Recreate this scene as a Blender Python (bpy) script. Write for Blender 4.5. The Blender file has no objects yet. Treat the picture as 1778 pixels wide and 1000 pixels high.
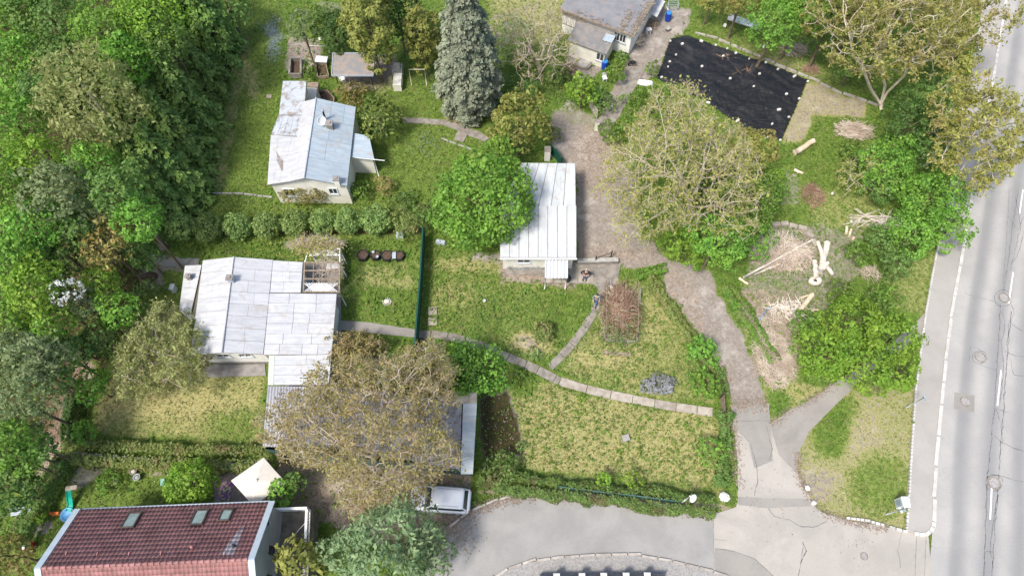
import bpy, math, random
import numpy as np
from mathutils import Vector

# ------------------------------------------------------------------ camera, world, sun, exposure
SC = bpy.context.scene
COL = SC.collection
FPX, TH, HC = 1200.0, math.radians(26.6), 50.0
cd = bpy.data.cameras.new('camera')
cd.sensor_width = 36.0; cd.lens = 36.0 * FPX / 1778.0; cd.clip_end = 6000; cd.clip_start = 0.5
cam = bpy.data.objects.new('camera', cd); COL.objects.link(cam)
cam.location = (0, 0, HC); cam.rotation_euler = (TH, 0, 0)
SC.camera = cam

SUN_EL = math.radians(58); SUN_AZ = math.radians(224)      # clockwise from +Y
W = bpy.data.worlds.new('World'); SC.world = W; W.use_nodes = True
nt = W.node_tree
bg = nt.nodes['Background']
sky = nt.nodes.new('ShaderNodeTexSky'); sky.sky_type = 'NISHITA'; sky.sun_disc = False
sky.sun_elevation = SUN_EL; sky.sun_rotation = SUN_AZ; sky.air_density = 1.0; sky.dust_density = 3.0; sky.altitude = 300
nt.links.new(sky.outputs[0], bg.inputs[0]); bg.inputs[1].default_value = 0.15
sd = bpy.data.lights.new('sun', 'SUN'); sd.energy = 2.7; sd.angle = math.radians(11.0); sd.color = (1.0, 0.955, 0.89)
sun = bpy.data.objects.new('sun', sd); COL.objects.link(sun)
_s = Vector((math.sin(SUN_AZ) * math.cos(SUN_EL), math.cos(SUN_AZ) * math.cos(SUN_EL), math.sin(SUN_EL)))
sun.rotation_euler = _s.to_track_quat('Z', 'Y').to_euler(); sun.location = _s * 100
SC.view_settings.view_transform = 'Standard'; SC.view_settings.look = 'None'
SC.view_settings.exposure = 0.66; SC.view_settings.gamma = 1.0
SC.render.engine = 'CYCLES'
SC.cycles.max_bounces = 5; SC.cycles.diffuse_bounces = 3; SC.cycles.glossy_bounces = 2
SC.cycles.transmission_bounces = 3; SC.cycles.transparent_max_bounces = 6

# ------------------------------------------------------------------ geometry helpers
def G(px, py, h=0.0):
    """a point of the photograph put at height h above the ground"""
    u = (px - 889) / FPX; v = (500 - py) / FPX
    t = (HC - h) / (math.cos(TH) - v * math.sin(TH))
    return Vector((u * t, (v * math.cos(TH) + math.sin(TH)) * t, h))

def PX(x, y):
    d = y * math.sin(TH) + HC * math.cos(TH)
    return 889 + FPX * x / d, 500 - FPX * (y * math.cos(TH) - HC * math.sin(TH)) / d

def mpp(py, h=0.0):
    v = (500 - py) / FPX
    return (HC - h) / (math.cos(TH) - v * math.sin(TH)) / FPX

def chain_off(p):
    o = Vector((0, 0, 0))
    while p is not None:
        o += p.location; p = p.parent
    return o

def tag(o, label=None, cat=None, group=None, kind=None):
    if label: o['label'] = label
    if cat: o['category'] = cat
    if group: o['group'] = group
    if kind: o['kind'] = kind
    return o

def thing(name, loc, label, cat, group=None):
    o = bpy.data.objects.new(name, None); COL.objects.link(o)
    o.location = loc; o.empty_display_size = 0.2
    return tag(o, label, cat, group)

def link_mesh(name, me, m, parent=None, origin=None):
    if m is not None: me.materials.append(m)
    o = bpy.data.objects.new(name, me); COL.objects.link(o)
    off = Vector((0, 0, 0))
    if parent is not None:
        o.parent = parent; off = chain_off(parent)
    elif origin is not None:
        off = Vector(origin); o.location = off
    if off.length > 1e-9:
        n = len(me.vertices); a = np.empty(n * 3, dtype=np.float32)
        me.vertices.foreach_get('co', a)
        a = (a.reshape(-1, 3) - np.array(off, dtype=np.float32)).ravel()
        me.vertices.foreach_set('co', a); me.update()
    return o

def quads(name, V, m, parent=None, origin=None, tint=None, tri=False):
    """V: (n,4,3) array of quads -> one mesh"""
    k = 3 if tri else 4
    V = np.asarray(V, dtype=np.float32); n = len(V)
    me = bpy.data.meshes.new(name)
    me.vertices.add(n * k); me.vertices.foreach_set('co', V.reshape(-1))
    me.loops.add(n * k); me.loops.foreach_set('vertex_index', np.arange(n * k, dtype=np.int32))
    me.polygons.add(n); me.polygons.foreach_set('loop_start', np.arange(n, dtype=np.int32) * k)
    me.update(calc_edges=True)
    if tint is not None:
        a = me.attributes.new('tint', 'FLOAT', 'FACE'); a.data.foreach_set('value', np.asarray(tint, dtype=np.float32))
    return link_mesh(name, me, m, parent, origin)

def mesh_idx(name, V, F, m, parent=None, origin=None, smooth=False):
    V = np.asarray(V, dtype=np.float32); F = np.asarray(F, dtype=np.int32); k = F.shape[1]
    me = bpy.data.meshes.new(name)
    me.vertices.add(len(V)); me.vertices.foreach_set('co', V.reshape(-1))
    me.loops.add(F.size); me.loops.foreach_set('vertex_index', F.reshape(-1))
    me.polygons.add(len(F)); me.polygons.foreach_set('loop_start', np.arange(len(F), dtype=np.int32) * k)
    if smooth: me.polygons.foreach_set('use_smooth', np.ones(len(F), dtype=bool))
    me.update(calc_edges=True)
    return link_mesh(name, me, m, parent, origin)

class MB:
    def __init__(s): s.v = []; s.f = []; s.sm = []; s.dark = set()
    def add(s, vs, fs, smooth=False):
        b = len(s.v); s.v += [tuple(v) for v in vs]
        for f in fs: s.f.append(tuple(b + i for i in f)); s.sm.append(smooth)
        return s
    def box(s, c, size, rz=0.0, taper=1.0, tilt=0.0):
        sx, sy, sz = [q / 2 for q in size]; c = Vector(c); ca, sa = math.cos(rz), math.sin(rz)
        vs = []
        for z in (-1, 1):
            t = taper if z > 0 else 1.0
            for x, y in ((-1, -1), (1, -1), (1, 1), (-1, 1)):
                X, Y, Z = x * sx * t, y * sy * t, z * sz
                if tilt: X, Z = X * math.cos(tilt) - Z * math.sin(tilt), X * math.sin(tilt) + Z * math.cos(tilt)
                vs.append((c.x + X * ca - Y * sa, c.y + X * sa + Y * ca, c.z + Z))
        return s.add(vs, [(3, 2, 1, 0), (4, 5, 6, 7), (0, 1, 5, 4), (1, 2, 6, 5), (2, 3, 7, 6), (3, 0, 4, 7)])
    def tube(s, path, r, n=8, cap=True, smooth=True):
        path = [Vector(p) for p in path]
        if not isinstance(r, (list, tuple)): r = [r] * len(path)
        ref = Vector((0, 0, 1)); rings = []
        for i, p in enumerate(path):
            d = (path[min(i + 1, len(path) - 1)] - path[max(i - 1, 0)])
            d = d.normalized() if d.length > 1e-9 else Vector((0, 0, 1))
            q = ref if abs(d.z) < 0.95 else Vector((1, 0, 0))
            a = d.cross(q).normalized(); b = d.cross(a).normalized()
            rings.append([p + (a * math.cos(2 * math.pi * k / n) + b * math.sin(2 * math.pi * k / n)) * r[i] for k in range(n)])
        vs = [v for rg in rings for v in rg]; fs = []
        for i in range(len(path) - 1):
            for k in range(n):
                k2 = (k + 1) % n
                fs.append((i * n + k, i * n + k2, (i + 1) * n + k2, (i + 1) * n + k))
        s.add(vs, fs, smooth)
        if cap:
            b = len(s.v) - len(vs)
            s.f.append(tuple(b + k for k in range(n))); s.sm.append(False)
            s.f.append(tuple(b + (len(path) - 1) * n + n - 1 - k for k in range(n))); s.sm.append(False)
        return s
    def slab(s, top, th):
        """polygon of 3-D points, extruded straight down by th"""
        n = len(top); top = [Vector(p) for p in top]
        ar = sum(top[i].x * top[(i + 1) % n].y - top[(i + 1) % n].x * top[i].y for i in range(n))
        if ar < 0: top.reverse()
        vs = top + [p - Vector((0, 0, th)) for p in top]
        fs = [tuple(range(n)), tuple(range(2 * n - 1, n - 1, -1))] + [(i + n, (i + 1) % n + n, (i + 1) % n, i) for i in range(n)]
        return s.add(vs, fs)
    def beam(s, a, b, w, h):
        a, b = Vector(a), Vector(b); d = (b - a).normalized()
        q = Vector((0, 0, 1)) if abs(d.z) < 0.95 else Vector((1, 0, 0))
        x = d.cross(q).normalized() * (w / 2); y = x.cross(d).normalized() * (h / 2)
        vs = [p + i * x + j * y for p in (a, b) for i, j in ((-1, -1), (1, -1), (1, 1), (-1, 1))]
        return s.add(vs, [(3, 2, 1, 0), (4, 5, 6, 7), (0, 1, 5, 4), (1, 2, 6, 5), (2, 3, 7, 6), (3, 0, 4, 7)])
    def lathe(s, c, prof, n=16, smooth=True, sx=1, sy=1):
        c = Vector(c); vs = []
        for r, z in prof:
            vs += [(c.x + r * sx * math.cos(2 * math.pi * k / n), c.y + r * sy * math.sin(2 * math.pi * k / n), c.z + z) for k in range(n)]
        fs = [(i * n + k, i * n + (k + 1) % n, (i + 1) * n + (k + 1) % n, (i + 1) * n + k) for i in range(len(prof) - 1) for k in range(n)]
        s.add(vs, fs, smooth); b = len(s.v) - len(vs)
        s.f.append(tuple(b + n - 1 - k for k in range(n))); s.sm.append(False)
        s.f.append(tuple(b + (len(prof) - 1) * n + k for k in range(n))); s.sm.append(False)
        return s
    def ell(s, c, r, n=10, m=7, rz=0.0):
        c = Vector(c); vs = []; ca, sa = math.cos(rz), math.sin(rz)
        for i in range(m + 1):
            t = math.pi * i / m
            for k in range(n):
                a = 2 * math.pi * k / n
                x, y, z = r[0] * math.sin(t) * math.cos(a), r[1] * math.sin(t) * math.sin(a), -r[2] * math.cos(t)
                vs.append((c.x + x * ca - y * sa, c.y + x * sa + y * ca, c.z + z))
        fs = [(i * n + k, i * n + (k + 1) % n, (i + 1) * n + (k + 1) % n, (i + 1) * n + k) for i in range(m) for k in range(n)]
        return s.add(vs, fs, True)
    def build(s, name, m, parent=None, top=False):
        me = bpy.data.meshes.new(name); me.from_pydata(s.v, [], s.f)
        me.polygons.foreach_set('use_smooth', s.sm)
        if s.dark:
            me.polygons.foreach_set('material_index', [1 if i in s.dark else 0 for i in range(len(s.f))])
            me.materials.append(m); me.materials.append(M['seam']); m = None
        me.validate(); me.update()
        org = None
        if top and parent is None:
            a = np.array(s.v); org = ((a[:, 0].min() + a[:, 0].max()) / 2, (a[:, 1].min() + a[:, 1].max()) / 2, a[:, 2].min())
        return link_mesh(name, me, m, parent, org)

# ------------------------------------------------------------------ material helpers
class NT:
    def __init__(s, name):
        s.m = bpy.data.materials.new(name); s.m.use_nodes = True; s.t = s.m.node_tree
        s.b = s.t.nodes['Principled BSDF']; s.out = s.t.nodes['Material Output']
        s.b.inputs['Specular IOR Level'].default_value = 0.3
    def n(s, typ, **kw):
        o = s.t.nodes.new('ShaderNode' + typ)
        for k, v in kw.items(): setattr(o, k, v)
        return o
    def l(s, a, b): s.t.links.new(a, b)
    def val(s, sock, v):
        if isinstance(v, (int, float)): sock.default_value = v
        elif isinstance(v, tuple): sock.default_value = v if len(v) == 4 else (*v, 1)
        else: s.l(v, sock)
    def math(s, op, a, b=0.0, c=None, clamp=False):
        o = s.n('Math', operation=op, use_clamp=clamp); s.val(o.inputs[0], a); s.val(o.inputs[1], b)
        if c is not None: s.val(o.inputs[2], c)
        return o.outputs[0]
    def mix(s, f, a, b, mode='MIX'):
        o = s.n('Mix', data_type='RGBA', blend_type=mode); s.val(o.inputs[0], f); s.val(o.inputs[6], a); s.val(o.inputs[7], b)
        return o.outputs[2]
    def pos(s): return s.n('NewGeometry').outputs['Position']
    def obj(s): return s.n('TexCoord').outputs['Object']
    def noise(s, vec, scale, detail=3, rough=0.55, dist=0.0):
        o = s.n('TexNoise'); o.inputs['Scale'].default_value = scale; o.inputs['Detail'].default_value = detail
        o.inputs['Roughness'].default_value = rough; o.inputs['Distortion'].default_value = dist
        s.l(vec, o.inputs['Vector']); return o.outputs['Fac']
    def ss(s, x, lo, hi):
        o = s.n('MapRange', interpolation_type='SMOOTHSTEP'); s.val(o.inputs[0], x)
        o.inputs[1].default_value = lo; o.inputs[2].default_value = hi; return o.outputs[0]
    def island(s): return s.n('NewGeometry').outputs['Random Per Island']
    def attr(s, name):
        o = s.n('Attribute'); o.attribute_name = name; return o
    def bump(s, h, strength=0.3, dist=0.02):
        o = s.n('Bump'); o.inputs['Strength'].default_value = strength; o.inputs['Distance'].default_value = dist
        s.l(h, o.inputs['Height']); s.l(o.outputs[0], s.b.inputs['Normal'])
    def hsv(s, col, h=0.5, sa=1.0, v=1.0):
        o = s.n('HueSaturation'); s.val(o.inputs['Hue'], h); s.val(o.inputs['Saturation'], sa); s.val(o.inputs['Value'], v); s.l(col, o.inputs['Color']); return o.outputs[0]

def mk(name, c1, c2=None, scale=3.0, rough=0.8, bump=0.2, isl=0.0, spec=0.3, metal=0.0, lo=0.35, hi=0.65, fine=0.15, fs=30.0, world=True):
    """general surface: two colours mottled by noise, fine grain, optional variation per island"""
    t = NT(name); c2 = c2 or tuple(x * 0.75 for x in c1)
    p = t.pos() if world else t.obj()
    col = t.mix(t.ss(t.noise(p, scale, 5, 0.6), lo, hi), c1, c2)
    f = t.noise(p, fs, 3, 0.6)
    v = t.math('MULTIPLY_ADD', f, fine * 2, 1.0 - fine)
    if isl: v = t.math('MULTIPLY', v, t.math('MULTIPLY_ADD', t.island(), isl * 2, 1.0 - isl))
    col = t.hsv(col, v=v)
    t.l(col, t.b.inputs['Base Color']); t.b.inputs['Roughness'].default_value = rough
    t.b.inputs['Specular IOR Level'].default_value = spec; t.b.inputs['Metallic'].default_value = metal
    if bump: t.bump(f, bump, 0.01)
    return t.m

def leafmat(name, dark, light, warm=None, trans=0.4, sat=0.93):
    """foliage: colour varies per leaf, per clump (tint) and slowly through the crown"""
    t = NT(name)
    r = t.island(); ti = t.attr('tint').outputs['Fac']
    f = t.math('ADD', t.math('MULTIPLY', r, 0.45), t.math('MULTIPLY', ti, 0.55))
    col = t.mix(f, dark, light)
    if warm: col = t.mix(t.ss(t.noise(t.pos(), 0.9, 3), 0.5, 0.68), col, warm)
    oi = t.n('ObjectInfo').outputs['Random']
    nz = t.noise(t.pos(), 0.55, 3, .6); n2 = t.noise(t.pos(), 2.6, 2)
    hue = t.math('ADD', t.math('MULTIPLY_ADD', oi, 0.016, 0.492), t.math('MULTIPLY_ADD', nz, .05, -.025))
    val = t.math('MULTIPLY', t.math('MULTIPLY_ADD', oi, 0.2, 0.9), t.math('MULTIPLY_ADD', n2, .9, .58))
    col = t.hsv(col, hue, sat, val)
    t.l(col, t.b.inputs['Base Color']); t.b.inputs['Roughness'].default_value = 0.55
    t.b.inputs['Specular IOR Level'].default_value = 0.25
    tr = t.n('BsdfTranslucent'); t.l(t.hsv(col, 0.49, 1.05, 1.25), tr.inputs['Color'])
    ms = t.n('MixShader'); ms.inputs[0].default_value = trans
    t.l(t.b.outputs[0], ms.inputs[1]); t.l(tr.outputs[0], ms.inputs[2]); t.l(ms.outputs[0], t.out.inputs['Surface'])
    return t.m

M = {}
M['maple'] = leafmat('bright_leaves', (0.06, 0.18, 0.018), (0.29, 0.52, 0.05))
M['lime'] = leafmat('lime_leaves', (0.09, 0.20, 0.012), (0.32, 0.50, 0.035))
M['mid'] = leafmat('mid_green_leaves', (0.06, 0.145, 0.025), (0.24, 0.38, 0.08))
M['deep'] = leafmat('deep_green_leaves', (0.035, 0.09, 0.018), (0.15, 0.26, 0.05))
M['pale'] = leafmat('pale_leaves', (0.12, 0.19, 0.06), (0.34, 0.42, 0.18))
M['birch'] = leafmat('birch_leaves', (0.17, 0.20, 0.045), (0.42, 0.43, 0.15))
M['bronze'] = leafmat('bronze_leaves', (0.18, 0.14, 0.03), (0.44, 0.35, 0.10), trans=0.3)
M['olive'] = leafmat('olive_leaves', (0.12, 0.12, 0.02), (0.36, 0.33, 0.08), warm=(0.30, 0.22, 0.08))
M['walnut'] = leafmat('walnut_leaves', (0.20, 0.21, 0.03), (0.48, 0.48, 0.11), warm=(0.42, 0.34, 0.12))
M['brownleaf'] = leafmat('young_brown_leaves', (0.19, 0.165, 0.04), (0.45, 0.395, 0.135), warm=(0.42, 0.32, 0.13))
M['seam'] = None
M['conifer'] = leafmat('conifer_needles', (0.03, 0.09, 0.016), (0.31, 0.46, 0.08), trans=0.18)
M['spruce'] = leafmat('spruce_needles', (0.09, 0.12, 0.07), (0.36, 0.39, 0.25), trans=0.12)
M['pine'] = leafmat('pine_needles', (0.05, 0.11, 0.03), (0.32, 0.42, 0.19), trans=0.2)
M['yew'] = leafmat('yew_needles', (0.03, 0.06, 0.012), (0.22, 0.27, 0.04), trans=0.12)
M['thuja'] = leafmat('thuja_sprays', (0.09, 0.11, 0.015), (0.33, 0.33, 0.06), trans=0.15)
M['clipped'] = leafmat('clipped_leaves', (0.07, 0.15, 0.03), (0.42, 0.54, 0.15))
M['hedge'] = leafmat('hedge_leaves', (0.10, 0.16, 0.03), (0.38, 0.45, 0.12), warm=(0.34, 0.29, 0.11))
M['ivy'] = leafmat('ivy_leaves', (0.05, 0.125, 0.022), (0.27, 0.41, 0.085), warm=(0.2, 0.19, 0.07))
M['blossom'] = leafmat('white_blossom', (0.45, 0.47, 0.42), (0.75, 0.76, 0.72), trans=0.2)
M['lavender'] = leafmat('lavender_sprigs', (0.22, 0.24, 0.21), (0.46, 0.46, 0.50))
M['weeds'] = leafmat('weed_leaves', (0.06, 0.14, 0.012), (0.24, 0.40, 0.045), warm=(0.22, 0.26, 0.07))
M['grass'] = leafmat('grass_blades', (0.10, 0.15, 0.025), (0.23, 0.29, 0.06), warm=(0.25, 0.25, 0.08))
M['straw'] = leafmat('dry_blades', (0.27, 0.235, 0.085), (0.46, 0.39, 0.18))
M['litter'] = leafmat('fallen_leaves', (0.18, 0.14, 0.10), (0.38, 0.30, 0.225), trans=0.1)
M['bluef'] = leafmat('blue_flowers', (0.22, 0.24, 0.42), (0.42, 0.45, 0.62))
M['seam'] = mk('rusty_seam', (0.20, 0.17, 0.15), (0.30, 0.27, 0.25), 4)
M['palebark'] = mk('pale_bark', (0.62, 0.54, 0.43), (0.48, 0.40, 0.31), 2.5, 0.9, 0.5, fs=18)
M['bark'] = mk('brown_bark', (0.20, 0.15, 0.10), (0.12, 0.09, 0.06), 3, 0.9, 0.5)
M['twig'] = mk('grey_brown_twigs', (0.60, 0.51, 0.41), (0.42, 0.33, 0.26), 1.2, 0.9, 0.0)
M['cane'] = mk('brown_canes', (0.42, 0.28, 0.19), (0.25, 0.15, 0.10), 1.5, 0.9, 0.0)
M['darkwood'] = mk('dark_wood', (0.09, 0.065, 0.05), (0.05, 0.035, 0.03), 4)
M['wood'] = mk('weathered_wood', (0.33, 0.26, 0.19), (0.22, 0.17, 0.12), 4)
M['paleswood'] = mk('cut_wood', (0.72, 0.60, 0.43), (0.55, 0.43, 0.30), 3, fine=0.2)
M['log'] = mk('debarked_log', (0.72, 0.66, 0.57), (0.52, 0.44, 0.36), 3, fine=0.2)
M['white'] = mk('white_render', (0.86, 0.84, 0.78), (0.80, 0.77, 0.71), 1.5, 0.85, 0.1, fine=0.05)
M['whitewall'] = mk('cream_wall', (0.82, 0.78, 0.67), (0.72, 0.68, 0.58), 1.2, 0.9, 0.2, fine=0.06)
M['whitepaint'] = mk('white_paint', (0.80, 0.80, 0.78), (0.74, 0.74, 0.72), 3, 0.5, 0.0, fine=0.03)
M['greywall'] = mk('grey_wall', (0.34, 0.35, 0.37), (0.29, 0.30, 0.32), 1.0, 0.9, 0.1, fine=0.06)
M['plinth'] = mk('grey_plinth', (0.30, 0.28, 0.26), (0.22, 0.2, 0.18), 2)
M['greymetal'] = mk('grey_metal', (0.42, 0.46, 0.50), (0.36, 0.40, 0.44), 1.5, 0.45, 0.0, fine=0.04, spec=0.5)
M['green'] = mk('green_plastic_mesh', (0.012, 0.085, 0.06), (0.01, 0.06, 0.045), 6, 0.6)
M['teal'] = mk('faded_teal_mesh', (0.08, 0.17, 0.15), (0.06, 0.12, 0.10), 4, 0.7)
M['glass'] = mk('window_glass', (0.03, 0.035, 0.04), (0.05, 0.055, 0.06), 1, 0.08, 0.0, fine=0.0, spec=0.8)
M['skyglass'] = mk('skylight_glass', (0.30, 0.38, 0.36), (0.22, 0.28, 0.27), 2, 0.1, 0.0, fine=0.0, spec=0.8)
M['black'] = mk('black_plastic', (0.018, 0.018, 0.02), (0.03, 0.03, 0.033), 4, 0.5, 0.1)
M['rubber'] = mk('tyre_rubber', (0.02, 0.02, 0.02), None, 4, 0.8)
M['bluebarrel'] = mk('blue_plastic', (0.01, 0.07, 0.42), (0.01, 0.05, 0.33), 3, 0.4, 0.0, fine=0.05)
M['bluetoy'] = mk('pale_blue_plastic', (0.15, 0.40, 0.70), None, 3, 0.5, 0.0)
M['tealtoy'] = mk('teal_plastic', (0.01, 0.42, 0.28), (0.01, 0.36, 0.24), 3, 0.4, 0.0)
M['orangetoy'] = mk('orange_plastic', (0.75, 0.18, 0.04), None, 3, 0.5, 0.0)
M['redtoy'] = mk('red_plastic', (0.55, 0.02, 0.03), None, 3, 0.5, 0.0)
M['concrete'] = mk('pale_concrete', (0.40, 0.36, 0.30), (0.30, 0.255, 0.20), 2.2, 0.95, 0.4, isl=0.14, fine=0.2)
M['oldconcrete'] = mk('old_concrete', (0.30, 0.27, 0.23), (0.20, 0.175, 0.145), 2.0, 0.95, 0.4, fine=0.2)
M['stone'] = mk('grey_stone', (0.42, 0.40, 0.36), (0.28, 0.27, 0.24), 3, 0.9, 0.5, isl=0.12)
M['whitestone'] = mk('white_stone', (0.74, 0.72, 0.67), (0.58, 0.56, 0.5), 3, 0.9, 0.3, isl=0.08)
M['soil'] = mk('dark_soil', (0.07, 0.045, 0.03), (0.12, 0.08, 0.055), 8, 0.95, 0.6)
M['kerb'] = mk('kerb_stone', (0.58, 0.56, 0.52), (0.44, 0.42, 0.38), 1.5, 0.9, 0.3, isl=0.1)
M['dkerb'] = mk('worn_kerb_stone', (0.46, 0.42, 0.37), (0.33, 0.29, 0.25), 1.5, 0.9, 0.3, isl=0.12)
M['parasol'] = mk('beige_cloth', (0.70, 0.64, 0.56), (0.64, 0.58, 0.50), 2, 0.9, 0.1, fine=0.04)
M['carpaint'] = mk('white_car_paint', (0.80, 0.80, 0.80), (0.77, 0.77, 0.77), 2, 0.2, 0.0, fine=0.01, spec=0.6)
M['cratty'] = mk('tar_seal', (0.13, 0.13, 0.13), (0.24, 0.235, 0.23), 5, 0.7, 0.0, lo=0.4, hi=0.7)
M['firewood'] = mk('split_firewood', (0.62, 0.45, 0.27), (0.42, 0.29, 0.17), 5, isl=0.35)
M['skin'] = mk('skin', (0.55, 0.33, 0.24), (0.5, 0.3, 0.22), 5, 0.6, 0.0)
M['hairb'] = mk('fair_hair', (0.48, 0.38, 0.25), None, 20)
M['hairw'] = mk('dark_hair', (0.05, 0.035, 0.03), None, 20)
M['jeans'] = mk('blue_denim', (0.07, 0.13, 0.26), (0.05, 0.1, 0.2), 8)
M['tshirt'] = mk('white_shirt', (0.75, 0.74, 0.72), None, 8)
M['blackcloth'] = mk('black_cloth', (0.02, 0.02, 0.025), None, 8)
M['jacket'] = mk('grey_green_jacket', (0.24, 0.30, 0.28), (0.16, 0.21, 0.2), 6)
M['thatch'] = mk('leaf_strewn_felt', (0.23, 0.23, 0.23), (0.34, 0.27, 0.22), 1.6, 0.95, 0.4, fine=0.35, fs=14)

def asphalt(name, c1, c2, tracks=False, scale=0.35):
    t = NT(name); p = t.pos()
    col = t.mix(t.ss(t.noise(p, scale, 5, 0.65, 0.4), 0.38, 0.64), c1, c2)
    col = t.mix(t.math('MULTIPLY', t.ss(t.noise(p, 1.3, 6, 0.7), 0.52, 0.75), 0.35), col, tuple(x * 0.72 for x in c1))
    if tracks:
        a = t.attr('across').outputs['Fac']
        w = t.math('MULTIPLY_ADD', t.math('COSINE', t.math('MULTIPLY', t.math('SUBTRACT', a, 1.75), 2 * math.pi / 2.15)), 0.5, 0.5)
        edge = t.ss(a, 0.9, 1.5)
        w = t.math('MULTIPLY', t.math('MULTIPLY', w, edge), t.math('MULTIPLY_ADD', t.noise(p, 0.4, 4), 0.6, 0.55))
        col = t.mix(t.math('MULTIPLY', w, 1.0), col, (0.235, 0.238, 0.24))
    col = t.mix(1.0, col, (1.0, 0.975, 0.93), 'MULTIPLY')
    col = t.mix(t.math('MULTIPLY', t.ss(t.noise(p, .16, 3, .5), .45, .6), .22), col, (c1[0] * .62, c1[1] * .62, c1[2] * .62))
    f = t.noise(p, 38, 3, 0.75); f2 = t.noise(p, 9, 3, .7)
    col = t.hsv(col, v=t.math('MULTIPLY', t.math('MULTIPLY_ADD', f, 0.5, 0.75), t.math('MULTIPLY_ADD', f2, 0.24, 0.88)))
    t.l(col, t.b.inputs['Base Color']); t.b.inputs['Roughness'].default_value = 0.9; t.bump(f, 0.3, 0.01)
    return t.m
M['road'] = asphalt('worn_road_asphalt', (0.40, 0.39, 0.375), (0.355, 0.35, 0.34), True)
M['side'] = asphalt('side_road_asphalt', (0.32, 0.315, 0.305), (0.275, 0.27, 0.262))
M['junction'] = asphalt('pale_junction_asphalt', (0.42, 0.395, 0.355), (0.36, 0.34, 0.31))
M['patch'] = asphalt('dark_asphalt_patch', (0.27, 0.26, 0.24), (0.31, 0.295, 0.27))
M['walk'] = asphalt('pavement_asphalt', (0.38, 0.365, 0.345), (0.345, 0.33, 0.31))
M['path_a'] = asphalt('grey_path_asphalt', (0.32, 0.30, 0.275), (0.26, 0.245, 0.225))

def metal_roof(name, c1, c2, stain=(0.42, 0.38, 0.34), amt=0.6, streak=(1, 6, 1), lo=0.54):
    t = NT(name); p = t.pos()
    mp = t.n('Mapping'); mp.inputs['Scale'].default_value = streak; t.l(p, mp.inputs['Vector'])
    col = t.mix(t.ss(t.noise(mp.outputs[0], 0.8, 5, 0.65), 0.38, 0.66), c1, c2)
    col = t.mix(t.math('MULTIPLY', t.ss(t.noise(p, 1.3, 6, 0.7, 0.6), lo, lo + .10), amt), col, stain)
    v = t.math('MULTIPLY_ADD', t.island(), 0.09, 0.94)
    v = t.math('MULTIPLY', v, t.math('MULTIPLY_ADD', t.noise(p, 7, 4), 0.16, 0.92))
    t.l(t.hsv(col, v=v), t.b.inputs['Base Color']); t.b.inputs['Roughness'].default_value = 0.55
    t.b.inputs['Specular IOR Level'].default_value = 0.35
    return t.m
M['roof_w'] = metal_roof('painted_sheet_roof', (0.53, 0.53, 0.53), (0.44, 0.445, 0.455), streak=(1, 5, 1))
M['roof_b'] = metal_roof('blue_grey_and_shaded_sheet', (0.35, 0.42, 0.465), (0.43, 0.49, 0.52), stain=(0.40, 0.34, 0.30), streak=(1, 5, 1))  # also paints the shaded east slope of the old house
M['roof_g'] = metal_roof('pale_sheet_roof', (0.56, 0.57, 0.57), (0.48, 0.49, 0.49), amt=0.35, streak=(5, 1, 1))
M['corr'] = metal_roof('corrugated_sheet', (0.38, 0.38, 0.40), (0.30, 0.30, 0.32), amt=0.5, streak=(1, 0.6, 1))
M['felt'] = metal_roof('grey_roofing_felt', (0.20, 0.20, 0.205), (0.26, 0.25, 0.25), stain=(0.30, 0.22, 0.18), amt=0.5, streak=(1, 1, 1))

def tiles():
    t = NT('red_clay_tiles'); p = t.pos()
    col = t.mix(t.ss(t.noise(p, 0.7, 5, 0.6), 0.4, 0.65), (0.37, 0.175, 0.16), (0.29, 0.135, 0.125))
    v = t.math('MULTIPLY_ADD', t.island(), 0.22, 0.88)
    col = t.mix(t.math('MULTIPLY', t.ss(t.noise(p, 2.5, 5, .7), .5, .7), .5), col, (0.13, 0.11, 0.085))
    # whitish lime stain running down below the small skylight
    P0, P1 = G(396, 962, 6.2), G(428, 905, 4.7)
    xy = t.n('VectorMath', operation='SUBTRACT'); t.l(p, xy.inputs[0]); xy.inputs[1].default_value = (P0.x, P0.y, 0)
    dv = (P1 - P0); dv.z = 0; dl = dv.length; dv.normalize()
    da = t.n('VectorMath', operation='DOT_PRODUCT'); t.l(xy.outputs[0], da.inputs[0]); da.inputs[1].default_value = dv
    db = t.n('VectorMath', operation='DOT_PRODUCT'); t.l(xy.outputs[0], db.inputs[0]); db.inputs[1].default_value = (-dv.y, dv.x, 0)
    along = t.math('DIVIDE', da.outputs['Value'], dl); wd = t.math('MULTIPLY_ADD', along, -.5, .62)
    k = t.math('SUBTRACT', 1.0, t.math('DIVIDE', t.math('ABSOLUTE', db.outputs['Value']), wd))
    k = t.math('MULTIPLY', t.ss(t.math('ADD', k, t.math('MULTIPLY_ADD', t.noise(p, 5, 4), 1.6, -.9)), 0, .7), t.math('MULTIPLY', t.ss(along, -.05, .05), t.ss(t.math('SUBTRACT', 1.0, along), 0, .5)))
    col = t.mix(t.math('MULTIPLY', k, .75), col, (0.62, 0.58, 0.58))
    t.l(t.hsv(col, v=v), t.b.inputs['Base Color']); t.b.inputs['Roughness'].default_value = 0.6
    return t.m
M['tile'] = tiles()

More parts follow.
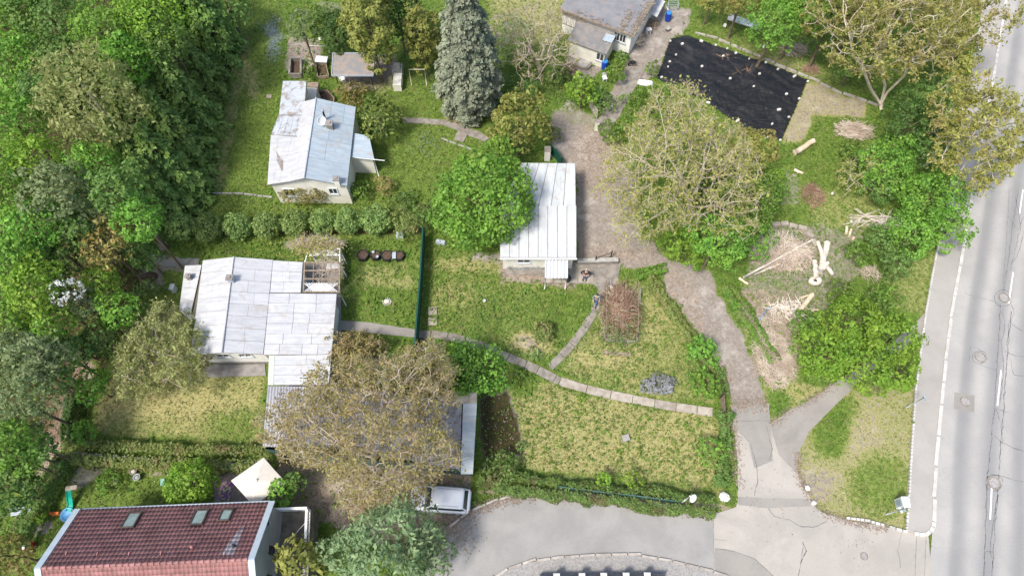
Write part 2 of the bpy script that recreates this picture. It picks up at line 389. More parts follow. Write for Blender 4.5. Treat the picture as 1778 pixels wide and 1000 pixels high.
# ------------------------------------------------------------------ noise in numpy
def vnoise(x, y, seed=0):
    def h(i, j):
        n = (i * 374761393 + j * 668265263 + seed * 974634777) & 0xffffffff
        n = ((n ^ (n >> 13)) * 1274126177) & 0xffffffff
        return ((n ^ (n >> 16)) & 0xffff) / 65535.0
    xi = np.floor(x).astype(np.int64); yi = np.floor(y).astype(np.int64); fx = x - xi; fy = y - yi
    fx = fx * fx * (3 - 2 * fx); fy = fy * fy * (3 - 2 * fy)
    a = h(xi, yi); b = h(xi + 1, yi); c = h(xi, yi + 1); d = h(xi + 1, yi + 1)
    return (a * (1 - fx) + b * fx) * (1 - fy) + (c * (1 - fx) + d * fx) * fy
def fbm(x, y, seed=0, o=4):
    s = 0; a = 0.5; t = 0
    for k in range(o):
        s = s + a * vnoise(x * 2 ** k, y * 2 ** k, seed + k * 17); t += a; a *= 0.55
    return s / t

# ------------------------------------------------------------------ ground cover: what grows or lies where
CH = ['dry', 'dirt', 'litter', 'weed', 'blue', 'rough']
def E(cx, cy, rx, ry, rot=0): return ('e', cx, cy, rx, ry, rot)
LAWN_F = [(215, 570), (330, 520), (335, 640), (460, 650), (458, 770), (300, 762), (160, 750), (175, 690)]
YARD = [(960, 190), (1030, 200), (1050, 250), (1100, 300), (1110, 400), (1160, 450), (1230, 468), (1248, 510), (1270, 550), (1297, 600), (1318, 650), (1333, 702), (1270, 704), (1256, 650), (1233, 602), (1196, 551), (1153, 500), (1150, 470), (1080, 462), (1000, 452), (1001, 300), (958, 268)]
COVER = [  # shape, soft px, {channel: value}
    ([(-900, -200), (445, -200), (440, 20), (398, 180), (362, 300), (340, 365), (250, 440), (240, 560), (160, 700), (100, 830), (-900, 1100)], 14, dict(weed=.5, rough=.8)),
    ([(362, -30), (500, -30), (480, 150), (462, 345), (352, 345), (370, 250), (405, 120)], 6, dict(dry=.06, weed=.05, rough=0)),
    ([(425, 20), (405, 130), (372, 250), (362, 330), (395, 330), (410, 210), (440, 100)], 14, dict(dry=.55, dirt=.12)),
    (E(440, 150, 14, 35), 14, dict(dry=.6, dirt=.3)),
    (E(475, 62, 20, 44), 16, dict(blue=.58)),
    ([(500, 60), (560, 70), (560, 110), (502, 140), (494, 120)], 8, dict(dirt=.7, litter=.5)),
    ([(540, 0), (620, 0), (600, 30), (540, 25)], 8, dict(dirt=.5)),
    ([(600, 130), (770, 100), (860, 215), (850, 250), (760, 330), (640, 350), (600, 340), (655, 240)], 10, dict(dry=.12, weed=.2, rough=0)),
    ([(620, 95), (690, 95), (680, 150), (600, 165), (590, 130)], 10, dict(dirt=.85, litter=.4)),
    (E(655, 148, 25, 12), 10, dict(litter=.7, dirt=.4)),
    (E(740, 250, 30, 22), 10, dict(blue=.30)),
    (E(808, 205, 32, 18), 8, dict(litter=.9, dry=.5)),
    ([(352, 338), (620, 348), (745, 350), (745, 412), (590, 412), (260, 400)], 10, dict(dry=.25, weed=.3, rough=0)),
    ([(285, 398), (740, 390), (745, 410), (600, 412), (300, 420)], 8, dict(rough=.8, weed=.1)),  # darkened strip paints in the shade between the clipped bushes
    ([(250, 416), (740, 412), (740, 660), (585, 680), (585, 500), (300, 470), (255, 455)], 8, dict(dry=.22, rough=0, dirt=.1)),
    (E(655, 478, 38, 16), 14, dict(dry=.6)), (E(700, 490, 22, 14), 10, dict(dirt=.35, dry=.6)), (E(600, 490, 10, 60), 10, dict(dirt=.45)),
    ([(595, 580), (720, 585), (720, 650), (600, 670)], 6, dict(dry=.15)),
    ([(255, 440), (345, 448), (345, 468), (265, 475)], 8, dict(dirt=.7, litter=.5)),
    (E(262, 483, 26, 15, 20), 10, dict(dirt=.9)),
    ([(290, 470), (318, 470), (300, 560), (330, 600), (240, 590), (255, 530)], 10, dict(dry=.3, rough=0, weed=.1)),
    (LAWN_F, 12, dict(dry=.62, rough=0, weed=0)),
    (E(300, 700, 110, 22), 22, dict(dry=.74)), (E(420, 745, 60, 30), 20, dict(dry=.35)), (E(240, 745, 60, 14), 10, dict(dry=.55, dirt=.2)),
    ([(740, 425), (870, 440), (1035, 480), (1040, 530), (950, 640), (860, 605), (740, 578)], 8, dict(dry=.36, rough=0)),
    (E(820, 460, 80, 14), 12, dict(dry=.7, dirt=.3)), (E(850, 447, 30, 9), 8, dict(dirt=.8)), (E(920, 595, 38, 17, 15), 9, dict(dirt=.55, dry=.9, litter=.3)), (E(790, 510, 38, 20), 16, dict(dry=.62)),
    (E(985, 545, 40, 30), 16, dict(dry=.10)), ([(866, 446), (1000, 455), (1000, 500), (870, 492)], 8, dict(dirt=.85, litter=.7, dry=.6)),
    ([(1060, 480), (1150, 490), (1205, 570), (1245, 640), (1240, 700), (1100, 690), (965, 645), (1030, 560), (1040, 500)], 8, dict(dry=.55, rough=0)),
    (E(1060, 620, 50, 16), 16, dict(dry=.74, dirt=.3)), (E(1130, 560, 26, 40), 16, dict(dry=.66)),
    ([(1040, 495), (1112, 497), (1105, 590), (1042, 592)], 5, dict(litter=.7, dirt=.5, dry=.4)),
    (E(1012, 665, 60, 8, 18), 8, dict(dry=.4)),
    ([(880, 630), (1000, 680), (1240, 728), (1262, 770), (1255, 860), (1080, 850), (900, 812), (858, 760), (862, 680)], 10, dict(dry=.66, rough=0)),
    (E(1060, 790, 150, 30, 3), 30, dict(dry=.66)), (E(935, 700, 40, 28), 24, dict(dry=.64)), (E(1190, 745, 50, 35), 24, dict(dry=.68)), (E(900, 660, 35, 25), 20, dict(dry=.12)),
    (E(1000, 835, 190, 13, 3), 9, dict(dry=.35, dirt=.4)),
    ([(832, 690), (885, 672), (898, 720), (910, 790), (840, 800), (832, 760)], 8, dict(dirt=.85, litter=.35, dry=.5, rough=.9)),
    ([(735, 590), (880, 612), (880, 690), (745, 690)], 8, dict(weed=.6)),
    (YARD, 9, dict(dirt=1.0, rough=0, dry=.5, litter=.14, weed=0)),
    (E(1035, 280, 45, 60), 30, dict(litter=.6)), (E(1080, 440, 90, 22), 20, dict(litter=.6)), ([(1150, 465), (1190, 470), (1230, 560), (1280, 660), (1262, 680), (1200, 575), (1160, 520)], 14, dict(litter=.5)),
    ([(985, 170), (1075, 230), (1060, 245), (965, 205)], 10, dict(dirt=.6)),
    ([(1090, 10), (1200, 15), (1195, 50), (1165, 70), (1140, 130), (1090, 150), (1065, 200), (1040, 215), (1060, 160), (1095, 100), (1080, 80)], 8, dict(dirt=1, weed=0, rough=0)),
    ([(985, 85), (1040, 95), (1050, 120), (1020, 140), (985, 130)], 8, dict(dirt=.9)),
    ([(850, -40), (990, -30), (985, 60), (900, 110), (850, 60)], 16, dict(dirt=.4, dry=.6, weed=.3)),
    ([(860, 60), (990, 100), (990, 180), (900, 170)], 12, dict(weed=.6, litter=.3)),
    ([(1150, 20), (1500, 20), (1520, 180), (1410, 160), (1200, 60)], 14, dict(dry=.25, weed=.3, rough=0)), (E(1360, 110, 90, 16, 18), 12, dict(dirt=.4, dry=.6)),
    ([(1400, 140), (1505, 175), (1500, 205), (1425, 205), (1400, 245), (1355, 248)], 7, dict(dirt=.55, dry=.8, weed=0, rough=0, litter=.3)),
    ([(1415, 200), (1500, 210), (1480, 330), (1400, 340), (1370, 300), (1400, 240)], 8, dict(dry=.02, dirt=0, weed=.35, rough=0)),
    ([(1340, 290), (1390, 290), (1400, 350), (1340, 370)], 12, dict(dirt=.5, weed=.3)),
    ([(1395, 325), (1540, 330), (1520, 420), (1440, 400), (1400, 380)], 12, dict(dry=.5, weed=.4, dirt=.3, rough=0)),
    ([(1330, 385), (1500, 395), (1500, 470), (1440, 540), (1300, 560), (1285, 500), (1300, 430)], 12, dict(dirt=.55, litter=.35, weed=.5, rough=0)),
    ([(1285, 500), (1380, 510), (1400, 560), (1380, 660), (1340, 640), (1290, 560)], 12, dict(dirt=.6, litter=.7, weed=.3)),
    ([(1240, 480), (1290, 500), (1300, 570), (1275, 540)], 8, dict(weed=.7)),
    ([(1540, 450), (1625, 440), (1605, 550), (1540, 540)], 10, dict(dry=.5, weed=.3, dirt=.3, rough=0)),
    ([(1318, 630), (1380, 660), (1440, 672), (1340, 738), (1330, 690)], 8, dict(dry=.65, dirt=.3, rough=0)), (E(1350, 700, 22, 22), 10, dict(dry=.2)),
    ([(1478, 665), (1592, 672), (1573, 925), (1470, 905), (1420, 885), (1390, 850), (1378, 800), (1385, 765), (1420, 720)], 6, dict(dry=.62, dirt=.42, rough=0, weed=.15)),
    (E(1455, 740, 34, 52, 35), 14, dict(dry=.05, dirt=0, weed=.4)), (E(1420, 840, 32, 26), 14, dict(dirt=.6, dry=.8)), (E(1500, 760, 30, 60), 20, dict(dirt=.5, dry=.75)), (E(1530, 840, 50, 50), 22, dict(dry=.35, dirt=.15)),
    ([(125, 800), (370, 810), (375, 885), (100, 1000), (0, 1000), (60, 900)], 8, dict(dry=.2, rough=0, weed=.25)),
    ([(135, 795), (200, 800), (150, 850), (110, 850)], 10, dict(dirt=.6)), (E(290, 815, 40, 12), 8, dict(dirt=.6, litter=.4)), (E(70, 915, 20, 14), 8, dict(dirt=.8)),
    ([(152, 620), (165, 640), (130, 700), (118, 760), (80, 820), (60, 830), (85, 760), (105, 690), (130, 640)], 9, dict(litter=1.0, dirt=.8, dry=.7, weed=0, rough=0)),
    ([(480, 790), (820, 800), (815, 880), (810, 920), (700, 960), (540, 900), (470, 870)], 10, dict(dirt=.7, litter=.7)),
    ([(815, 852), (900, 845), (1170, 862), (1270, 880), (1262, 888), (1080, 870), (890, 862)], 4, dict(dry=.7, dirt=.6, litter=.5)),
]

def inpoly(px, py, pts):
    ins = np.zeros(px.shape, bool); d2 = np.full(px.shape, 1e12); n = len(pts)
    for i in range(n):
        x1, y1 = pts[i]; x2, y2 = pts[(i + 1) % n]
        c = ((y1 > py) != (y2 > py)); 
        with np.errstate(divide='ignore', invalid='ignore'):
            xx = (x2 - x1) * (py - y1) / (y2 - y1 if y2 != y1 else 1e-9) + x1
        ins ^= c & (px < xx)
        dx, dy = x2 - x1, y2 - y1; t = np.clip(((px - x1) * dx + (py - y1) * dy) / (dx * dx + dy * dy + 1e-9), 0, 1)
        d2 = np.minimum(d2, (px - x1 - t * dx) ** 2 + (py - y1 - t * dy) ** 2)
    return np.where(ins, np.sqrt(d2), -np.sqrt(d2))

def cover(x, y):
    px, py = PX(x, y)
    out = {c: np.zeros(x.shape) for c in CH}
    out['weed'] += .45; out['rough'] += .35; out['dry'] += .15
    wob = (fbm(x * 1.1, y * 1.1, 5) - .5) * 26
    for shp, soft, vals in COVER:
        if shp[0] == 'e':
            _, cx, cy, rx, ry, rot = shp; r = max(rx, ry) * 1.3 + soft + 14
            bb = (abs(px - cx) < r) & (abs(py - cy) < r)
        else:
            a = np.array(shp); s = soft + 14
            bb = (px > a[:, 0].min() - s) & (px < a[:, 0].max() + s) & (py > a[:, 1].min() - s) & (py < a[:, 1].max() + s)
        if not bb.any(): continue
        qx, qy = px[bb], py[bb]
        if shp[0] == 'e':
            ca, sa = math.cos(math.radians(rot)), math.sin(math.radians(rot))
            ux = (qx - cx) * ca + (qy - cy) * sa; uy = -(qx - cx) * sa + (qy - cy) * ca
            d = (1 - np.sqrt((ux / rx) ** 2 + (uy / ry) ** 2)) * min(rx, ry)
        else: d = inpoly(qx, qy, shp)
        m = np.clip((d + wob[bb] * min(1, soft / 14)) / soft * .5 + .5, 0, 1); m = m * m * (3 - 2 * m)
        for k, v in vals.items(): out[k][bb] = out[k][bb] * (1 - m) + v * m
    return out

# ------------------------------------------------------------------ the ground, one sheet out to the horizon
def ground():
    xs = np.arange(-54, 54.01, .2); ys = np.arange(0, 62.01, .2)
    far = np.array([3, 8, 20, 50, 120, 300, 800, 2500.])
    xs = np.concatenate([(-54 - far)[::-1], xs, 54 + far]); ys = np.concatenate([(-far)[::-1], ys, 62 + far])
    X, Y = np.meshgrid(xs, ys); nx, ny = len(xs), len(ys); x, y = X.ravel(), Y.ravel()
    inn = (abs(x) < 60) & (y > -6) & (y < 70)
    C = {c: np.zeros(x.shape) for c in CH}; C['weed'] += .5; C['rough'] += .5; C['dry'] += .2
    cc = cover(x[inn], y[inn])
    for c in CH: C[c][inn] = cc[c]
    z = np.where(inn, -.10 + .09 * fbm(x * 1.3, y * 1.3, 3), -.06)
    i = np.arange(ny - 1)[:, None] * nx + np.arange(nx - 1)[None, :]; i = i.ravel()
    F = np.stack([i, i + 1, i + nx + 1, i + nx], 1)
    t = NT('garden_ground'); p = t.pos()
    A = t.attr('cover_a').outputs['Color']; B = t.attr('cover_b').outputs['Color']
    sa = t.n('SeparateColor'); t.l(A, sa.inputs[0]); sb = t.n('SeparateColor'); t.l(B, sb.inputs[0])
    dry, dirt, lit = sa.outputs[0], sa.outputs[1], sa.outputs[2]; weed, blue, rough = sb.outputs[0], sb.outputs[1], sb.outputs[2]
    n1 = t.noise(p, 1.1, 4, .6); n2 = t.noise(p, 4.0, 5, .65, .3); n3 = t.noise(p, 22, 3, .7); n4 = t.noise(p, 9, 3, .6)
    g = t.mix(t.ss(n2, .35, .65), (0.10, 0.16, 0.028), (0.18, 0.245, 0.05))
    g = t.mix(t.math('MULTIPLY', t.ss(n4, .5, .72), .6), g, (0.05, 0.10, 0.012))
    w = t.mix(t.ss(n4, .38, .62), (0.035, 0.085, 0.014), (0.12, 0.215, 0.03))
    g = t.mix(t.ss(t.math('ADD', weed, t.math('MULTIPLY_ADD', n1, 1.2, -.6)), .35, .7), g, w)
    s = t.mix(t.ss(n4, .35, .65), (0.35, 0.295, 0.125), (0.49, 0.42, 0.21))
    k = t.math('ADD', dry, t.math('ADD', t.math('MULTIPLY_ADD', n2, .75, -.375), t.math('MULTIPLY_ADD', n3, 1.1, -.55)))
    col = t.mix(t.math('MULTIPLY', t.ss(k, .3, .85), .92), g, s)
    d = t.mix(t.ss(n2, .35, .65), (0.33, 0.285, 0.24), (0.24, 0.205, 0.172))
    d = t.mix(t.ss(t.noise(p, .7, 5, .6), .5, .68), d, (0.42, 0.375, 0.325))
    k = t.math('ADD', dirt, t.math('ADD', t.math('MULTIPLY_ADD', n2, 1.0, -.5), t.math('MULTIPLY_ADD', n3, .6, -.3)))
    col = t.mix(t.ss(k, .38, .68), col, d)
    v = t.n('TexVoronoi'); v.inputs['Scale'].default_value = 9; t.l(p, v.inputs['Vector'])
    vs = t.n('SeparateColor'); t.l(v.outputs['Color'], vs.inputs[0])
    lc = t.mix(vs.outputs[0], (0.20, 0.145, 0.105), (0.44, 0.335, 0.25))
    k = t.math('ADD', lit, t.math('ADD', t.math('MULTIPLY_ADD', n2, .9, -.45), t.math('MULTIPLY_ADD', vs.outputs[1], .6, -.3)))
    col = t.mix(t.math('MULTIPLY', t.ss(k, .42, .7), .8), col, lc)
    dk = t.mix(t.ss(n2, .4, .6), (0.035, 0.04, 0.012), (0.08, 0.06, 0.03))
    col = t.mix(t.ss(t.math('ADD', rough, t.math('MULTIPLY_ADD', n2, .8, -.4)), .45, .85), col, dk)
    k = t.math('ADD', blue, t.math('ADD', t.math('MULTIPLY_ADD', n2, .9, -.45), t.math('MULTIPLY_ADD', n3, .9, -.45)))
    col = t.mix(t.math('MULTIPLY', t.ss(k, .4, .7), .7), col, (0.33, 0.36, 0.50))
    h = t.math('ADD', n3, n4)
    col = t.hsv(col, v=t.math('MULTIPLY_ADD', n3, .7, .65))
    t.l(col, t.b.inputs['Base Color']); t.b.inputs['Roughness'].default_value = .95; t.b.inputs['Specular IOR Level'].default_value = .1
    t.bump(h, .8, .04)
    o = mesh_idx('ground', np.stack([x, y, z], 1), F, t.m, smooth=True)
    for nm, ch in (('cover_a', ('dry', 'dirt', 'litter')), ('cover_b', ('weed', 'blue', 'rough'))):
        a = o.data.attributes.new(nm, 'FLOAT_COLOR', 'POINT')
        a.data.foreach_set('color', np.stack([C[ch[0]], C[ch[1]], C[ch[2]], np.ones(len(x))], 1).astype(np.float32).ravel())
    tag(o, kind='structure')

# ------------------------------------------------------------------ foliage
def nrm(a): return a / (np.linalg.norm(a, axis=1, keepdims=True) + 1e-9)

def leafquads(P, N, size, rng, aspect=1.5, tilt=.55, along=None):
    n = len(P); N = nrm(N + tilt * rng.normal(size=(n, 3)))
    r = rng.normal(size=(n, 3)) if along is None else along
    T = nrm(r - (r * N).sum(1, keepdims=True) * N); B = np.cross(N, T)
    s = (size * (.55 + 1.1 * rng.uniform(0, 1, n) ** 1.6))[:, None]
    a, b = T * s * aspect * .5, B * s * .5
    return np.stack([P - a, P + b + N * s * .08, P + a, P - b + N * s * .08], 1)

def sph(n, rng, zmin=-1.0):
    z = rng.uniform(zmin, 1, n); a = rng.uniform(0, 2 * math.pi, n); r = np.sqrt(1 - z * z)
    return np.stack([r * np.cos(a), r * np.sin(a), z], 1)

def crown_pts(R, rz, rng, K, n, rc=(.16, .30), zmin=-.35, inner=.12, lump=1.0):
    """lobed crown: clumps on an uneven ellipsoid, leaves on the outside of each clump; points, normals, tint"""
    i = np.arange(K) + .5; ph = np.arccos(1 - (1 - zmin) * i / K); th = math.pi * (1 + 5 ** .5) * i
    D = np.stack([np.cos(th) * np.sin(ph), np.sin(th) * np.sin(ph), np.cos(ph)], 1) + rng.normal(size=(K, 3)) * .13
    D = nrm(D); az = np.arctan2(D[:, 1], D[:, 0]); o = rng.uniform(0, 6.28, 4)
    rad = 1 + lump * (.10 * np.sin(2 * az + o[0]) + .08 * np.sin(3 * az + o[1]) + .06 * np.sin(5 * az + o[2] + D[:, 2] * 4))
    rcl = rng.uniform(rc[0], rc[1], K) * R
    C = D * np.array([R, R, rz]) * (rad * rng.uniform(.72, 1.0, K) )[:, None] - D * rcl[:, None] * .7
    w = rcl ** 2; idx = rng.choice(K, n, p=w / w.sum())
    u = sph(n, rng, -.6); dd = D[idx]; flip = (u * dd).sum(1) < -.15; u[flip] -= 2 * (u[flip] * dd[flip]).sum(1, keepdims=True) * dd[flip]
    P = C[idx] + u * (rcl[idx] * rng.uniform(.72, 1.08, n) ** 1)[:, None] * np.array([1, 1, .8])
    N = nrm(u * .8 + dd * .4 + np.array([0, 0, .45])); T = rng.uniform(0, 1, K)[idx]
    T = np.clip(T * .72 + .28 * rng.uniform(0, 1, n), 0, 1)
    m = int(n * inner); Pi = sph(m, rng) * (rng.uniform(.1, .7, m) ** .6)[:, None] * np.array([R, R, rz])
    P = np.concatenate([P, Pi]); N = np.concatenate([N, np.tile([0, 0, 1.], (m, 1))]); T = np.concatenate([T, rng.uniform(0, .3, m)])
    return P, N, T, C

def limbs(base, top, C, r0, rng, nl=6):
    """tapered trunk and limbs that reach into the crown"""
    mb = MB(); base = Vector(base); top = Vector(top)
    mid = base.lerp(top, .55) + Vector((rng.normal() * .15, rng.normal() * .15, 0))
    mb.tube([base - Vector((0, 0, .1)), base + Vector((0, 0, .25)), mid, top], [r0 * 1.35, r0, r0 * .75, r0 * .35], 9)
    for j in rng.choice(len(C), min(nl, len(C)), replace=False):
        s = base.lerp(top, rng.uniform(.35, .8)); e = top * 0 + Vector(C[j]); m = s.lerp(e, .5) + Vector((0, 0, .15 * (e - s).length))
        mb.tube([s, m, e], [r0 * .38, r0 * .22, r0 * .05], 6)
    return mb

TREEN = [0]
def tree(name, px, py, rpx, h, mat, label, group=None, cat='tree', seed=None, rz=None, leaf=.20, dens=1.0, K=None, rc=(.16, .30), bark='bark', zmin=-.35, lump=1.0, aspect=1.5, tilt=.55, spiky=False, inner=.12, trunkr=None, warp=None):
    """broadleaf: crown centre seen at (px,py) when at height h"""
    TREEN[0] += 1; rng = np.random.default_rng(seed or TREEN[0] * 13 + 7)
    c = G(px, py, h); R = rpx * mpp(py, h); rz = rz or min(R * .85, h * .8)
    K = K or int(max(14, 9 * R * R + 18)); K = min(K, 220)
    n = int(dens * 4.4 * (R * R + R * rz) / (leaf * leaf * aspect * .5) * .55)
    P, N, T, C = crown_pts(R, rz, rng, K, n, rc, zmin, inner, lump)
    if warp is not None: P[:, 0] *= warp[0]; P[:, 1] *= warp[1]; C[:, 0] *= warp[0]; C[:, 1] *= warp[1]
    cc = np.array(c); P = P + cc; C = C + cc
    keep = P[:, 2] > .05; P, N, T = P[keep], N[keep], T[keep]
    Q = leafquads(P, N, leaf, rng, aspect, tilt, along=N if spiky else None)
    root = thing(name, (c.x, c.y, 0), label, cat, group)
    quads('crown', Q, M[mat], root, tint=T)
    limbs((c.x, c.y, 0), (c.x, c.y, h + rz * .3), C, trunkr or max(.06, R * .055), rng).build('trunk' if cat == 'tree' else 'stem', M[bark], root)
    return root

def shrub(px, py, rpx, mat, label, group=None, name='shrub', h=None, **kw):
    R = rpx * mpp(py); h = h or R * .75
    kw.setdefault('leaf', .13); kw.setdefault('zmin', -.15)
    return tree(name, px, py, rpx, h, mat, label, group, cat='shrub', rz=kw.pop('rz', h * 1.02), trunkr=.035, **kw)

def spruce(name, px, py, h, R, mat, label, group=None, seed=1, leaf=(.30, .10), nbr=None, droop=.25, lev=None, lowz=.3, dens=1.0, belly=False):
    """conifer: base of the trunk seen at (px,py); whorls of drooping branches"""
    rng = np.random.default_rng(seed); b = np.array(G(px, py, 0)); P = []; N = []; A = []; T = []
    lev = lev or int(h / .38); mb = MB(); mb.tube([b, b + [0, 0, h * .6], b + [0, 0, h]], [R * .075, R * .045, .02], 8)
    for i in range(lev):
        f = i / lev; z = lowz + (h - lowz) * f; L = R * ((1 - f) ** .82 if not belly else min(1, .5 + f * 2.6) * (1 - f) ** .62) * rng.uniform(.85, 1.1) + .12
        nb = max(5, int((nbr or 13) * (1 - f * .55)))
        a0 = rng.uniform(0, 6.28)
        for k in range(nb):
            a = a0 + 6.283 * k / nb + rng.normal() * .12; l = L * rng.uniform(.72, 1.12); zz = z + rng.normal() * .12
            d = np.array([math.cos(a), math.sin(a), 0]); side = np.array([-d[1], d[0], 0]); tt = rng.uniform(0, 1)
            m = max(8, int(dens * l * 34)); s = rng.uniform(.25, 1, m) ** .7
            wd = .10 + .26 * l * (1 - s) * .6 + .08
            off = rng.normal(size=m) * wd
            pt = b + np.outer(s * l, d) + np.outer(off, side); pt[:, 2] += zz + .12 * l * np.sin(s * 3.1) - droop * l * s ** 1.6 - abs(off) * .45 - rng.uniform(0, .16, m)
            P.append(pt); al = d * .75 + np.outer(np.sign(off) * .6, side) + np.array([0, 0, -.55]); A.append(al)
            N.append(np.tile(d * .5 + [0, 0, .85], (m, 1))); T.append(np.clip(tt * .5 + .5 * s * rng.uniform(.4, 1, m), 0, 1))
            if l > .7: mb.tube([b + [0, 0, zz], b + d * l * .6 + [0, 0, zz + .08 * l - droop * l * .4]], [.035, .012], 4, cap=False)
    P, N, A, T = map(np.concatenate, (P, N, A, T))
    Q = leafquads(P, N, leaf[1] * 1.5, rng, leaf[0] / leaf[1] / 1.5, .45, along=A + rng.normal(size=A.shape) * .3)
    root = thing(name, (b[0], b[1], 0), label, 'tree', group)
    quads('crown', Q, M[mat], root, tint=T); mb.build('trunk', M['bark'], root)
    return root

def prisms(A, B, ra, rb):
    d = nrm(B - A); q = np.where(abs(d[:, 2:3]) < .9, [[0, 0, 1.]], [[1., 0, 0]]); x = nrm(np.cross(d, q)); y = np.cross(x, d)
    out = []
    for k in range(4):
        a0, a1 = math.pi / 2 * k, math.pi / 2 * (k + 1)
        o0 = x * math.cos(a0) + y * math.sin(a0); o1 = x * math.cos(a1) + y * math.sin(a1)
        out.append(np.stack([A + o0 * ra[:, None], A + o1 * ra[:, None], B + o1 * rb[:, None], B + o0 * rb[:, None]], 1))
    return np.concatenate(out)

def colonize(roots, attr, rng, step=.35, kill=.5, infl=4.0, grav=0.04, iters=90):
    nodes = [np.array(p) for p in roots[0]]; par = [-1]
    for i in range(1, len(roots[0])): par.append(i - 1)
    for ch in roots[1:]:
        prev = ch[0]
        for p in ch[1]: nodes.append(np.array(p)); par.append(prev); prev = len(nodes) - 1
    A = attr.copy(); N = np.array(nodes); d2 = np.full(len(A), 1e9); near = np.zeros(len(A), int)
    def upd(start):
        nonlocal d2, near
        for s in range(start, len(N), 200):
            D = ((A[:, None, :] - N[None, s:s + 200, :]) ** 2).sum(2); j = D.argmin(1); m = D[np.arange(len(A)), j]; b = m < d2
            d2 = np.where(b, m, d2); near = np.where(b, j + s, near)
    upd(0)
    for it in range(iters):
        act = d2 < infl ** 2
        if not act.any(): break
        v = nrm(A[act] - N[near[act]]); acc = np.zeros((len(N), 3)); np.add.at(acc, near[act], v); g = np.where(abs(acc).sum(1) > 0)[0]
        dr = nrm(acc[g] + rng.normal(size=(len(g), 3)) * .18 + [0, 0, grav]); new = N[g] + dr * step
        st = len(N); N = np.concatenate([N, new]); par += list(g); upd(st)
        k = d2 > kill ** 2; A, d2, near = A[k], d2[k], near[k]
        if len(A) == 0: break
    return N, np.array(par)

def baretree(name, px, py, h, rxp, ryp, rz, base, label, lmat, nattr=1400, seed=1, fork=3, r_tip=.012, trunk=None, leaf=.13, lpt=7, barkm='twig', step=.33, twigs=3, forkh=.25, expo=2.35, cat='tree', group=None, twl=.55, shell=.45, arms=None):
    """branching tree with thin young leaves. Crown centre seen at (px,py) at height h"""
    rng = np.random.default_rng(seed); c = np.array(G(px, py, h)); b = np.array(G(base[0], base[1], 0)); m = mpp(py, h)
    R = np.array([rxp * m, ryp * m, rz]); u = sph(nattr, rng, -.55) * (rng.uniform(shell ** 3, 1, nattr) ** (1 / 3))[:, None]
    az = np.arctan2(u[:, 1], u[:, 0]); lum = 1 + .15 * np.sin(3 * az + seed) + .11 * np.sin(5 * az + 2 * seed) + .06 * np.sin(9 * az + seed)
    at = c + u * R * lum[:, None]
    fz = h * forkh; tr = [b + (np.array([(c[0] - b[0]) * .12, (c[1] - b[1]) * .12, fz])) * t for t in np.linspace(0, 1, max(3, int(fz / step)))]
    roots = [tr]; cnt = len(tr)
    for k_, arm in (arms or []):
        w = [np.array(G(*p)) for p in arm]; src = tr[-1] if k_ < 0 else roots[1][1][k_]; pi = len(tr) - 1 if k_ < 0 else len(tr) + k_; pts = []; prev = src
        for q in w:
            m_ = max(1, int(np.linalg.norm(q - prev) / step)); pts += [prev + (q - prev) * (j + 1) / m_ for j in range(m_)]; prev = q
        roots.append((pi, pts))
    N, par = colonize(roots, at, rng, step, step * 1.7, 40, .03)
    n = len(N); ch = np.zeros(n, int); rr = np.zeros(n)
    for i in range(n - 1, -1, -1):
        if rr[i] == 0: rr[i] = r_tip ** expo
        if par[i] >= 0: rr[par[i]] += rr[i]; ch[par[i]] += 1
    rad = rr ** (1 / expo); e = np.arange(1, n); e = e[par[e] >= 0]
    mx = trunk or .3
    if rad[0] > mx: rad = np.where(rad > r_tip * 3, r_tip * 3 + (rad - r_tip * 3) * (mx - r_tip * 3) / (rad[0] - r_tip * 3), rad)
    ra, rb = rad[par[e]], rad[e]; ra = np.minimum(ra, rb * 1.6)
    Q = [prisms(N[par[e]], N[e], ra, rb)]
    tips = np.where((ch == 0) | ((rad < r_tip * 1.8) & (rng.uniform(size=n) < .45)))[0]; tips = tips[tips > len(tr)]
    dirs = nrm(N[tips] - N[par[tips]]); TP = [N[tips]]
    for k in range(twigs):
        d = nrm(dirs + rng.normal(size=dirs.shape) * .65 + [0, 0, .12]); l = rng.uniform(.5, 1.2, len(tips))[:, None] * twl
        mid = N[tips] + d * l * .5; e2 = mid + nrm(d + rng.normal(size=d.shape) * .35) * l * .5
        w = np.full(len(tips), r_tip * .8)
        Q += [prisms(N[tips], mid, w, w * .7), prisms(mid, e2, w * .7, w * .35)]; TP += [mid, e2]
    root = thing(name, (b[0], b[1], 0), label, cat, group)
    quads('trunk' if cat == 'tree' else 'branches', np.concatenate(Q), M[barkm], root)
    if lpt:
        TP = np.concatenate(TP); k = rng.uniform(size=len(TP)) < .85; TP = TP[k]
        P = np.repeat(TP, lpt, 0) + rng.normal(size=(len(TP) * lpt, 3)) * .13
        T = np.repeat(rng.uniform(0, 1, len(TP)), lpt)
        quads('crown', leafquads(P, np.tile([0, 0, 1.], (len(P), 1)), leaf, rng, 2.0, .9), M[lmat], root, tint=T)
    return root

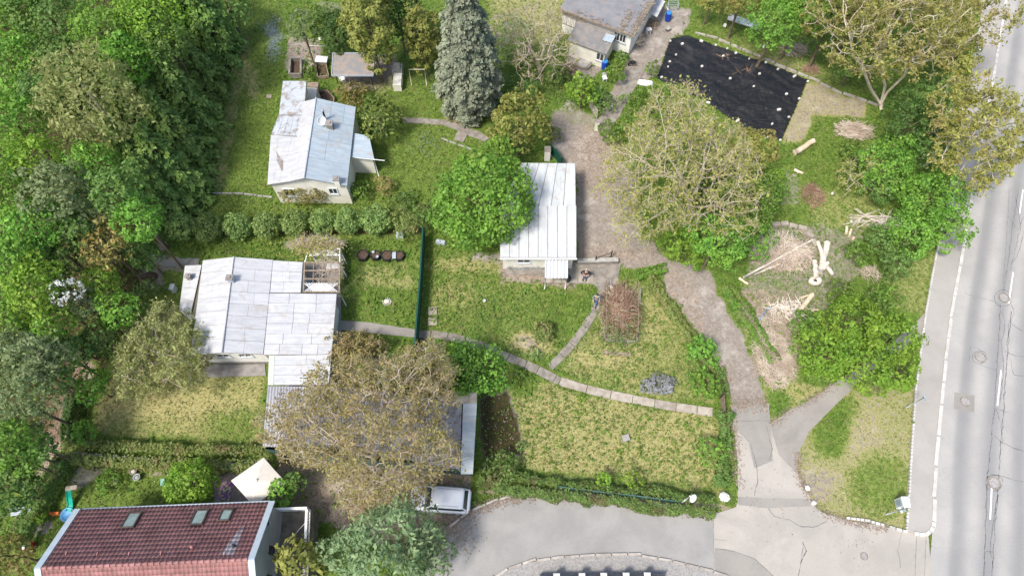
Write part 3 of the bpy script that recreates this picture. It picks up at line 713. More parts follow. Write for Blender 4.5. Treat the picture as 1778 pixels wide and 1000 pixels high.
def hedge(name, pts, w, h, mat, label, leaf=.11, dens=1.0, seed=1, cat='hedge', bump=.3, group=None, wvar=.25):
    """leafy run along a line of pixels (at ground level)"""
    rng = np.random.default_rng(seed); g = [np.array(G(*p))[:2] for p in pts]; L = [np.linalg.norm(g[i + 1] - g[i]) for i in range(len(g) - 1)]; tot = sum(L)
    n = int(dens * tot * (w + 1.5 * h) / (leaf * leaf * .75) * 2.0); s = rng.uniform(0, tot, n); cum = np.concatenate([[0], np.cumsum(L)]); i = np.clip(np.searchsorted(cum, s) - 1, 0, len(L) - 1)
    ga = np.array(g); f = ((s - cum[i]) / np.array(L)[i])[:, None]; c = ga[i] * (1 - f) + ga[i + 1] * f; d = nrm(ga[i + 1] - ga[i]); sd = np.stack([-d[:, 1], d[:, 0]], 1)
    a = rng.uniform(-.25, math.pi + .25, n); ww = w / 2 * (1 + wvar * 2 * (fbm(s * .9, s * 0 + seed, seed) - .5)); hh = h * (1 + bump * 2 * (fbm(s * 1.3 + np.cos(a) * .8, s * 0 + 9, seed + 3) - .5))
    ca, sa = np.cos(a), np.sin(a); ex = np.sign(ca) * abs(ca) ** .5; ez = np.sign(sa) * abs(sa) ** .5
    rr = rng.uniform(.8, 1.04, n) * (1 + .22 * (fbm(s * 3, a * 2.2, seed + 5) - .5))
    P = np.stack([c[:, 0] + sd[:, 0] * ex * ww * rr, c[:, 1] + sd[:, 1] * ex * ww * rr, np.maximum(.04, .25 * h + ez * hh * .75 * rr)], 1)
    N = np.stack([sd[:, 0] * ca, sd[:, 1] * ca, sa + .35], 1)
    T = np.clip(fbm(s * 2.5, a * 2, seed + 8) * 1.6 - .3, 0, 1) * .7 + rng.uniform(0, .3, n)
    mid = ga[len(ga) // 2]; root = thing(name, (mid[0], mid[1], 0), label, cat, group)
    quads('foliage', leafquads(P, N, leaf, rng, 1.5, .6), M[mat], root, tint=T)
    mb = MB()
    for k in range(max(3, int(tot / .6))):
        q = (k + .5) * tot / max(3, int(tot / .6)); j = min(max(np.searchsorted(cum, q) - 1, 0), len(L) - 1); p = ga[j] + (ga[j + 1] - ga[j]) * (q - cum[j]) / L[j]
        mb.tube([(p[0], p[1], 0), (p[0] + .08, p[1], h * .8)], [.03, .012], 5)
    mb.build('stems', M['bark'], root)['kind'] = 'stuff'
    return root

def sticks(name, px, py, rxp, ryp, n, hz, label,  mat='cane', r=(.008, .03), L=(.5, 1.6), seed=1, cat='brush pile', flat=.25, dirv=None, leafm=None, top=True, parent=None, h=0.0):
    rng = np.random.default_rng(seed); c = np.array(G(px, py, h)); m = mpp(py)
    a = rng.uniform(0, 6.28, n); q = np.sqrt(rng.uniform(0, 1, n)); x = q * np.cos(a); y = q * np.sin(a)
    z = hz * (1 - q ** 2) * rng.uniform(.2, 1, n) + .03 + h
    P = np.stack([c[0] + x * rxp * m, c[1] + y * ryp * m / .9, z], 1); an = rng.uniform(0, math.pi, n) if dirv is None else rng.normal(size=n) * .4 + dirv
    D = np.stack([np.cos(an), np.sin(an), rng.normal(size=n) * flat], 1); D = nrm(D); l = rng.uniform(*L, n)[:, None]
    K = D + rng.normal(size=D.shape) * .25; rr = rng.uniform(*r, n)
    A = P - D * l / 2; B = P + K * l / 2; A[:, 2] = np.maximum(A[:, 2], .02); B[:, 2] = np.maximum(B[:, 2], .02)
    Q = np.concatenate([prisms(A, P, rr * .8, rr), prisms(P, B, rr, rr * .5)])
    o = quads(name, Q, M[mat], parent, origin=None if parent else (c[0], c[1], 0))
    return tag(o, label, cat) if parent is None else o

def scatter(name, n, leaf, mat, keyf, seed, hz=(.02, .08), aspect=2.2, region=(-54, 54, 1, 61), tilt=.8, tri=False):
    rng = np.random.default_rng(seed); x = rng.uniform(region[0], region[1], n); y = rng.uniform(region[2], region[3], n)
    px, py = PX(x, y); k = (px > -40) & (px < 1820) & (py > -40) & (py < 1040); x, y = x[k], y[k]
    p = keyf(cover(x, y), fbm(x * 2.2, y * 2.2, 21), fbm(x * .5, y * .5, 31)); k = rng.uniform(size=len(x)) < p; x, y = x[k], y[k]
    P = np.stack([x, y, rng.uniform(*hz, len(x)) - .03], 1)
    ok = np.ones(len(x), bool)
    for pts in HARD:
        px, py = PX(x, y); ok &= inpoly(px, py, pts) < -1.5
    P = P[ok]; N = np.tile([0, 0, 1.], (len(P), 1))
    T = np.clip(fbm(P[:, 0] * 3, P[:, 1] * 3, 7) * 1.5 - .25, 0, 1)
    return tag(quads(name, leafquads(P, N, leaf, rng, aspect, tilt), M[mat], tint=T), kind='stuff')

# ------------------------------------------------------------------ roads, pavements, paths
HARD = []
def flat(name, pts, z, m, jit=.05, th=.06, hard=True, parent=None, seed=0):
    if hard: HARD.append(pts)
    w = [G(*p) for p in pts]; out = []
    for i in range(len(w)):
        a, b = w[i], w[(i + 1) % len(w)]; n = max(1, int((b - a).length / .35))
        for k in range(n):
            p = a.lerp(b, k / n); j = (fbm(np.array([p.x * 1.7]), np.array([p.y * 1.7]), 11 + seed)[0] - .5) * 2 * jit
            d = (b - a).normalized(); out.append(Vector((p.x - d.y * j, p.y + d.x * j, z)))
    o = MB().slab(out, th).build(name, m, parent)
    if parent is None: tag(o, kind='structure')
    return o

KERB = [(1760, -90), (1746, 0), (1724, 133), (1702, 253), (1680, 374), (1668, 449), (1654, 524), (1644, 595), (1636, 670), (1627, 762), (1622, 830), (1620, 905), (1619, 913), (1615, 921), (1607, 928)]
INNER = [(1722, -90), (1708, 0), (1690, 110), (1668, 230), (1645, 350), (1624, 446), (1617, 483), (1607, 541), (1600, 592), (1589, 677), (1583, 762), (1578, 850), (1573, 922)]
# main road: a strip from its left edge 19 m across, with the distance from the edge stored for the wheel tracks
def main_road():
    ys = np.arange(-150, 1330, 20.); kx = np.interp(ys, [p[1] for p in KERB[:12]] + [1000, 1330], [p[0] for p in KERB[:12]] + [1612, 1590])
    V = []; ac = np.arange(0, 19.1, .5)
    for y, x in zip(ys, kx):
        g = G(x, y)
        for a in ac: V.append((g.x + a, g.y, .012)); 
    n = len(ac); i = (np.arange(len(ys) - 1)[:, None] * n + np.arange(n - 1)[None, :]).ravel()
    o = mesh_idx('main_road', V, np.stack([i + n, i + n + 1, i + 1, i], 1), M['road'])
    a = o.data.attributes.new('across', 'FLOAT', 'POINT'); a.data.foreach_set('value', np.tile(ac, len(ys)).astype(np.float32))
    tag(o, kind='structure'); HARD.append([(1746, 0), (1680, 374), (1636, 670), (1620, 905), (1612, 1100), (1900, 1100), (1900, -50)])
main_road()
flat('pavement', KERB[1:] + [(1591, 927), (1573, 922)] + INNER[1:-1][::-1] + [(1722, -90), (1760, -90)], .11, M['walk'], .0, .16)
JUNC = [(1590, 926), (1612, 930), (1617, 1000), (1622, 1120), (1245, 1120), (1238, 893), (1278, 880), (1282, 862), (1400, 862), (1425, 888), (1470, 903), (1530, 913)]
SIDE = [(700, 1120), (740, 985), (775, 925), (814, 890), (851, 874), (889, 862), (948, 857), (1016, 862), (1084, 871), (1169, 880), (1240, 893), (1246, 990), (1250, 1010), (1220, 988), (1152, 973), (1097, 964), (1033, 965), (965, 969), (914, 978), (880, 990), (840, 1020), (800, 1120)]
flat('side_road', SIDE, .020, M['side'], .04)
flat('road_junction', JUNC, .024, M['junction'], .03)
flat('lower_asphalt_patch', [(1241, 951), (1270, 955), (1310, 968), (1345, 1002), (1360, 1120), (1243, 1120)], .032, M['patch'], .05)
DRV = [(1268, 702), (1335, 700), (1336, 738), (1372, 712), (1410, 694), (1450, 666), (1478, 660), (1475, 675), (1440, 706), (1402, 748), (1384, 785), (1386, 822), (1396, 850), (1408, 866), (1281, 866), (1280, 800), (1274, 745)]
flat('driveway', DRV, .016, M['junction'], .10)
flat('driveway_patch', [(1270, 702), (1335, 700), (1337, 735), (1342, 800), (1310, 812), (1300, 770), (1275, 738)], .024, M['patch'], .08, hard=False)
flat('driveway_gutter', [(1282, 862), (1320, 864), (1400, 866), (1412, 878), (1330, 882), (1282, 876)], .030, M['patch'], .04, hard=False)
flat('footpath', [(1338, 740), (1372, 712), (1410, 692), (1448, 666), (1520, 620), (1588, 562), (1607, 541), (1601, 580), (1560, 612), (1500, 655), (1445, 708), (1404, 750), (1386, 786), (1384, 822), (1352, 790)], .030, M['path_a'], .05)
flat('garden_path_asphalt', [(585, 556), (640, 560), (723, 572), (722, 586), (640, 578), (590, 573)], .020, M['path_a'], .05)
flat('house_apron', [(578, 520), (592, 520), (594, 600), (578, 604)], .018, M['path_a'], .03)
flat('porch_floor', [(522, 458), (590, 458), (592, 520), (520, 520)], .018, M['plinth'], .02)
flat('west_path', [(262, 450), (345, 449), (345, 462), (285, 463)], .020, M['path_a'], .12)
flat('upper_path', [(696, 204), (770, 208), (800, 218), (830, 228), (850, 240), (842, 246), (815, 236), (770, 217), (700, 213)], .02, M['oldconcrete'], .1)
flat('step_slab', [(800, 218), (817, 226), (804, 248), (788, 243)], .05, M['oldconcrete'], .02)
flat('shed_path', [(1098, 112), (1120, 122), (1078, 200), (1058, 226), (1042, 215), (1070, 165)], .02, M['oldconcrete'], .15)
flat('terrace_paving', [(944, 455), (1078, 458), (1070, 500), (1042, 505), (1030, 494), (944, 490)], .03, M['oldconcrete'], .05)
flat('rear_strip', [(876, 468), (944, 468), (944, 478), (878, 477)], .02, M['oldconcrete'], .1)
for k_ in range(6): flat('terrace_slab', [(948 + k_ * 14, 478), (960 + k_ * 14, 478), (960 + k_ * 14, 491), (948 + k_ * 14, 491)], .055, M['concrete'], .01, .05, hard=False, seed=k_)
flat('house_plinth_path', [(350, 634), (460, 632), (462, 652), (352, 655)], .02, M['plinth'], .05)
flat('patio', [(372, 803), (470, 800), (475, 890), (372, 890)], .03, mk('patio_blocks', (0.17, 0.14, 0.13), (0.24, 0.20, 0.18), 6, fs=9, fine=.4), .02)
flat('annex_path', [(735, 586), (742, 586), (752, 606), (738, 608)], .02, M['oldconcrete'], .06)
LOWB = [(914, 977), (965, 968), (1033, 964), (1097, 963), (1152, 972), (1220, 987), (1262, 1001), (1330, 1120), (780, 1120), (842, 1015), (880, 989)]
flat('cobbled_pavement', LOWB, .10, mk('cobbles', (0.25, 0.24, 0.22), (0.33, 0.31, 0.29), 7, fs=14, fine=.45), .0, .14)
# slab paths: each slab cast separately, one surface to walk on
def slabs(name, pts, wpx, L, m, seed=0, gap=.05):
    rng = random.Random(seed); mb = MB(); w = [G(*p) for p in pts]; seg = [(w[i + 1] - w[i]).length for i in range(len(w) - 1)]; tot = sum(seg)
    def at(s):
        for i, q in enumerate(seg):
            if s <= q or i == len(seg) - 1: return w[i].lerp(w[i + 1], s / q)
            s -= q
    s = 0; k = 0
    while s < tot - .2:
        l = min(L * rng.uniform(.75, 1.25), tot - s); a, b = at(s), at(s + l - gap); d = (b - a).normalized(); n = Vector((-d.y, d.x, 0)); hw = wpx * mpp(pts[0][1]) / 2
        f = [hw * rng.uniform(.92, 1.06) for _ in range(4)]; z = Vector((0, 0, .035 + rng.uniform(0, .012)))
        mb.slab([a - n * f[0] + z, b - n * f[1] + z, b + n * f[2] + z, a + n * f[3] + z], .07); s += l
    tag(mb.build(name, m), kind='structure')
    q = [(p[0], p[1] - wpx * .45) for p in pts] + [(p[0], p[1] + wpx * .45) for p in pts[::-1]]; HARD.append(q)
slabs('garden_path', [(726, 580), (770, 582), (822, 595), (872, 616), (915, 634), (950, 650), (972, 663)], 15, 1.25, M['oldconcrete'], 1)
slabs('garden_path', [(973, 662), (1020, 676), (1070, 688), (1120, 697), (1175, 707), (1238, 716)], 15, 1.7, M['concrete'], 2)
slabs('garden_side_path', [(955, 638), (985, 608), (1008, 580), (1028, 550), (1040, 520), (1048, 494)], 14, 1.6, M['oldconcrete'], 3)

def stones(name, pts, size, L, m, z, seed=0, gap=.03, var=.1, skip=0.0):
    rng = random.Random(seed); mb = MB(); w = [G(*p) for p in pts]
    carry = 0
    for i in range(len(w) - 1):
        d = w[i + 1] - w[i]; q = d.length; d.normalize(); s = carry
        while s < q:
            l = L * rng.uniform(1 - var, 1 + var); c = w[i] + d * (s + l / 2)
            if rng.random() >= skip: mb.box((c.x, c.y, z), (l - gap, size[0] * rng.uniform(.92, 1.08), size[1]), math.atan2(d.y, d.x), .93)
            s += l
        carry = s - q
    tag(mb.build(name, m), kind='structure')
stones('kerb', KERB[:12], (.26, .22), 1.9, M['kerb'], .075, 1, .06, .35)
stones('kerb', [(1620, 905), (1619, 913), (1615, 921), (1608, 927), (1598, 928.5), (1591, 927)], (.26, .22), .42, M['kerb'], .075, 11, .03, .1)
stones('cobble_edging', INNER, (.14, .20), .26, M['kerb'], .06, 2, .06, .25)
stones('cobble_edging', [(1468, 899), (1500, 903), (1535, 912), (1573, 923)], (.18, .16), .36, M['kerb'], .06, 3, .06, .3, .2)
stones('side_kerb', [(780, 915), (814, 888), (851, 872), (889, 860), (948, 855), (1016, 860), (1084, 869), (1169, 878), (1237, 890)], (.14, .16), 1.0, M['dkerb'], .04, 4, .03)
stones('cobbled_kerb', [(800, 1060), (845, 1012), (880, 988), (914, 976), (965, 968), (1033, 963), (1097, 962), (1152, 971), (1220, 987), (1262, 1000), (1330, 1050)], (.17, .22), 1.0, M['dkerb'], .04, 5, .03)
stones('retaining_edge', [(1338, 392), (1360, 390), (1385, 396), (1402, 408), (1412, 422)], (.40, .30), .75, M['concrete'], .12, 6, .05)
stones('tarp_kerb', [(1345, 112), (1404, 135), (1450, 158), (1508, 178)], (.16, .2), 1.2, M['dkerb'], .05, 7, .06)
stones('lawn_kerb', [(1206, 58), (1240, 66), (1330, 104)], (.14, .2), 1.2, M['dkerb'], .05, 8, .06)
stones('garden_edging', [(368, 336), (420, 337), (462, 342)], (.12, .16), .9, M['stone'], .04, 8)
stones('garden_edging', [(766, 241), (790, 250), (818, 260)], (.10, .16), .8, M['stone'], .04, 9)
stones('garden_edging', [(128, 787), (190, 792), (255, 798)], (.18, .3), 1.2, M['stone'], .08, 10, .03)

# markings, sealed cracks, covers
def ribbon(mb, pts, w, z, seed=0, jit=.05, step=.3):
    r = random.Random(seed); q = []
    g = [G(*p) for p in pts]
    for i in range(len(g) - 1):
        n = max(1, int((g[i + 1] - g[i]).length / step))
        for k in range(n): q.append(g[i].lerp(g[i + 1], k / n) + Vector((r.uniform(-jit, jit), r.uniform(-jit, jit), 0)))
    q.append(g[-1])
    for i in range(len(q) - 1):
        d = (q[i + 1] - q[i]); 
        if d.length < 1e-4: continue
        d.normalize(); n = Vector((-d.y, d.x, 0)) * w / 2 * r.uniform(.4, 1.15); zz = Vector((0, 0, z)); e = d * .015
        mb.add([q[i] - n + zz - e, q[i] + n + zz - e, q[i + 1] + n + zz + e, q[i + 1] - n + zz + e], [(0, 3, 2, 1)])
mb = MB()
for a, b in (((1776, 330), (1770, 371)), ((1759, 473), (1751, 527)), ((1738, 643), (1731.5, 704)), ((1722, 840), (1719, 901)), ((1793, 180), (1788, 222))):
    ribbon(mb, [a, b], .15, .020, 0, 0, 9)
tag(mb.build('lane_marking', M['whitepaint']), kind='structure')
mb = MB(); R_ = random.Random(5)
ribbon(mb, [(1768, 330), (1757, 400), (1748, 470), (1742, 510)], .05, .0165, 1); ribbon(mb, [(1752, 330), (1747, 420), (1741, 505)], .03, .0165, 2)
ribbon(mb, [(1737, 530), (1733, 600), (1729, 660), (1725, 720), (1719, 780), (1713, 850), (1711, 920), (1708, 1010)], .07, .0165, 3)
ribbon(mb, [(1756, 540), (1750, 600), (1745, 660), (1742, 720), (1737, 780), (1732, 860), (1727, 920), (1722, 1010)], .06, .0165, 4)
ribbon(mb, [(1762, 340), (1772, 390), (1764, 430), (1758, 450), (1755, 470)], .04, .0165, 5); ribbon(mb, [(1675, 509), (1700, 517), (1728, 524)], .03, .0165, 6)
ribbon(mb, [(1750, 375), (1768, 400), (1776, 380), (1790, 350)], .05, .0165, 7); ribbon(mb, [(1757, 460), (1772, 430), (1778, 400)], .04, .0165, 8)
ribbon(mb, [(1741, 535), (1745, 570), (1738, 590), (1743, 640), (1736, 700)], .05, .0165, 9); ribbon(mb, [(1750, 555), (1765, 570), (1790, 580)], .04, .0165, 10)
ribbon(mb, [(1756, 530), (1761, 545), (1752, 562), (1748, 600)], .05, .0165, 11); ribbon(mb, [(1745, 610), (1765, 618), (1790, 622)], .05, .0165, 12); ribbon(mb, [(1754, 623), (1760, 650), (1790, 655)], .04, .0165, 13)
ribbon(mb, [(1729, 710), (1738, 735), (1741, 770), (1733, 762), (1722, 752)], .05, .0165, 14); ribbon(mb, [(1741, 768), (1765, 780), (1800, 792)], .06, .0165, 15); ribbon(mb, [(1720, 822), (1745, 828), (1790, 840)], .04, .0165, 16)
ribbon(mb, [(1722, 708), (1752, 716)], .04, .0165, 17); ribbon(mb, [(1727, 958), (1712, 957)], .05, .0165, 18); ribbon(mb, [(1732, 860), (1726, 900), (1719, 950), (1724, 985)], .06, .0165, 19)
ribbon(mb, [(1684, 602), (1682, 628)], .03, .0165, 20); ribbon(mb, [(1684, 602), (1700, 606), (1716, 624)], .03, .0165, 21); ribbon(mb, [(1697, 632), (1726, 641)], .025, .0165, 22)
for cx, cy, rr in ((1742, 518, .72), (1726, 838, .62), (1701, 620, .55)):
    ribbon(mb, [(cx + rr / mpp(cy) * math.cos(a), cy + rr / mpp(cy) * math.sin(a) * .93) for a in np.linspace(.3, 6.1, 16)], .05, .0165, int(cx), .02)
ribbon(mb, [(1591, 930), (1588, 1010)], .03, .0285, 23, .01); ribbon(mb, [(1608, 930), (1604, 1010)], .03, .0285, 24, .01)
ribbon(mb, [(1240, 936), (1262, 938)], .02, .0285, 25, .01); ribbon(mb, [(1238, 894), (1240, 985)], .03, .0285, 25, .01); ribbon(mb, [(1243, 952), (1275, 957), (1310, 970), (1345, 1002)], .03, .0365, 26, .02)
ribbon(mb, [(1328, 876), (1345, 896), (1372, 903), (1392, 915), (1418, 913), (1435, 905)], .05, .0285, 27); ribbon(mb, [(1395, 940), (1392, 970), (1386, 1005)], .05, .0285, 28); ribbon(mb, [(1393, 940), (1399, 955), (1391, 975)], .07, .0285, 29)
ribbon(mb, [(1565, 925), (1562, 945), (1558, 955), (1563, 985)], .03, .0285, 30); ribbon(mb, [(1303, 770), (1312, 800), (1316, 830), (1310, 860)], .05, .0285, 31); ribbon(mb, [(1331, 738), (1340, 780), (1336, 800)], .04, .0345, 32)
ribbon(mb, [(1270, 731), (1336, 730)], .03, .0285, 34, .02)
tag(mb.build('sealed_cracks', M['cratty']), kind='structure')
flat('manhole_patch', [(1657, 681), (1692, 687), (1691, 716), (1656, 710)], .017, M['patch'], .0, .02, hard=False)
def manhole(px, py, r, label, ring=True, patch=0, z=.020):
    g = G(px, py); t = thing('manhole_cover', (g.x, g.y, 0), label, 'manhole cover', 'manhole covers in the main road')
    if ring: MB().lathe((g.x, g.y, z), [(r * 1.35, -.02), (r * 1.35, .004), (r, .006), (r, -.02)], 24, False).build('frame', M['oldconcrete'], t)
    mb = MB(); mb.lathe((g.x, g.y, z), [(r * .97, -.02), (r * .97, .012), (r * .7, .014), (r * .66, .008), (r * .3, .008), (r * .27, .014)], 20, False)
    mb.build('lid', M['rustlid'], t); return t
M['rustlid'] = mk('iron_lid', (0.27, 0.24, 0.225), (0.40, 0.375, 0.355), 9, .7, .4)
manhole(1743, 517, .34, 'round manhole cover ringed by tar beside a white dash, upper one in the road')
manhole(1702, 620, .34, 'rusty round manhole cover inside a square crack, midway along the road')
manhole(1676, 697, .30, 'rusty manhole cover set in a square darker asphalt patch')
manhole(1726, 838, .36, 'round pale manhole cover at the top of the lowest white dash')
manhole(1500, 965, .20, 'small iron cover in the pale asphalt of the side road junction', z=.03)
manhole(1762, 40, .34, 'faint manhole cover at the top right of the road')
g = G(841, 884); t = thing('drain_grate', (g.x, g.y, 0), 'square drain grate beside the kerb of the side road near the car', 'drain grate')
mb = MB(); mb.box((g.x, g.y, .03), (.62, .50, .02), .35); mb.build('frame', M['oldconcrete'], t)
mb = MB()
for k in range(7): mb.box((g.x + (k - 3) * .07 * math.cos(.35), g.y + (k - 3) * .07 * math.sin(.35), .044), (.03, .38, .012), .35)
mb.build('bars', M['rustlid'], t)
ground()

# ------------------------------------------------------------------ buildings
def GV(px, py, h): return G(px, py, h)
def panels(mb, A, B, C, D, nu, nv, gap=.014, th=.035, seam=.03, sd=1, lift=0.0, jog=True):
    """sheet roof: A-B ridge side, D-C eave side; nu strips along A-B, each cut in nv sheets, raised seams between strips"""
    A, B, C, D = map(Vector, (A, B, C, D)); r = random.Random(sd); P = lambda u, v: A.lerp(B, u).lerp(D.lerp(C, u), v)
    L = (B - A).length; g = gap / L
    for i in range(nu):
        u0, u1 = i / nu + g, (i + 1) / nu - g; k = nv if not jog else max(1, nv + r.choice((-1, 0, 0, 1)))
        cut = [0] + sorted(min(.95, max(.05, (j + r.uniform(-.25, .25)) / k)) for j in range(1, k)) + [1]
        for j in range(k):
            e = Vector((0, 0, lift + r.uniform(0, .006)))
            mb.slab([P(u0, cut[j]) + e, P(u1, cut[j]) + e, P(u1, cut[j + 1] - .005) + e, P(u0, cut[j + 1] - .005) + e], th)
    if seam > .024:
        for i in range(nu + 1):
            u = min(.9985, max(.0015, i / nu)); a, b = P(u, 0), P(u, 1); e = Vector((0, 0, lift + seam * .5))
            mb.beam(a + e, b + e, seam, seam)
    k0 = len(mb.f); mb.slab([p + Vector((0, 0, lift - th - .004)) for p in (A, B, C, D)], .05); mb.dark |= set(range(k0, len(mb.f)))

def walls(mb, foot, tops, base=0.0, inset=0):
    n = len(foot)
    for i in range(n):
        a, b = foot[i], foot[(i + 1) % n]; ta, tb = tops[i], tops[(i + 1) % n]
        mb.add([(a.x, a.y, base), (b.x, b.y, base), (b.x, b.y, tb), (a.x, a.y, ta)], [(0, 1, 2, 3)])

def window(parent, c, u, w, h, n, name='window', frame='whitepaint', glass='glass', cross=True):
    """window centred at c in a wall with horizontal direction u and outward normal n"""
    c, u, n = Vector(c), Vector(u).normalized(), Vector(n).normalized(); up = Vector((0, 0, 1)); mb = MB(); t = .07
    for s in (-1, 1):
        mb.beam(c + u * s * w / 2 - up * (h / 2 + t / 2) + n * .02, c + u * s * w / 2 + up * (h / 2 + t / 2) + n * .02, t, .08)
        mb.beam(c + up * s * h / 2 - u * (w / 2 - t / 2) + n * .019, c + up * s * h / 2 + u * (w / 2 - t / 2) + n * .019, .08, t)
    if cross: mb.beam(c - up * (h / 2 - t / 2) + n * .017, c + up * (h / 2 - t / 2) + n * .017, t * .8, .06)
    f = mb.build(name, M[frame], parent)
    q = [c - u * w / 2 - up * h / 2, c + u * w / 2 - up * h / 2, c + u * w / 2 + up * h / 2, c - u * w / 2 + up * h / 2]
    g = MB(); g.add([p + n * .006 for p in q], [(0, 1, 2, 3)]); g.build('pane', M[glass], f)
    s = MB(); s.beam(c - up * (h / 2 + .07) - u * (w / 2 + .08) + n * .06, c - up * (h / 2 + .07) + u * (w / 2 + .08) + n * .06, .12, .04); s.build('sill', M['greymetal'], f)
    return f

def inset(ps, d):
    c = sum(ps, Vector()) / len(ps)
    return [Vector((p.x - (p.x - c.x) / (p - c).length * d, p.y - (p.y - c.y) / (p - c).length * d, p.z)) for p in ps]

# ---- house with the pale sheet roof (left)
t = thing('house', (*G(400, 620)[:2], 0), 'white single-storey house with pale sheet gable roof and porch, left of the green fence', 'house')
he, hr = 2.75, 3.5
NW, SW, NR, SR, NE_, SE_ = GV(352, 452, he), GV(330, 617, he), GV(406, 446, hr), GV(386, 612, hr), GV(474, 451, he), GV(457, 615, he)
m1 = MB(); panels(m1, NR, SR, SW, NW, 7, 1, sd=1, seam=.022); m1.build('west_roof_slope', M['roof_w'], t)
m2 = MB(); panels(m2, NR, SR, SE_, NE_, 8, 2, sd=2, seam=.022); m2.build('east_roof_slope', M['roof_w'], t)
mb = MB(); mb.tube([NR + Vector((0, 0, .05)), SR + Vector((0, 0, .05))], .055, 8); mb.build('ridge_cap', M['roof_w'], t)
z0 = 2.72
pr = MB(); a, b, c, d = GV(474, 452, z0), GV(526, 455, z0 - .1), GV(522, 508, z0 - .1), GV(469, 508, z0); panels(pr, a, d, c, b, 3, 2, sd=3, seam=.02)
a, b, c, d = GV(468, 509, z0), GV(585, 510, z0 - .2), GV(576, 615, z0 - .2), GV(458, 616, z0); panels(pr, a, d, c, b, 6, 3, sd=4, seam=.02)
a, b, c, d = GV(477, 617, z0 - .02), GV(576, 615, z0 - .2), GV(571, 668, z0 - .2), GV(475, 668, z0 - .02); panels(pr, a, d, c, b, 3, 2, sd=5, seam=.02)
pr.build('porch_roof', M['roof_w'], t)
mb = MB(); mb.slab([GV(467, 617, z0 - .04), GV(476.5, 617, z0 - .04), GV(474.5, 668, z0 - .04), GV(465, 668, z0 - .04)], .08); mb.build('gutter_strip', mk('pale_green_gutter', (0.55, 0.62, 0.48), (0.5, 0.56, 0.45), 3), t)
mb = MB(); ft = inset([GV(330, 617, he), GV(457, 615, he), GV(474, 451, he), GV(352, 452, he)], .45)
n = Vector((0, 0, 0)); base = [Vector((p.x, p.y, 0)) for p in ft]
walls(mb, base, [he - .1] * 4); sw, se = base[0], base[1]; k = (sw + se) / 2 + (SR - (SW + SE_) / 2) * 1.0
apex = Vector(((sw.x + se.x) / 2 + .03, (sw.y + se.y) / 2, hr - .15)); nw, ne = base[3], base[2]; apn = Vector(((nw.x + ne.x) / 2, (nw.y + ne.y) / 2, hr - .15))
mb.add([(sw.x, sw.y, he - .1), (se.x, se.y, he - .1), apex], [(0, 1, 2)]); mb.add([(nw.x, nw.y, he - .1), (ne.x, ne.y, he - .1), apn], [(0, 2, 1)])
ft2 = inset([GV(466, 618, 2.5), GV(571, 615, 2.5), GV(582, 511, 2.5), GV(474, 509, 2.5)], .3); walls(mb, [Vector((p.x, p.y, 0)) for p in ft2], [2.45] * 4)
ft3 = inset([GV(478, 660, 2.5), GV(568, 660, 2.5), GV(574, 612, 2.5), GV(480, 612, 2.5)], .3); walls(mb, [Vector((p.x, p.y, 0)) for p in ft3], [2.45] * 4)
ft4 = inset([GV(476, 512, 2.5), GV(520, 512, 2.5), GV(524, 458, 2.5), GV(478, 458, 2.5)], .2); walls(mb, [Vector((p.x, p.y, 0)) for p in ft4], [2.45] * 4)
mb.build('wall', M['white'], t)
u = (se - sw).normalized(); nn = Vector((u.y, -u.x, 0)); Lw = (se - sw).length
for f in (.36, .70): window(t, sw + u * Lw * f + Vector((0, 0, 1.75)), u, .95, .62, nn)
v = MB(); c0 = apex - Vector((0, 0, .28)) + nn * .03
for k in range(4): v.beam(c0 - u * .35 + Vector((0, 0, k * .05)), c0 + u * .35 + Vector((0, 0, k * .05)), .04, .02)
v.build('gable_vent', M['darkwood'], t)
mb = MB(); mb.slab([p + Vector((0, 0, .35)) for p in [sw + nn * .05 - u * .05, se + nn * .05 + u * .05, ne + u * .05, nw - u * .05]], .4); mb.build('plinth', M['plinth'], t)
mb = MB(); mb.tube([GV(349, 622, 2.6), GV(352, 628, 2.1), Vector((sw.x, sw.y, 1.9)) + nn * .08, Vector((sw.x - .1, sw.y, .05)) + nn * .1], .045, 6); mb.build('downpipe', M['whitepaint'], t)
# lower lean-to along the west side
mb = MB(); panels(mb, GV(350, 460, 2.5), GV(331, 545, 2.5), GV(311, 537, 2.2), GV(321, 461, 2.2), 4, 1, sd=7, seam=.02)
panels(mb, GV(331, 546, 2.5), GV(337, 566, 2.5), GV(330, 556, 2.3), GV(311, 538, 2.2), 1, 1, sd=7, seam=.0); mb.build('lean_to_roof', M['roof_w'], t)
mb = MB(); fa = inset([GV(350, 462, 2.3), GV(333, 545, 2.3), GV(312, 536, 2.1), GV(322, 463, 2.1)], .15); walls(mb, [Vector((p.x, p.y, 0)) for p in fa][::-1], [2.1] * 4); mb.build('lean_to_wall', M['whitewall'], t)
def chimney(parent, px, py, h, w, ht, m='greymetal', round_=False):
    g = GV(px, py, h); mb = MB()
    if round_: mb.tube([g - Vector((0, 0, .3)), g + Vector((0, 0, ht))], w / 2, 10); o = mb.build('flue', M[m], parent); c = MB(); c.lathe(g + Vector((0, 0, ht + .06)), [(w * .9, 0), (w * .5, .1), (.01, .16)], 12); c.build('cowl', M['greymetal'], o); return o
    mb.box(g + Vector((0, 0, ht / 2 - .15)), (w, w * .9, ht + .3)); o = mb.build('chimney', M[m], parent)
    c = MB(); c.box(g + Vector((0, 0, ht + .05)), (w * 1.25, w * 1.15, .08)); c.box(g + Vector((0, 0, ht + .13)), (w * .5, w * .5, .07)); c.build('cap', M['plinth'], o)
    return o
chimney(t, 404, 489, 3.3, .42, .65, 'greymetal'); chimney(t, 330, 483, 2.4, .34, .4, 'plinth')
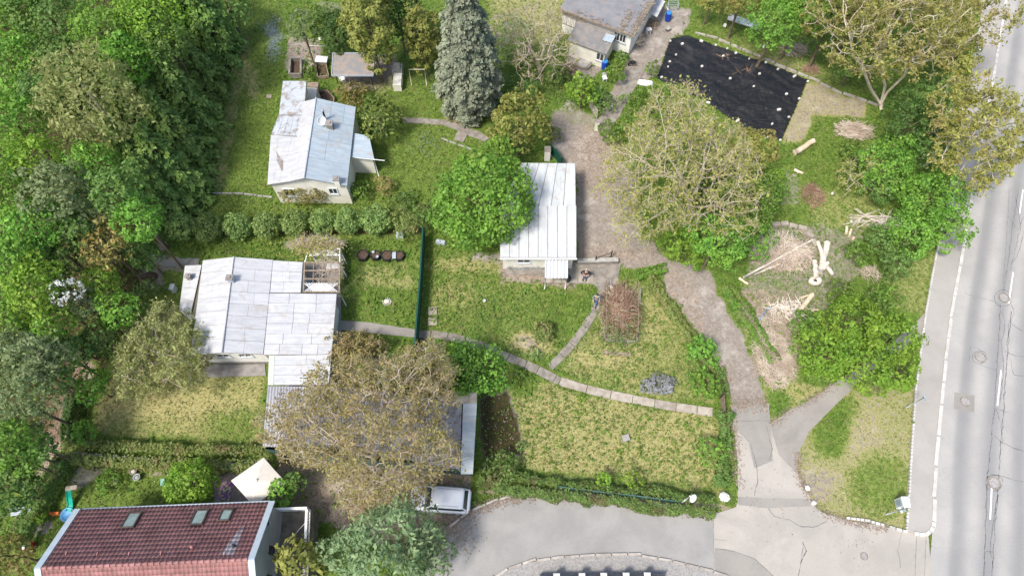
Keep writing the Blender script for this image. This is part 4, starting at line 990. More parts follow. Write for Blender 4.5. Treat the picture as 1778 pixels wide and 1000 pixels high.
# ---- garage block with corrugated roof under the big bare tree
t = thing('garage_block', (*G(640, 770)[:2], 0), 'long low outbuilding with grey corrugated roof, mostly hidden under the big bare walnut', 'outbuilding')
hq = 2.55
def corrugated(A, B, C, D, pitch=.17, amp=.025, name='corrugated_roof', mat='corr', parent=None):
    A, B, C, D = map(lambda p: np.array(p), (A, B, C, D)); L = np.linalg.norm(B - A); n = int(L / pitch * 6); rows = 6; V = []; F = []
    for j in range(rows + 1):
        for i in range(n + 1):
            p = (A * (1 - i / n) + B * (i / n)) * (1 - j / rows) + (D * (1 - i / n) + C * (i / n)) * j / rows
            V.append(p + np.array([0, 0, amp * math.sin(i / 6 * 2 * math.pi)]))
    for j in range(rows):
        for i in range(n): a = j * (n + 1) + i; F.append((a, a + 1, a + n + 2, a + n + 1))
    V2 = [v - np.array([0, 0, .02]) for v in V]; nb = len(V); F2 = [tuple(q + nb for q in f[::-1]) for f in F]
    return mesh_idx(name, V + V2, F + F2, M[mat], parent, smooth=True)
corrugated(GV(465, 670, hq), GV(600, 672, hq), GV(596, 778, hq - .25), GV(456, 775, hq - .25), .21, .035, parent=t)
corrugated(GV(600.5, 672, hq), GV(802, 698, hq), GV(798, 815, hq - .25), GV(596.5, 778, hq - .25), .21, .035, parent=t)
mb = MB(); mb.slab([GV(760, 681, hq + .15), GV(828, 681, hq + .15), GV(828, 699.5, hq + .15), GV(803, 699.5, hq + .15), GV(760, 693, hq + .15)], .3); mb.build('concrete_coping', M['concrete'], t)
mb = MB(); mb.slab([GV(804, 700, hq + .12), GV(828, 700, hq + .12), GV(821, 822, hq + .1), GV(800, 822, hq + .1)], .25); mb.build('edge_sheet', metal_roof('teal_grey_sheet', (0.33, 0.38, 0.39), (0.42, 0.45, 0.46)), t)
mb = MB(); fb = inset([GV(457, 780, 2.3), GV(822, 815, 2.3), GV(828, 683, 2.3), GV(467, 672, 2.3)], .15); walls(mb, [Vector((p.x, p.y, 0)) for p in fb], [2.25] * 4); mb.build('wall', M['teal'], t)

# ---- old house with blue-grey sheet roof (upper left)
t = thing('house', (*G(540, 300)[:2], 0), 'cream old house with stained blue-grey sheet roof and dish, above the row of clipped bushes', 'house')
he, hr = 3.0, 4.3
RN, RS = GV(549, 170, hr), GV(529, 309, hr)
m1 = MB(); panels(m1, GV(549, 170, hr), GV(529, 309, hr), GV(603, 323, he), GV(618, 186, he), 4, 2, sd=11, seam=.02); m1.build('east_roof_slope', M['roof_b'], t)  # darker bluish sheet colours in the shade on the slope away from the sun
m2 = MB(); panels(m2, GV(549, 171, hr), GV(529, 309, hr), GV(498, 316, 3.45), GV(529, 176, 3.45), 3, 1, sd=12, seam=.02)
panels(m2, GV(523, 239, 3.45), GV(498, 316, 3.45), GV(464, 321, he), GV(470, 235, he), 2, 3, sd=13, seam=.03)
m2.build('west_roof_slope', M['roof_w'], t)
m3 = MB(); panels(m3, GV(491, 141, 2.9), GV(532, 141, 3.2), GV(528, 200, 3.35), GV(484, 200, 2.9), 1, 2, sd=14, seam=.015)
panels(m3, GV(484, 201, 2.9), GV(528, 201, 3.35), GV(523, 237, 3.5), GV(471, 234, he), 5, 1, sd=15, seam=.03); m3.build('wing_roof', metal_roof('stained_sheet', (0.48, 0.50, 0.52), (0.41, 0.44, 0.46), stain=(0.27, 0.23, 0.20), amt=.9, streak=(1, 4, 1), lo=.50), t)
m4 = MB(); panels(m4, GV(612, 231, 2.75), GV(641, 236, 2.6), GV(650, 276, 2.5), GV(606, 273, 2.75), 1, 1, sd=16, seam=.02); m4.build('annex_roof', M['roof_b'], t)
mb = MB(); mb.tube([RN + Vector((0, 0, .04)), RS + Vector((0, 0, .04))], .05, 8); mb.build('ridge_cap', M['roof_b'], t)
mb = MB(); f = inset([GV(464, 321, 3.0), GV(603, 323, 3.0), GV(618, 186, 3.0), GV(484, 186, 3.0)], .32); B0 = [Vector((p.x, p.y, 0)) for p in f]; walls(mb, B0, [2.9] * 4)
sw, se = B0[0], B0[1]; q = sw.lerp(se, .47); mb.add([(sw.x, sw.y, 2.9), (se.x, se.y, 2.9), (q.x, q.y, 4.1)], [(0, 1, 2)])
f = inset([GV(490, 200, 2.8), GV(530, 200, 2.8), GV(532, 143, 2.8), GV(491, 143, 2.8)], .2); walls(mb, [Vector((p.x, p.y, 0)) for p in f], [2.8] * 4)
f = inset([GV(600, 273, 2.4), GV(648, 274, 2.4), GV(640, 236, 2.4), GV(605, 234, 2.4)], .2); walls(mb, [Vector((p.x, p.y, 0)) for p in f], [2.4] * 4); mb.build('wall', M['whitewall'], t)
u = (se - sw).normalized(); nn = Vector((u.y, -u.x, 0)); window(t, sw.lerp(se, .8) + Vector((0, 0, 1.9)), u, .7, .8, nn); window(t, sw.lerp(se, .2) + Vector((0, 0, 1.6)), u, .9, 1.0, nn)
chimney(t, 574, 222, 3.7, .5, .55, 'oldconcrete'); chimney(t, 566, 209, 3.8, .16, 1.1, 'darkwood', True); chimney(t, 586, 317, 3.3, .42, .5, 'whitewall')
g = GV(560, 216, 3.95); mb = MB(); 
for k in range(5):
    pass
prof = [(.02, 0), (.2, .02), (.34, .07), (.42, .13), (.415, .14), (.33, .085), (.19, .035), (.015, .015)]
mb.lathe((0, 0, 0), prof, 18); 
for i, v_ in enumerate(mb.v):
    p = Vector(v_); p.rotate(Vector((.7, -.7, .6)).to_track_quat('Z', 'Y')); mb.v[i] = tuple(p + g + Vector((0, 0, .45)))
ds = mb.build('satellite_dish', M['whitepaint'], t); mb = MB(); mb.tube([g - Vector((0, 0, .1)), g + Vector((0, 0, .45))], .025, 6); mb.tube([g + Vector((0, 0, .45)), g + Vector((.28, -.3, .62))], .012, 5); mb.build('mast', M['greymetal'], ds)
mb = MB(); mb.tube([GV(608, 273.5, 2.62), GV(668, 279, 2.62)], .035, 6); mb.tube([GV(649, 276, 2.6), GV(649, 276, 2.6) - Vector((0, 0, 2.5))], .04, 6); mb.build('gutter', M['whitepaint'], t)

# ---- white-roofed garage in the centre
t = thing('garage', (*G(950, 400)[:2], 0), 'low garage with white sheet roof beside the round lime tree', 'garage')
hg = 2.8
mb = MB(); panels(mb, GV(868, 357, hg + .04), GV(1001, 357, hg + .04), GV(1001, 447, hg - .2), GV(868, 447, hg - .2), 8, 1, sd=21, seam=.02, gap=.026, jog=False); mb.build('lower_roof', M['roof_g'], t)
mb = MB(); panels(mb, GV(905, 283, hg + .1), GV(999, 284, hg + .1), GV(1000, 358, hg), GV(870, 358, hg), 6, 1, sd=22, seam=.02, gap=.024, jog=False); mb.build('upper_roof', metal_roof('greyer_sheet_roof', (0.56, 0.58, 0.58), (0.47, 0.49, 0.49), streak=(5, 1, 1)), t)
mb = MB(); f = inset([GV(870, 444, 2.5), GV(999, 444, 2.5), GV(998, 287, 2.5), GV(905, 287, 2.5)], .22); B0 = [Vector((p.x, p.y, 0)) for p in f]; walls(mb, B0, [2.55] * 4); mb.build('wall', M['whitewall'], t)
mb = MB(); mb.slab([GV(868, 448, hg - .22), GV(1002, 448, hg - .22), GV(1002, 450, hg - .22), GV(868, 450, hg - .22)], .12); mb.build('gutter', M['whitepaint'], t)
sw, se = B0[0], B0[1]; u = (se - sw).normalized(); nn = Vector((u.y, -u.x, 0))
window(t, sw.lerp(se, .30) + Vector((0, 0, 1.5)), u, 1.0, .9, nn)
dr = MB(); dr.beam(sw.lerp(se, .73) + nn * .03 + Vector((0, 0, .05)), sw.lerp(se, .73) + nn * .03 + Vector((0, 0, 2.0)), .9, .06); door = dr.build('door', M['darkwood'], t); mb = MB(); mb.ell(sw.lerp(se, .775) + nn * .09 + Vector((0, 0, 1.0)), (.04, .04, .04)); mb.build('handle', M['greymetal'], door)
cn = corrugated(GV(946, 452, 2.3), GV(986, 452, 2.3), GV(986, 483, 2.1), GV(946, 483, 2.1), .28, .05, 'canopy', 'roof_g', t)
mb = MB()
for px in (947.5, 984): g = GV(px, 482, 2.05); mb = MB(); mb.tube([g, (g.x, g.y, 0)], .04, 6); mb.build('canopy_post', M['whitepaint'], t)

# ---- workshop, top centre
t = thing('workshop', (*G(1040, 70)[:2], 0), 'low white workshop with dark felt roofs strewn with leaves, top of the picture', 'workshop')
hs = 2.9; F1, F2 = GV(971, 16, hs), GV(1100, 63, hs); d = (F2 - F1).normalized(); pn = Vector((-d.y, d.x, 0)); B1, B2 = F1 + pn * 6.2, F2 + pn * 6.2
mb = MB(); mb.slab([F1, F2, B2 + Vector((0, 0, .25)), B1 + Vector((0, 0, .25))], .08); mb.build('roof', M['felt'], t)
mb = MB(); e = Vector((0, 0, -.01)); mb.beam(F1 + e - pn * .04, F2 + e - pn * .04, .10, .2); mb.beam(F2 + d * .045 - pn * .09 + e, B2 + d * .045, .08, .2); mb.build('fascia', M['wood'], t)
mb = MB(); f = [F1 + pn * .35 + d * .2, F2 + pn * .35 - d * .25, B2 - d * .25, B1 + d * .2]; W0 = [Vector((p.x, p.y, 0)) for p in f]; walls(mb, W0, [2.8] * 4); mb.build('wall', M['white'], t)
for k in (.80, .885): window(t, W0[0].lerp(W0[1], k) + Vector((0, 0, 1.85)), d, .62, .95, -pn)
mb = MB(); a, b, c, e_ = GV(1003, 36, 2.35), GV(1070, 60, 2.35), GV(1053, 95, 2.1), GV(985, 70, 2.1); mb.slab([a, b, c, e_], .07); mb.build('lower_roof', mk('mossy_felt', (0.19, 0.185, 0.18), (0.27, 0.24, 0.21), 2, fine=.25), t)
mb = MB(); a, b, c, e_ = GV(1000, 40, 2.0), GV(1067, 63, 2.0), GV(1051, 92, 2.0), GV(990, 70, 2.0); W1 = [Vector((p.x, p.y, 0)) for p in (e_, c, b, a)]; walls(mb, W1, [2.05] * 4); mb.build('lower_wall', M['whitewall'], t)
window(t, W1[0].lerp(W1[1], .88) + Vector((0, 0, 1.3)), d, .75, .9, -pn)
mb = MB(); corr = corrugated(GV(1053, 58, 2.42), GV(1069, 63, 2.42), GV(1062, 75, 2.36), GV(1046, 70, 2.36), .3, .03, 'clear_roof_sheet', 'roof_b', t)
mb = MB(); a0, a1 = GV(972, 36, 2.2), GV(1020, 44, 2.2)
for k in range(6):
    p = GV(974 + k * 8, 22 + k * 3.2, 2.4); q2 = GV(976 + k * 8, 40 + k * 3.6, 1.9); mb.beam(p, q2, .06, .06)
mb.beam(GV(973, 22, 2.4), GV(1016, 39, 2.4), .07, .07); mb.beam(GV(975, 40, 1.9), GV(1018, 58, 1.9), .07, .07)
for px, py in ((975, 41), (1017, 58)): g = GV(px, py, 1.9); mb.tube([g, (g.x, g.y, 0)], .04, 5)
mb.build('open_rafters', M['wood'], t)

# ---- red tiled house, bottom left
t = thing('house', (*G(250, 960)[:2], 0), 'tall grey house with dark red tiled gable roof and three skylights, bottom left corner', 'house')
he, hr = 4.0, 6.5
E1, E2, R1, R2 = GV(134, 886, he), GV(462, 877, he), GV(71, 986, hr), GV(428, 971, hr)
d = (R2 - R1).normalized(); pn = Vector((-d.y, d.x, 0)); run = (E1 - R1).dot(pn); slope = math.atan2(hr - he, run)
L = ((E2 - E1).length + (R2 - R1).length) / 2; R1 = R1 + d * .05
def tileslope(name, sgn, n_, rows, rn):
    V = []; F = []; cw = L / n_; rl = math.hypot(rn, hr - he) / rows; out = pn * sgn; dn = (out * rn + Vector((0, 0, -(hr - he)))).normalized(); up = dn.cross(d) * (-sgn); up = up if up.z > 0 else -up
    prof = [(0, .0), (.14, .045), (.3, .055), (.46, .02), (.62, -.004), (.9, -.004), (.995, .0)]
    for j in range(rows):
        for i in range(n_):
            b = len(V)
            for s in (0, 1):
                for (q, z) in prof:
                    p = R1 + d * (cw * (i + q)) + dn * (rl * (j + (s * 1.06))) + up * (z * .8 + (.0 if s == 0 else .034)); V.append(p)
            k = len(prof)
            for q in range(k - 1): F.append((b + q, b + q + 1, b + k + q + 1, b + k + q))
            # butt end of the tile
            e = len(V)
            for (q, z) in prof: V.append(R1 + d * (cw * (i + q)) + dn * (rl * (j + 1.06)) + up * (z * .8))
            for q in range(k - 1): F.append((b + k + q, b + k + q + 1, e + q + 1, e + q))
    o = mesh_idx(name, [tuple(v) for v in V], F, M['tile'], t); return dn, up
dn, up = tileslope('north_tile_slope', 1, 46, 13, run)
dn2, up2 = tileslope('south_tile_slope', -1, 46, 13, run)
R2 = R1 + d * L; E1, E2, S1, S2 = R1 + dn * math.hypot(run, hr - he), R2 + dn * math.hypot(run, hr - he), R1 + dn2 * math.hypot(run, hr - he), R2 + dn2 * math.hypot(run, hr - he)
mb = MB()
k = int(L / .36)
for i in range(k): mb.tube([R1 + d * (L * i / k) + Vector((0, 0, .03)), R1 + d * (L * (i + .97) / k) + Vector((0, 0, .05))], [.10, .12], 8)
mb.build('ridge_tiles', M['tile'], t)
FL_ = mk('blue_grey_flashing', (0.47, 0.54, 0.58), (0.42, 0.49, 0.53), 2, .5, 0, fine=.04)
for R_e, E_e, S_e, s in ((R1, E1, S1, -1), (R2, E2, S2, 1)):
    mb = MB(); o_ = d * s * .20; e = Vector((0, 0, .06))
    mb.beam(R_e + o_ + e, E_e + o_ + e + dn * .1, .38, .10); mb.beam(R_e + o_ + e - dn2 * 0 + Vector((0, 0, .002)), S_e + o_ + e + dn2 * .1, .38, .10); mb.build('verge_flashing', FL_, t)
mb = MB(); mb.tube([E1 + dn * .12 - Vector((0, 0, .05)), E2 + dn * .12 - Vector((0, 0, .05))], .07, 8); mb.build('gutter', M['greymetal'], t)
mb = MB()
A_, B_, C_, D_ = [Vector((p.x, p.y, 0)) for p in (S1 + d * .05 + pn * .3, S2 + d * .30 + pn * .3, E2 + d * .30 - pn * .3, E1 + d * .05 - pn * .3)]
walls(mb, [A_, B_, C_, D_], [he + .15] * 4); rb = Vector((R2.x, R2.y, 0)) + d * .30; ra = Vector((R1.x, R1.y, 0)) + d * .05
mb.add([(B_.x, B_.y, he + .15), (C_.x, C_.y, he + .15), (rb.x, rb.y, hr - .05)], [(0, 1, 2)]); mb.add([(A_.x, A_.y, he + .15), (D_.x, D_.y, he + .15), (ra.x, ra.y, hr - .05)], [(0, 2, 1)])
mb.build('wall', M['greywall'], t)
for fy, z, w, h in ((.38, 3.4, .45, .95), (.16, 4.7, .14, .2), (.66, 3.3, .8, .9)):
    c = C_.lerp(B_, fy); c.z = z; window(t, c, (B_ - C_).normalized(), w, h, d, cross=False, frame='darkwood')
def skylight(px, py, w=.75, h=1.15):
    # hit the slope plane at the pixel
    o = Vector((0, 0, HC)); r = (G(px, py) - o); nn_ = up; tt = (R1 - o).dot(nn_) / r.dot(nn_); c = o + r * tt
    mb = MB(); a = c + up * .12; q = lambda x, y, z=0: a + d * x - dn * y + up * z
    for s in (-1, 1):
        mb.beam(q(s * w / 2, -h / 2 - .04), q(s * w / 2, h / 2 + .04), .09, .14); mb.beam(q(-w / 2 + .05, s * h / 2, .002), q(w / 2 - .05, s * h / 2, .002), .09, .14)
    mb.beam(q(-w / 2 - .15, -h / 2 - .13, -.03), q(w / 2 + .15, -h / 2 - .13, -.03), .14, .05)
    f = mb.build('skylight', M['darkwood'], t); g = MB(); g.add([q(-w / 2, -h / 2, .03), q(w / 2, -h / 2, .03), q(w / 2, h / 2, .03), q(-w / 2, h / 2, .03)], [(0, 1, 2, 3)]); g.build('pane', M['skyglass'], f)
for px, py in ((229, 905), (347, 900)): skylight(px, py)
skylight(393, 896, .65, .85)
for px, py, m_ in ((337, 950, 'tile'), (409, 947, 'black')):
    o = Vector((0, 0, HC)); r = (G(px, py) - o); c = o + r * ((R1 - o).dot(up) / r.dot(up)); mb = MB(); mb.tube([c, c + Vector((0, 0, .35))], .07, 8); mb.lathe(c + Vector((0, 0, .35)), [(.1, 0), (.1, .06), (.03, .1)], 10); mb.build('roof_vent', M[m_], t)
# snow guards
mb = MB()
for px in (116, 170, 225, 280, 390):
    o = Vector((0, 0, HC)); r = (G(px, 962) - o); c = o + r * ((R1 - o).dot(up) / r.dot(up)); mb.box(c + up * .08, (.05, .2, .12), 0)
mb.build('snow_guards', M['tile'], t)['kind'] = 'stuff'
# ---- roof terrace annex east of it
tt_ = 1.9; t = thing('terrace', (*G(515, 950)[:2], 0), 'raised concrete roof terrace with white railing beside the red tiled house', 'terrace')
q = [GV(478, 886, tt_), GV(541, 884, tt_), GV(536, 1010, tt_), GV(474, 1010, tt_)]
mb = MB(); mb.slab(q, tt_ + .05); mb.build('deck', mk('mossy_concrete_tiles', (0.20, 0.175, 0.14), (0.11, 0.095, 0.075), 1.6, fine=.35, fs=9), t)
mb = MB()
def rail(a, b, h=.95):
    a, b = Vector(a), Vector(b); n = max(2, int((b - a).length / 1.2)); up_ = Vector((0, 0, 1))
    mb.beam(a + up_ * h, b + up_ * h, .16, .07)
    mb.beam(a + up_ * .12, b + up_ * .12, .07, .05)
    for k in range(n + 1): p = a.lerp(b, k / n); mb.beam(p, p + up_ * (h - .04), .07, .07)
    for k in range(n * 8): p = a.lerp(b, (k + .5) / (n * 8)); mb.beam(p + up_ * .14, p + up_ * (h - .04), .02, .02)
rail(q[0] + Vector((0, -.06, 0)), q[1] + Vector((-.06, -.06, 0))); rail(q[1] + Vector((-.06, -.15, 0)), q[2] + Vector((-.06, 0, 0)))
mb.build('railing', M['whitepaint'], t)
mb = MB(); mb.tube([GV(475, 964, 2.9), GV(500, 940, 2.7), GV(532, 905, 2.9)], .015, 5)
tag(mb.build('washing_line', M['whitepaint'], None, True), 'white cord slung across the raised terrace', 'washing line')
# ---- garden shelter
t = thing('garden_shelter', (*G(612, 120)[:2], 0), 'open garden shelter with flat grey roof strewn with dead leaves', 'shelter')
hh = 2.2; q = [GV(576, 132, hh), GV(648, 132, hh), GV(650, 93, hh + .15), GV(578, 93, hh + .15)]
mb = MB(); mb.slab(q, .09); mb.build('roof', M['thatch'], t); 
mb = MB(); q2 = inset(q, .12)
for i in range(4): mb.beam(q[i] + Vector((0, 0, .0)), q[(i + 1) % 4] + Vector((0, 0, .0)), .07, .13)
mb.build('fascia', M['greymetal'], t)
for p in inset(q, .35): mb = MB(); mb.tube([p - Vector((0, 0, .08)), (p.x, p.y, 0)], .05, 6); mb.build('post', M['darkwood'], t)
# ---- parked roofs and walls at the picture edge
t = thing('sheet_lean_to', (*G(1292, 34)[:2], 0), 'low shelter roof of grey-blue panels between trees, top right of the workshop', 'shelter')
mb = MB(); panels(mb, GV(1265, 24, 1.4), GV(1322, 40, 1.4), GV(1318, 52, 1.2), GV(1263, 34, 1.2), 3, 1, sd=31, seam=.02); mb.build('roof', M['roof_b'], t)
mb = MB()
for px, py in ((1266, 33), (1316, 50), (1320, 42), (1267, 26)): g = GV(px, py, 1.25); mb = MB(); mb.tube([g, (g.x, g.y, 0)], .04, 5); mb.build('post', M['darkwood'], t)
# ---- low garden wall with pillars at the bottom
t = thing('garden_wall', (*G(1045, 1000)[:2], 0), 'dark garden wall topped by five pale square pillars at the bottom edge', 'wall')
a, b = G(935, 1003), G(1150, 1001); mb = MB(); mb.beam(a + Vector((0, 0, .35)), b + Vector((0, 0, .35)), .25, .8); mb.build('wall', M['plinth'], t)
for px in (965, 1008, 1045, 1083, 1119):
    g = G(px, 1001, 0); g = Vector((g.x, a.y + (b.y - a.y) * (g.x - a.x) / (b.x - a.x), 0)); mb = MB(); mb.box(g + Vector((0, 0, .6)), (.36, .36, 1.2)); p = mb.build('pillar', M['greywall'], t); mb = MB(); mb.box(g + Vector((0, 0, 1.23)), (.44, .44, .08), 0, .8); mb.build('cap', M['whitestone'], p)
mb = MB(); mb.beam(a + Vector((0, 0, 1.0)), b + Vector((0, 0, 1.0)), .05, .06); mb.beam(a + Vector((0, 0, .85)), b + Vector((0, 0, .85)), .05, .06); mb.build('rails', M['darkwood'], t)

# ------------------------------------------------------------------ the car
def car(px, py, rz):
    g = G(px, py, .9); t = thing('parked_car', (0, 0, 0), 'white estate car parked nose left under the bare tree beside the kerb', 'car')
    L = 2.1; W_ = .86
    def loft(secs):
        mb = MB(); n = len(secs[0]); vs = [v for s in secs for v in s]; fs = []
        for i in range(len(secs) - 1):
            for k in range(n - 1): fs.append((i * n + k, i * n + k + 1, (i + 1) * n + k + 1, (i + 1) * n + k))
        mb.add(vs, fs, True); b = len(mb.f); mb.f += [tuple(range(n - 1, -1, -1)), tuple(len(vs) - n + k for k in range(n))]; mb.sm += [False, False]; return mb
    st = [(-L, .55, .30, .52), (-L + .06, .72, .24, .62), (-L + .35, .83, .2, .74), (-L + .9, .87, .2, .84), (-L + 1.2, .87, .2, .90), (0, .88, .2, .93), (L - .5, .87, .2, .95), (L - .12, .80, .24, .93), (L, .68, .3, .80)]
    secs = []
    for x, w, zb, zt in st:
        h = [(w * .9, zb), (w, zb + .15), (w * 1.0, (zb + zt) / 2 + .05), (w * .97, zt - .08), (w * .88, zt), (w * .45, zt + .035), (0, zt + .045)]
        secs.append([(x, -y, z) for y, z in h] + [(x, y, z) for y, z in h[::-1][1:]])
    loft(secs).build('body', M['carpaint'], t)
    gs = [(-L + 1.10, .70, .90, .92), (-L + 1.62, .62, .90, 1.36), (-L + 1.9, .60, .90, 1.42), (L - .55, .60, .90, 1.42), (L - .18, .62, .90, .98)]
    secs = []
    for x, wt, zb, zt in gs:
        wb = .78; h = [(wb, zb), ((wb * .45 + wt * .55), zb + (zt - zb) * .6), (wt, zt - .03), (wt * .9, zt), (0, zt + .02)]
        secs.append([(x, -y, z) for y, z in h] + [(x, y, z) for y, z in h[::-1][1:]])
    loft(secs).build('windows', M['glass'], t)
    secs = []
    for x, w, z in ((-L + 1.52, .64, 1.345), (-L + 1.8, .69, 1.43), (0, .71, 1.455), (L - .6, .70, 1.44), (L - .42, .66, 1.37)):
        h = [(w, z - .045), (w * .97, z), (w * .5, z + .025), (0, z + .03)]; secs.append([(x, -y, q) for y, q in h] + [(x, y, q) for y, q in h[::-1][1:]])
    loft(secs).build('roof', M['carpaint'], t)
    mb = MB()
    for s in (-1, 1):
        mb.beam((-L + 1.14, s * .74, .93), (-L + 1.62, s * .62, 1.38), .06, .04); mb.beam((L - .2, s * .70, .96), (L - .5, s * .62, 1.38), .07, .04)
        mb.beam((-.05, s * .775, .95), (-.05, s * .635, 1.38), .08, .03)
    mb.build('pillars', M['carpaint'], t)
    for s in (-1, 1):
        mb = MB(); mb.tube([(-L + 1.9, s * .55, 1.47), (-L + 1.95, s * .56, 1.51), (L - .8, s * .56, 1.51), (L - .75, s * .55, 1.47)], .015, 6); mb.build('roof_rail', M['greymetal'], t)
        mb = MB(); mb.ell((-L + 1.32, s * .97, .98), (.07, .11, .07)); mb.build('wing_mirror', M['carpaint'], t)
        mb = MB(); mb.ell((-L + .12, s * .60, .56), (.10, .15, .08)); mb.build('headlight', M['skyglass'], t)
        mb = MB(); mb.ell((L - .05, s * .68, .72), (.06, .09, .14)); mb.build('rear_light', M['redtoy'], t)
        for x in (-L + .78, L - .82):
            mb = MB(); prof = []
            ys = [s * .88, s * .90, s * .72, s * .68]; mb.tube([(x, s * .68, .31), (x, s * .70, .31), (x, s * .86, .31), (x, s * .885, .31)], [.27, .31, .31, .27], 20); w = mb.build('wheel', M['rubber'], t)
            mb = MB(); mb.tube([(x, s * .87, .31), (x, s * .895, .31)], [.2, .18], 14); mb.build('rim', M['greymetal'], w)
    t.location = (g.x, g.y, 0); t.rotation_euler = (0, 0, rz)
car(764, 865, -.07)

# ------------------------------------------------------------------ people
def person(px, py, rz, label, shirt, hair, pose, legs='jeans'):
    t = thing('person', (0, 0, 0), label, 'person')
    def skin(name, joints, edges, m, parent, sub=1):
        me = bpy.data.meshes.new(name); me.from_pydata([j[0] for j in joints], edges, []); o = bpy.data.objects.new(name, me); COL.objects.link(o); o.parent = parent
        me.materials.append(m); md = o.modifiers.new('skin', 'SKIN'); lay = me.skin_vertices[0].data
        for i, j in enumerate(joints): r = j[1]; lay[i].radius = r if isinstance(r, tuple) else (r, r); lay[i].use_root = (i == 0)
        md.use_smooth_shade = True; s = o.modifiers.new('sub', 'SUBSURF'); s.levels = sub; s.render_levels = sub; return o
    arms, lg = pose
    J = [((0, 0, .95), (.15, .10)), ((0, 0, 1.2), (.14, .09)), ((0, 0, 1.40), (.15, .09)), ((0, 0, 1.49), (.05, .05)), ((0, .01, 1.57), (.065, .075)), ((0, .015, 1.68), (.075, .09)), ((0, .01, 1.76), (.04, .05))]; E_ = [(0, 1), (1, 2), (2, 3), (3, 4), (4, 5), (5, 6)]
    for s, (el, ha) in zip((-1, 1), arms):
        k = len(J); J += [((s * .19, 0, 1.40), .055), (el, .042), (ha, .03)]; E_ += [(2, k), (k, k + 1), (k + 1, k + 2)]
        h = Vector(ha); dr = (h - Vector(el)).normalized(); sd = dr.cross(Vector((0, 0, 1))).normalized(); b = k + 2; p0 = h + dr * .07; J.append((tuple(p0), (.035, .014))); E_.append((b, len(J) - 1)); pm = len(J) - 1
        for f, l in ((-.03, .07), (-.01, .08), (.01, .075), (.03, .06)):
            J.append((tuple(p0 + sd * f + dr * .02), .009)); J.append((tuple(p0 + sd * f * 1.2 + dr * (.02 + l * .6)), .008)); J.append((tuple(p0 + sd * f * 1.2 + dr * (.02 + l) + Vector((0, .012, -.015))), .007)); n = len(J); E_ += [(pm, n - 3), (n - 3, n - 2), (n - 2, n - 1)]
        J.append((tuple(h + dr * .03 + sd * .045 * -s), .010)); J.append((tuple(h + dr * .075 + sd * .06 * -s), .009)); n = len(J); E_ += [(b, n - 2), (n - 2, n - 1)]
    LG = []
    for s, (kn, an) in zip((-1, 1), lg):
        k = len(J); toe = (an[0], an[1] + .16, .03); J += [((s * .09, 0, .88), .085), (kn, .06), (an, .04), ((an[0], an[1] - .02, .04), .04), (toe, (.045, .03))]; E_ += [(0, k), (k, k + 1), (k + 1, k + 2), (k + 2, k + 3), (k + 3, k + 4)]; LG.append((kn, an, toe))
    body = skin('body', J, E_, M['skin'], t)
    # nose, ears and eyes belong to the face
    mb = MB(); mb.ell((0, .105, 1.65), (.012, .02, .022)); mb.ell((-.082, .01, 1.65), (.012, .02, .03)); mb.ell((.082, .01, 1.65), (.012, .02, .03)); mb.build('nose_and_ears', M['skin'], body)
    mb = MB(); mb.ell((-.03, .095, 1.68), (.012, .008, .008)); mb.ell((.03, .095, 1.68), (.012, .008, .008)); mb.build('eyes', M['black'], body)
    mb = MB(); mb.ell((0, .092, 1.60), (.028, .012, .007)); mb.build('mouth', M['redtoy'], body)
    mb = MB(); mb.ell((0, -.012, 1.715), (.092, .105, .085)); mb.build('hair', M[hair], t)
    S = [((0, 0, .98), (.17, .125)), ((0, 0, 1.2), (.165, .115)), ((0, 0, 1.40), (.17, .11)), ((0, 0, 1.46), (.08, .07))]; SE_ = [(0, 1), (1, 2), (2, 3)]
    for s, (el, ha) in zip((-1, 1), arms):
        k = len(S); m_ = Vector(el).lerp(Vector(ha), .75); S += [((s * .20, 0, 1.40), .075), (el, .06), (tuple(m_), .05)]; SE_ += [(2, k), (k, k + 1), (k + 1, k + 2)]
    skin('shirt' if shirt != 'jacket' else 'jacket', S, SE_, M[shirt], t)
    Pn = [((0, 0, .97), (.165, .12))]; PE = []
    for s, (kn, an, toe) in zip((-1, 1), LG):
        k = len(Pn); Pn += [((s * .09, 0, .86), .10), (kn, .075), ((an[0], an[1], .12), .055)]; PE += [(0, k), (k, k + 1), (k + 1, k + 2)]
    skin('trousers', Pn, PE, M[legs], t)
    for kn, an, toe in LG: mb = MB(); mb.ell((an[0], an[1] + .06, .05), (.055, .15, .055)); mb.build('shoe', M['black'], t)
    g = G(px, py, 0); t.location = (g.x, g.y, .06); t.rotation_euler = (0, 0, rz); return t
stand = [((-.08, 0, .48), (-.12, -.02, .09)), ((.08, 0, .48), (.13, .02, .09))]
person(1015, 486, 3.0, 'fair-haired person in black top and blue jeans standing on the paving with elbows out', 'blackcloth', 'hairb', ([((-.42, .05, 1.22), (-.16, .22, 1.18)), ((.42, .05, 1.22), (.16, .22, 1.18))], stand))
person(1033, 528, 2.9, 'person in grey-green jacket and blue jeans walking on the side path', 'jacket', 'hairw', ([((-.27, -.06, 1.14), (-.26, .14, .98)), ((.27, .05, 1.14), (.22, .25, 1.06))], [((-.08, .14, .50), (-.10, .26, .10)), ((.08, -.02, .48), (.10, -.28, .14))]))

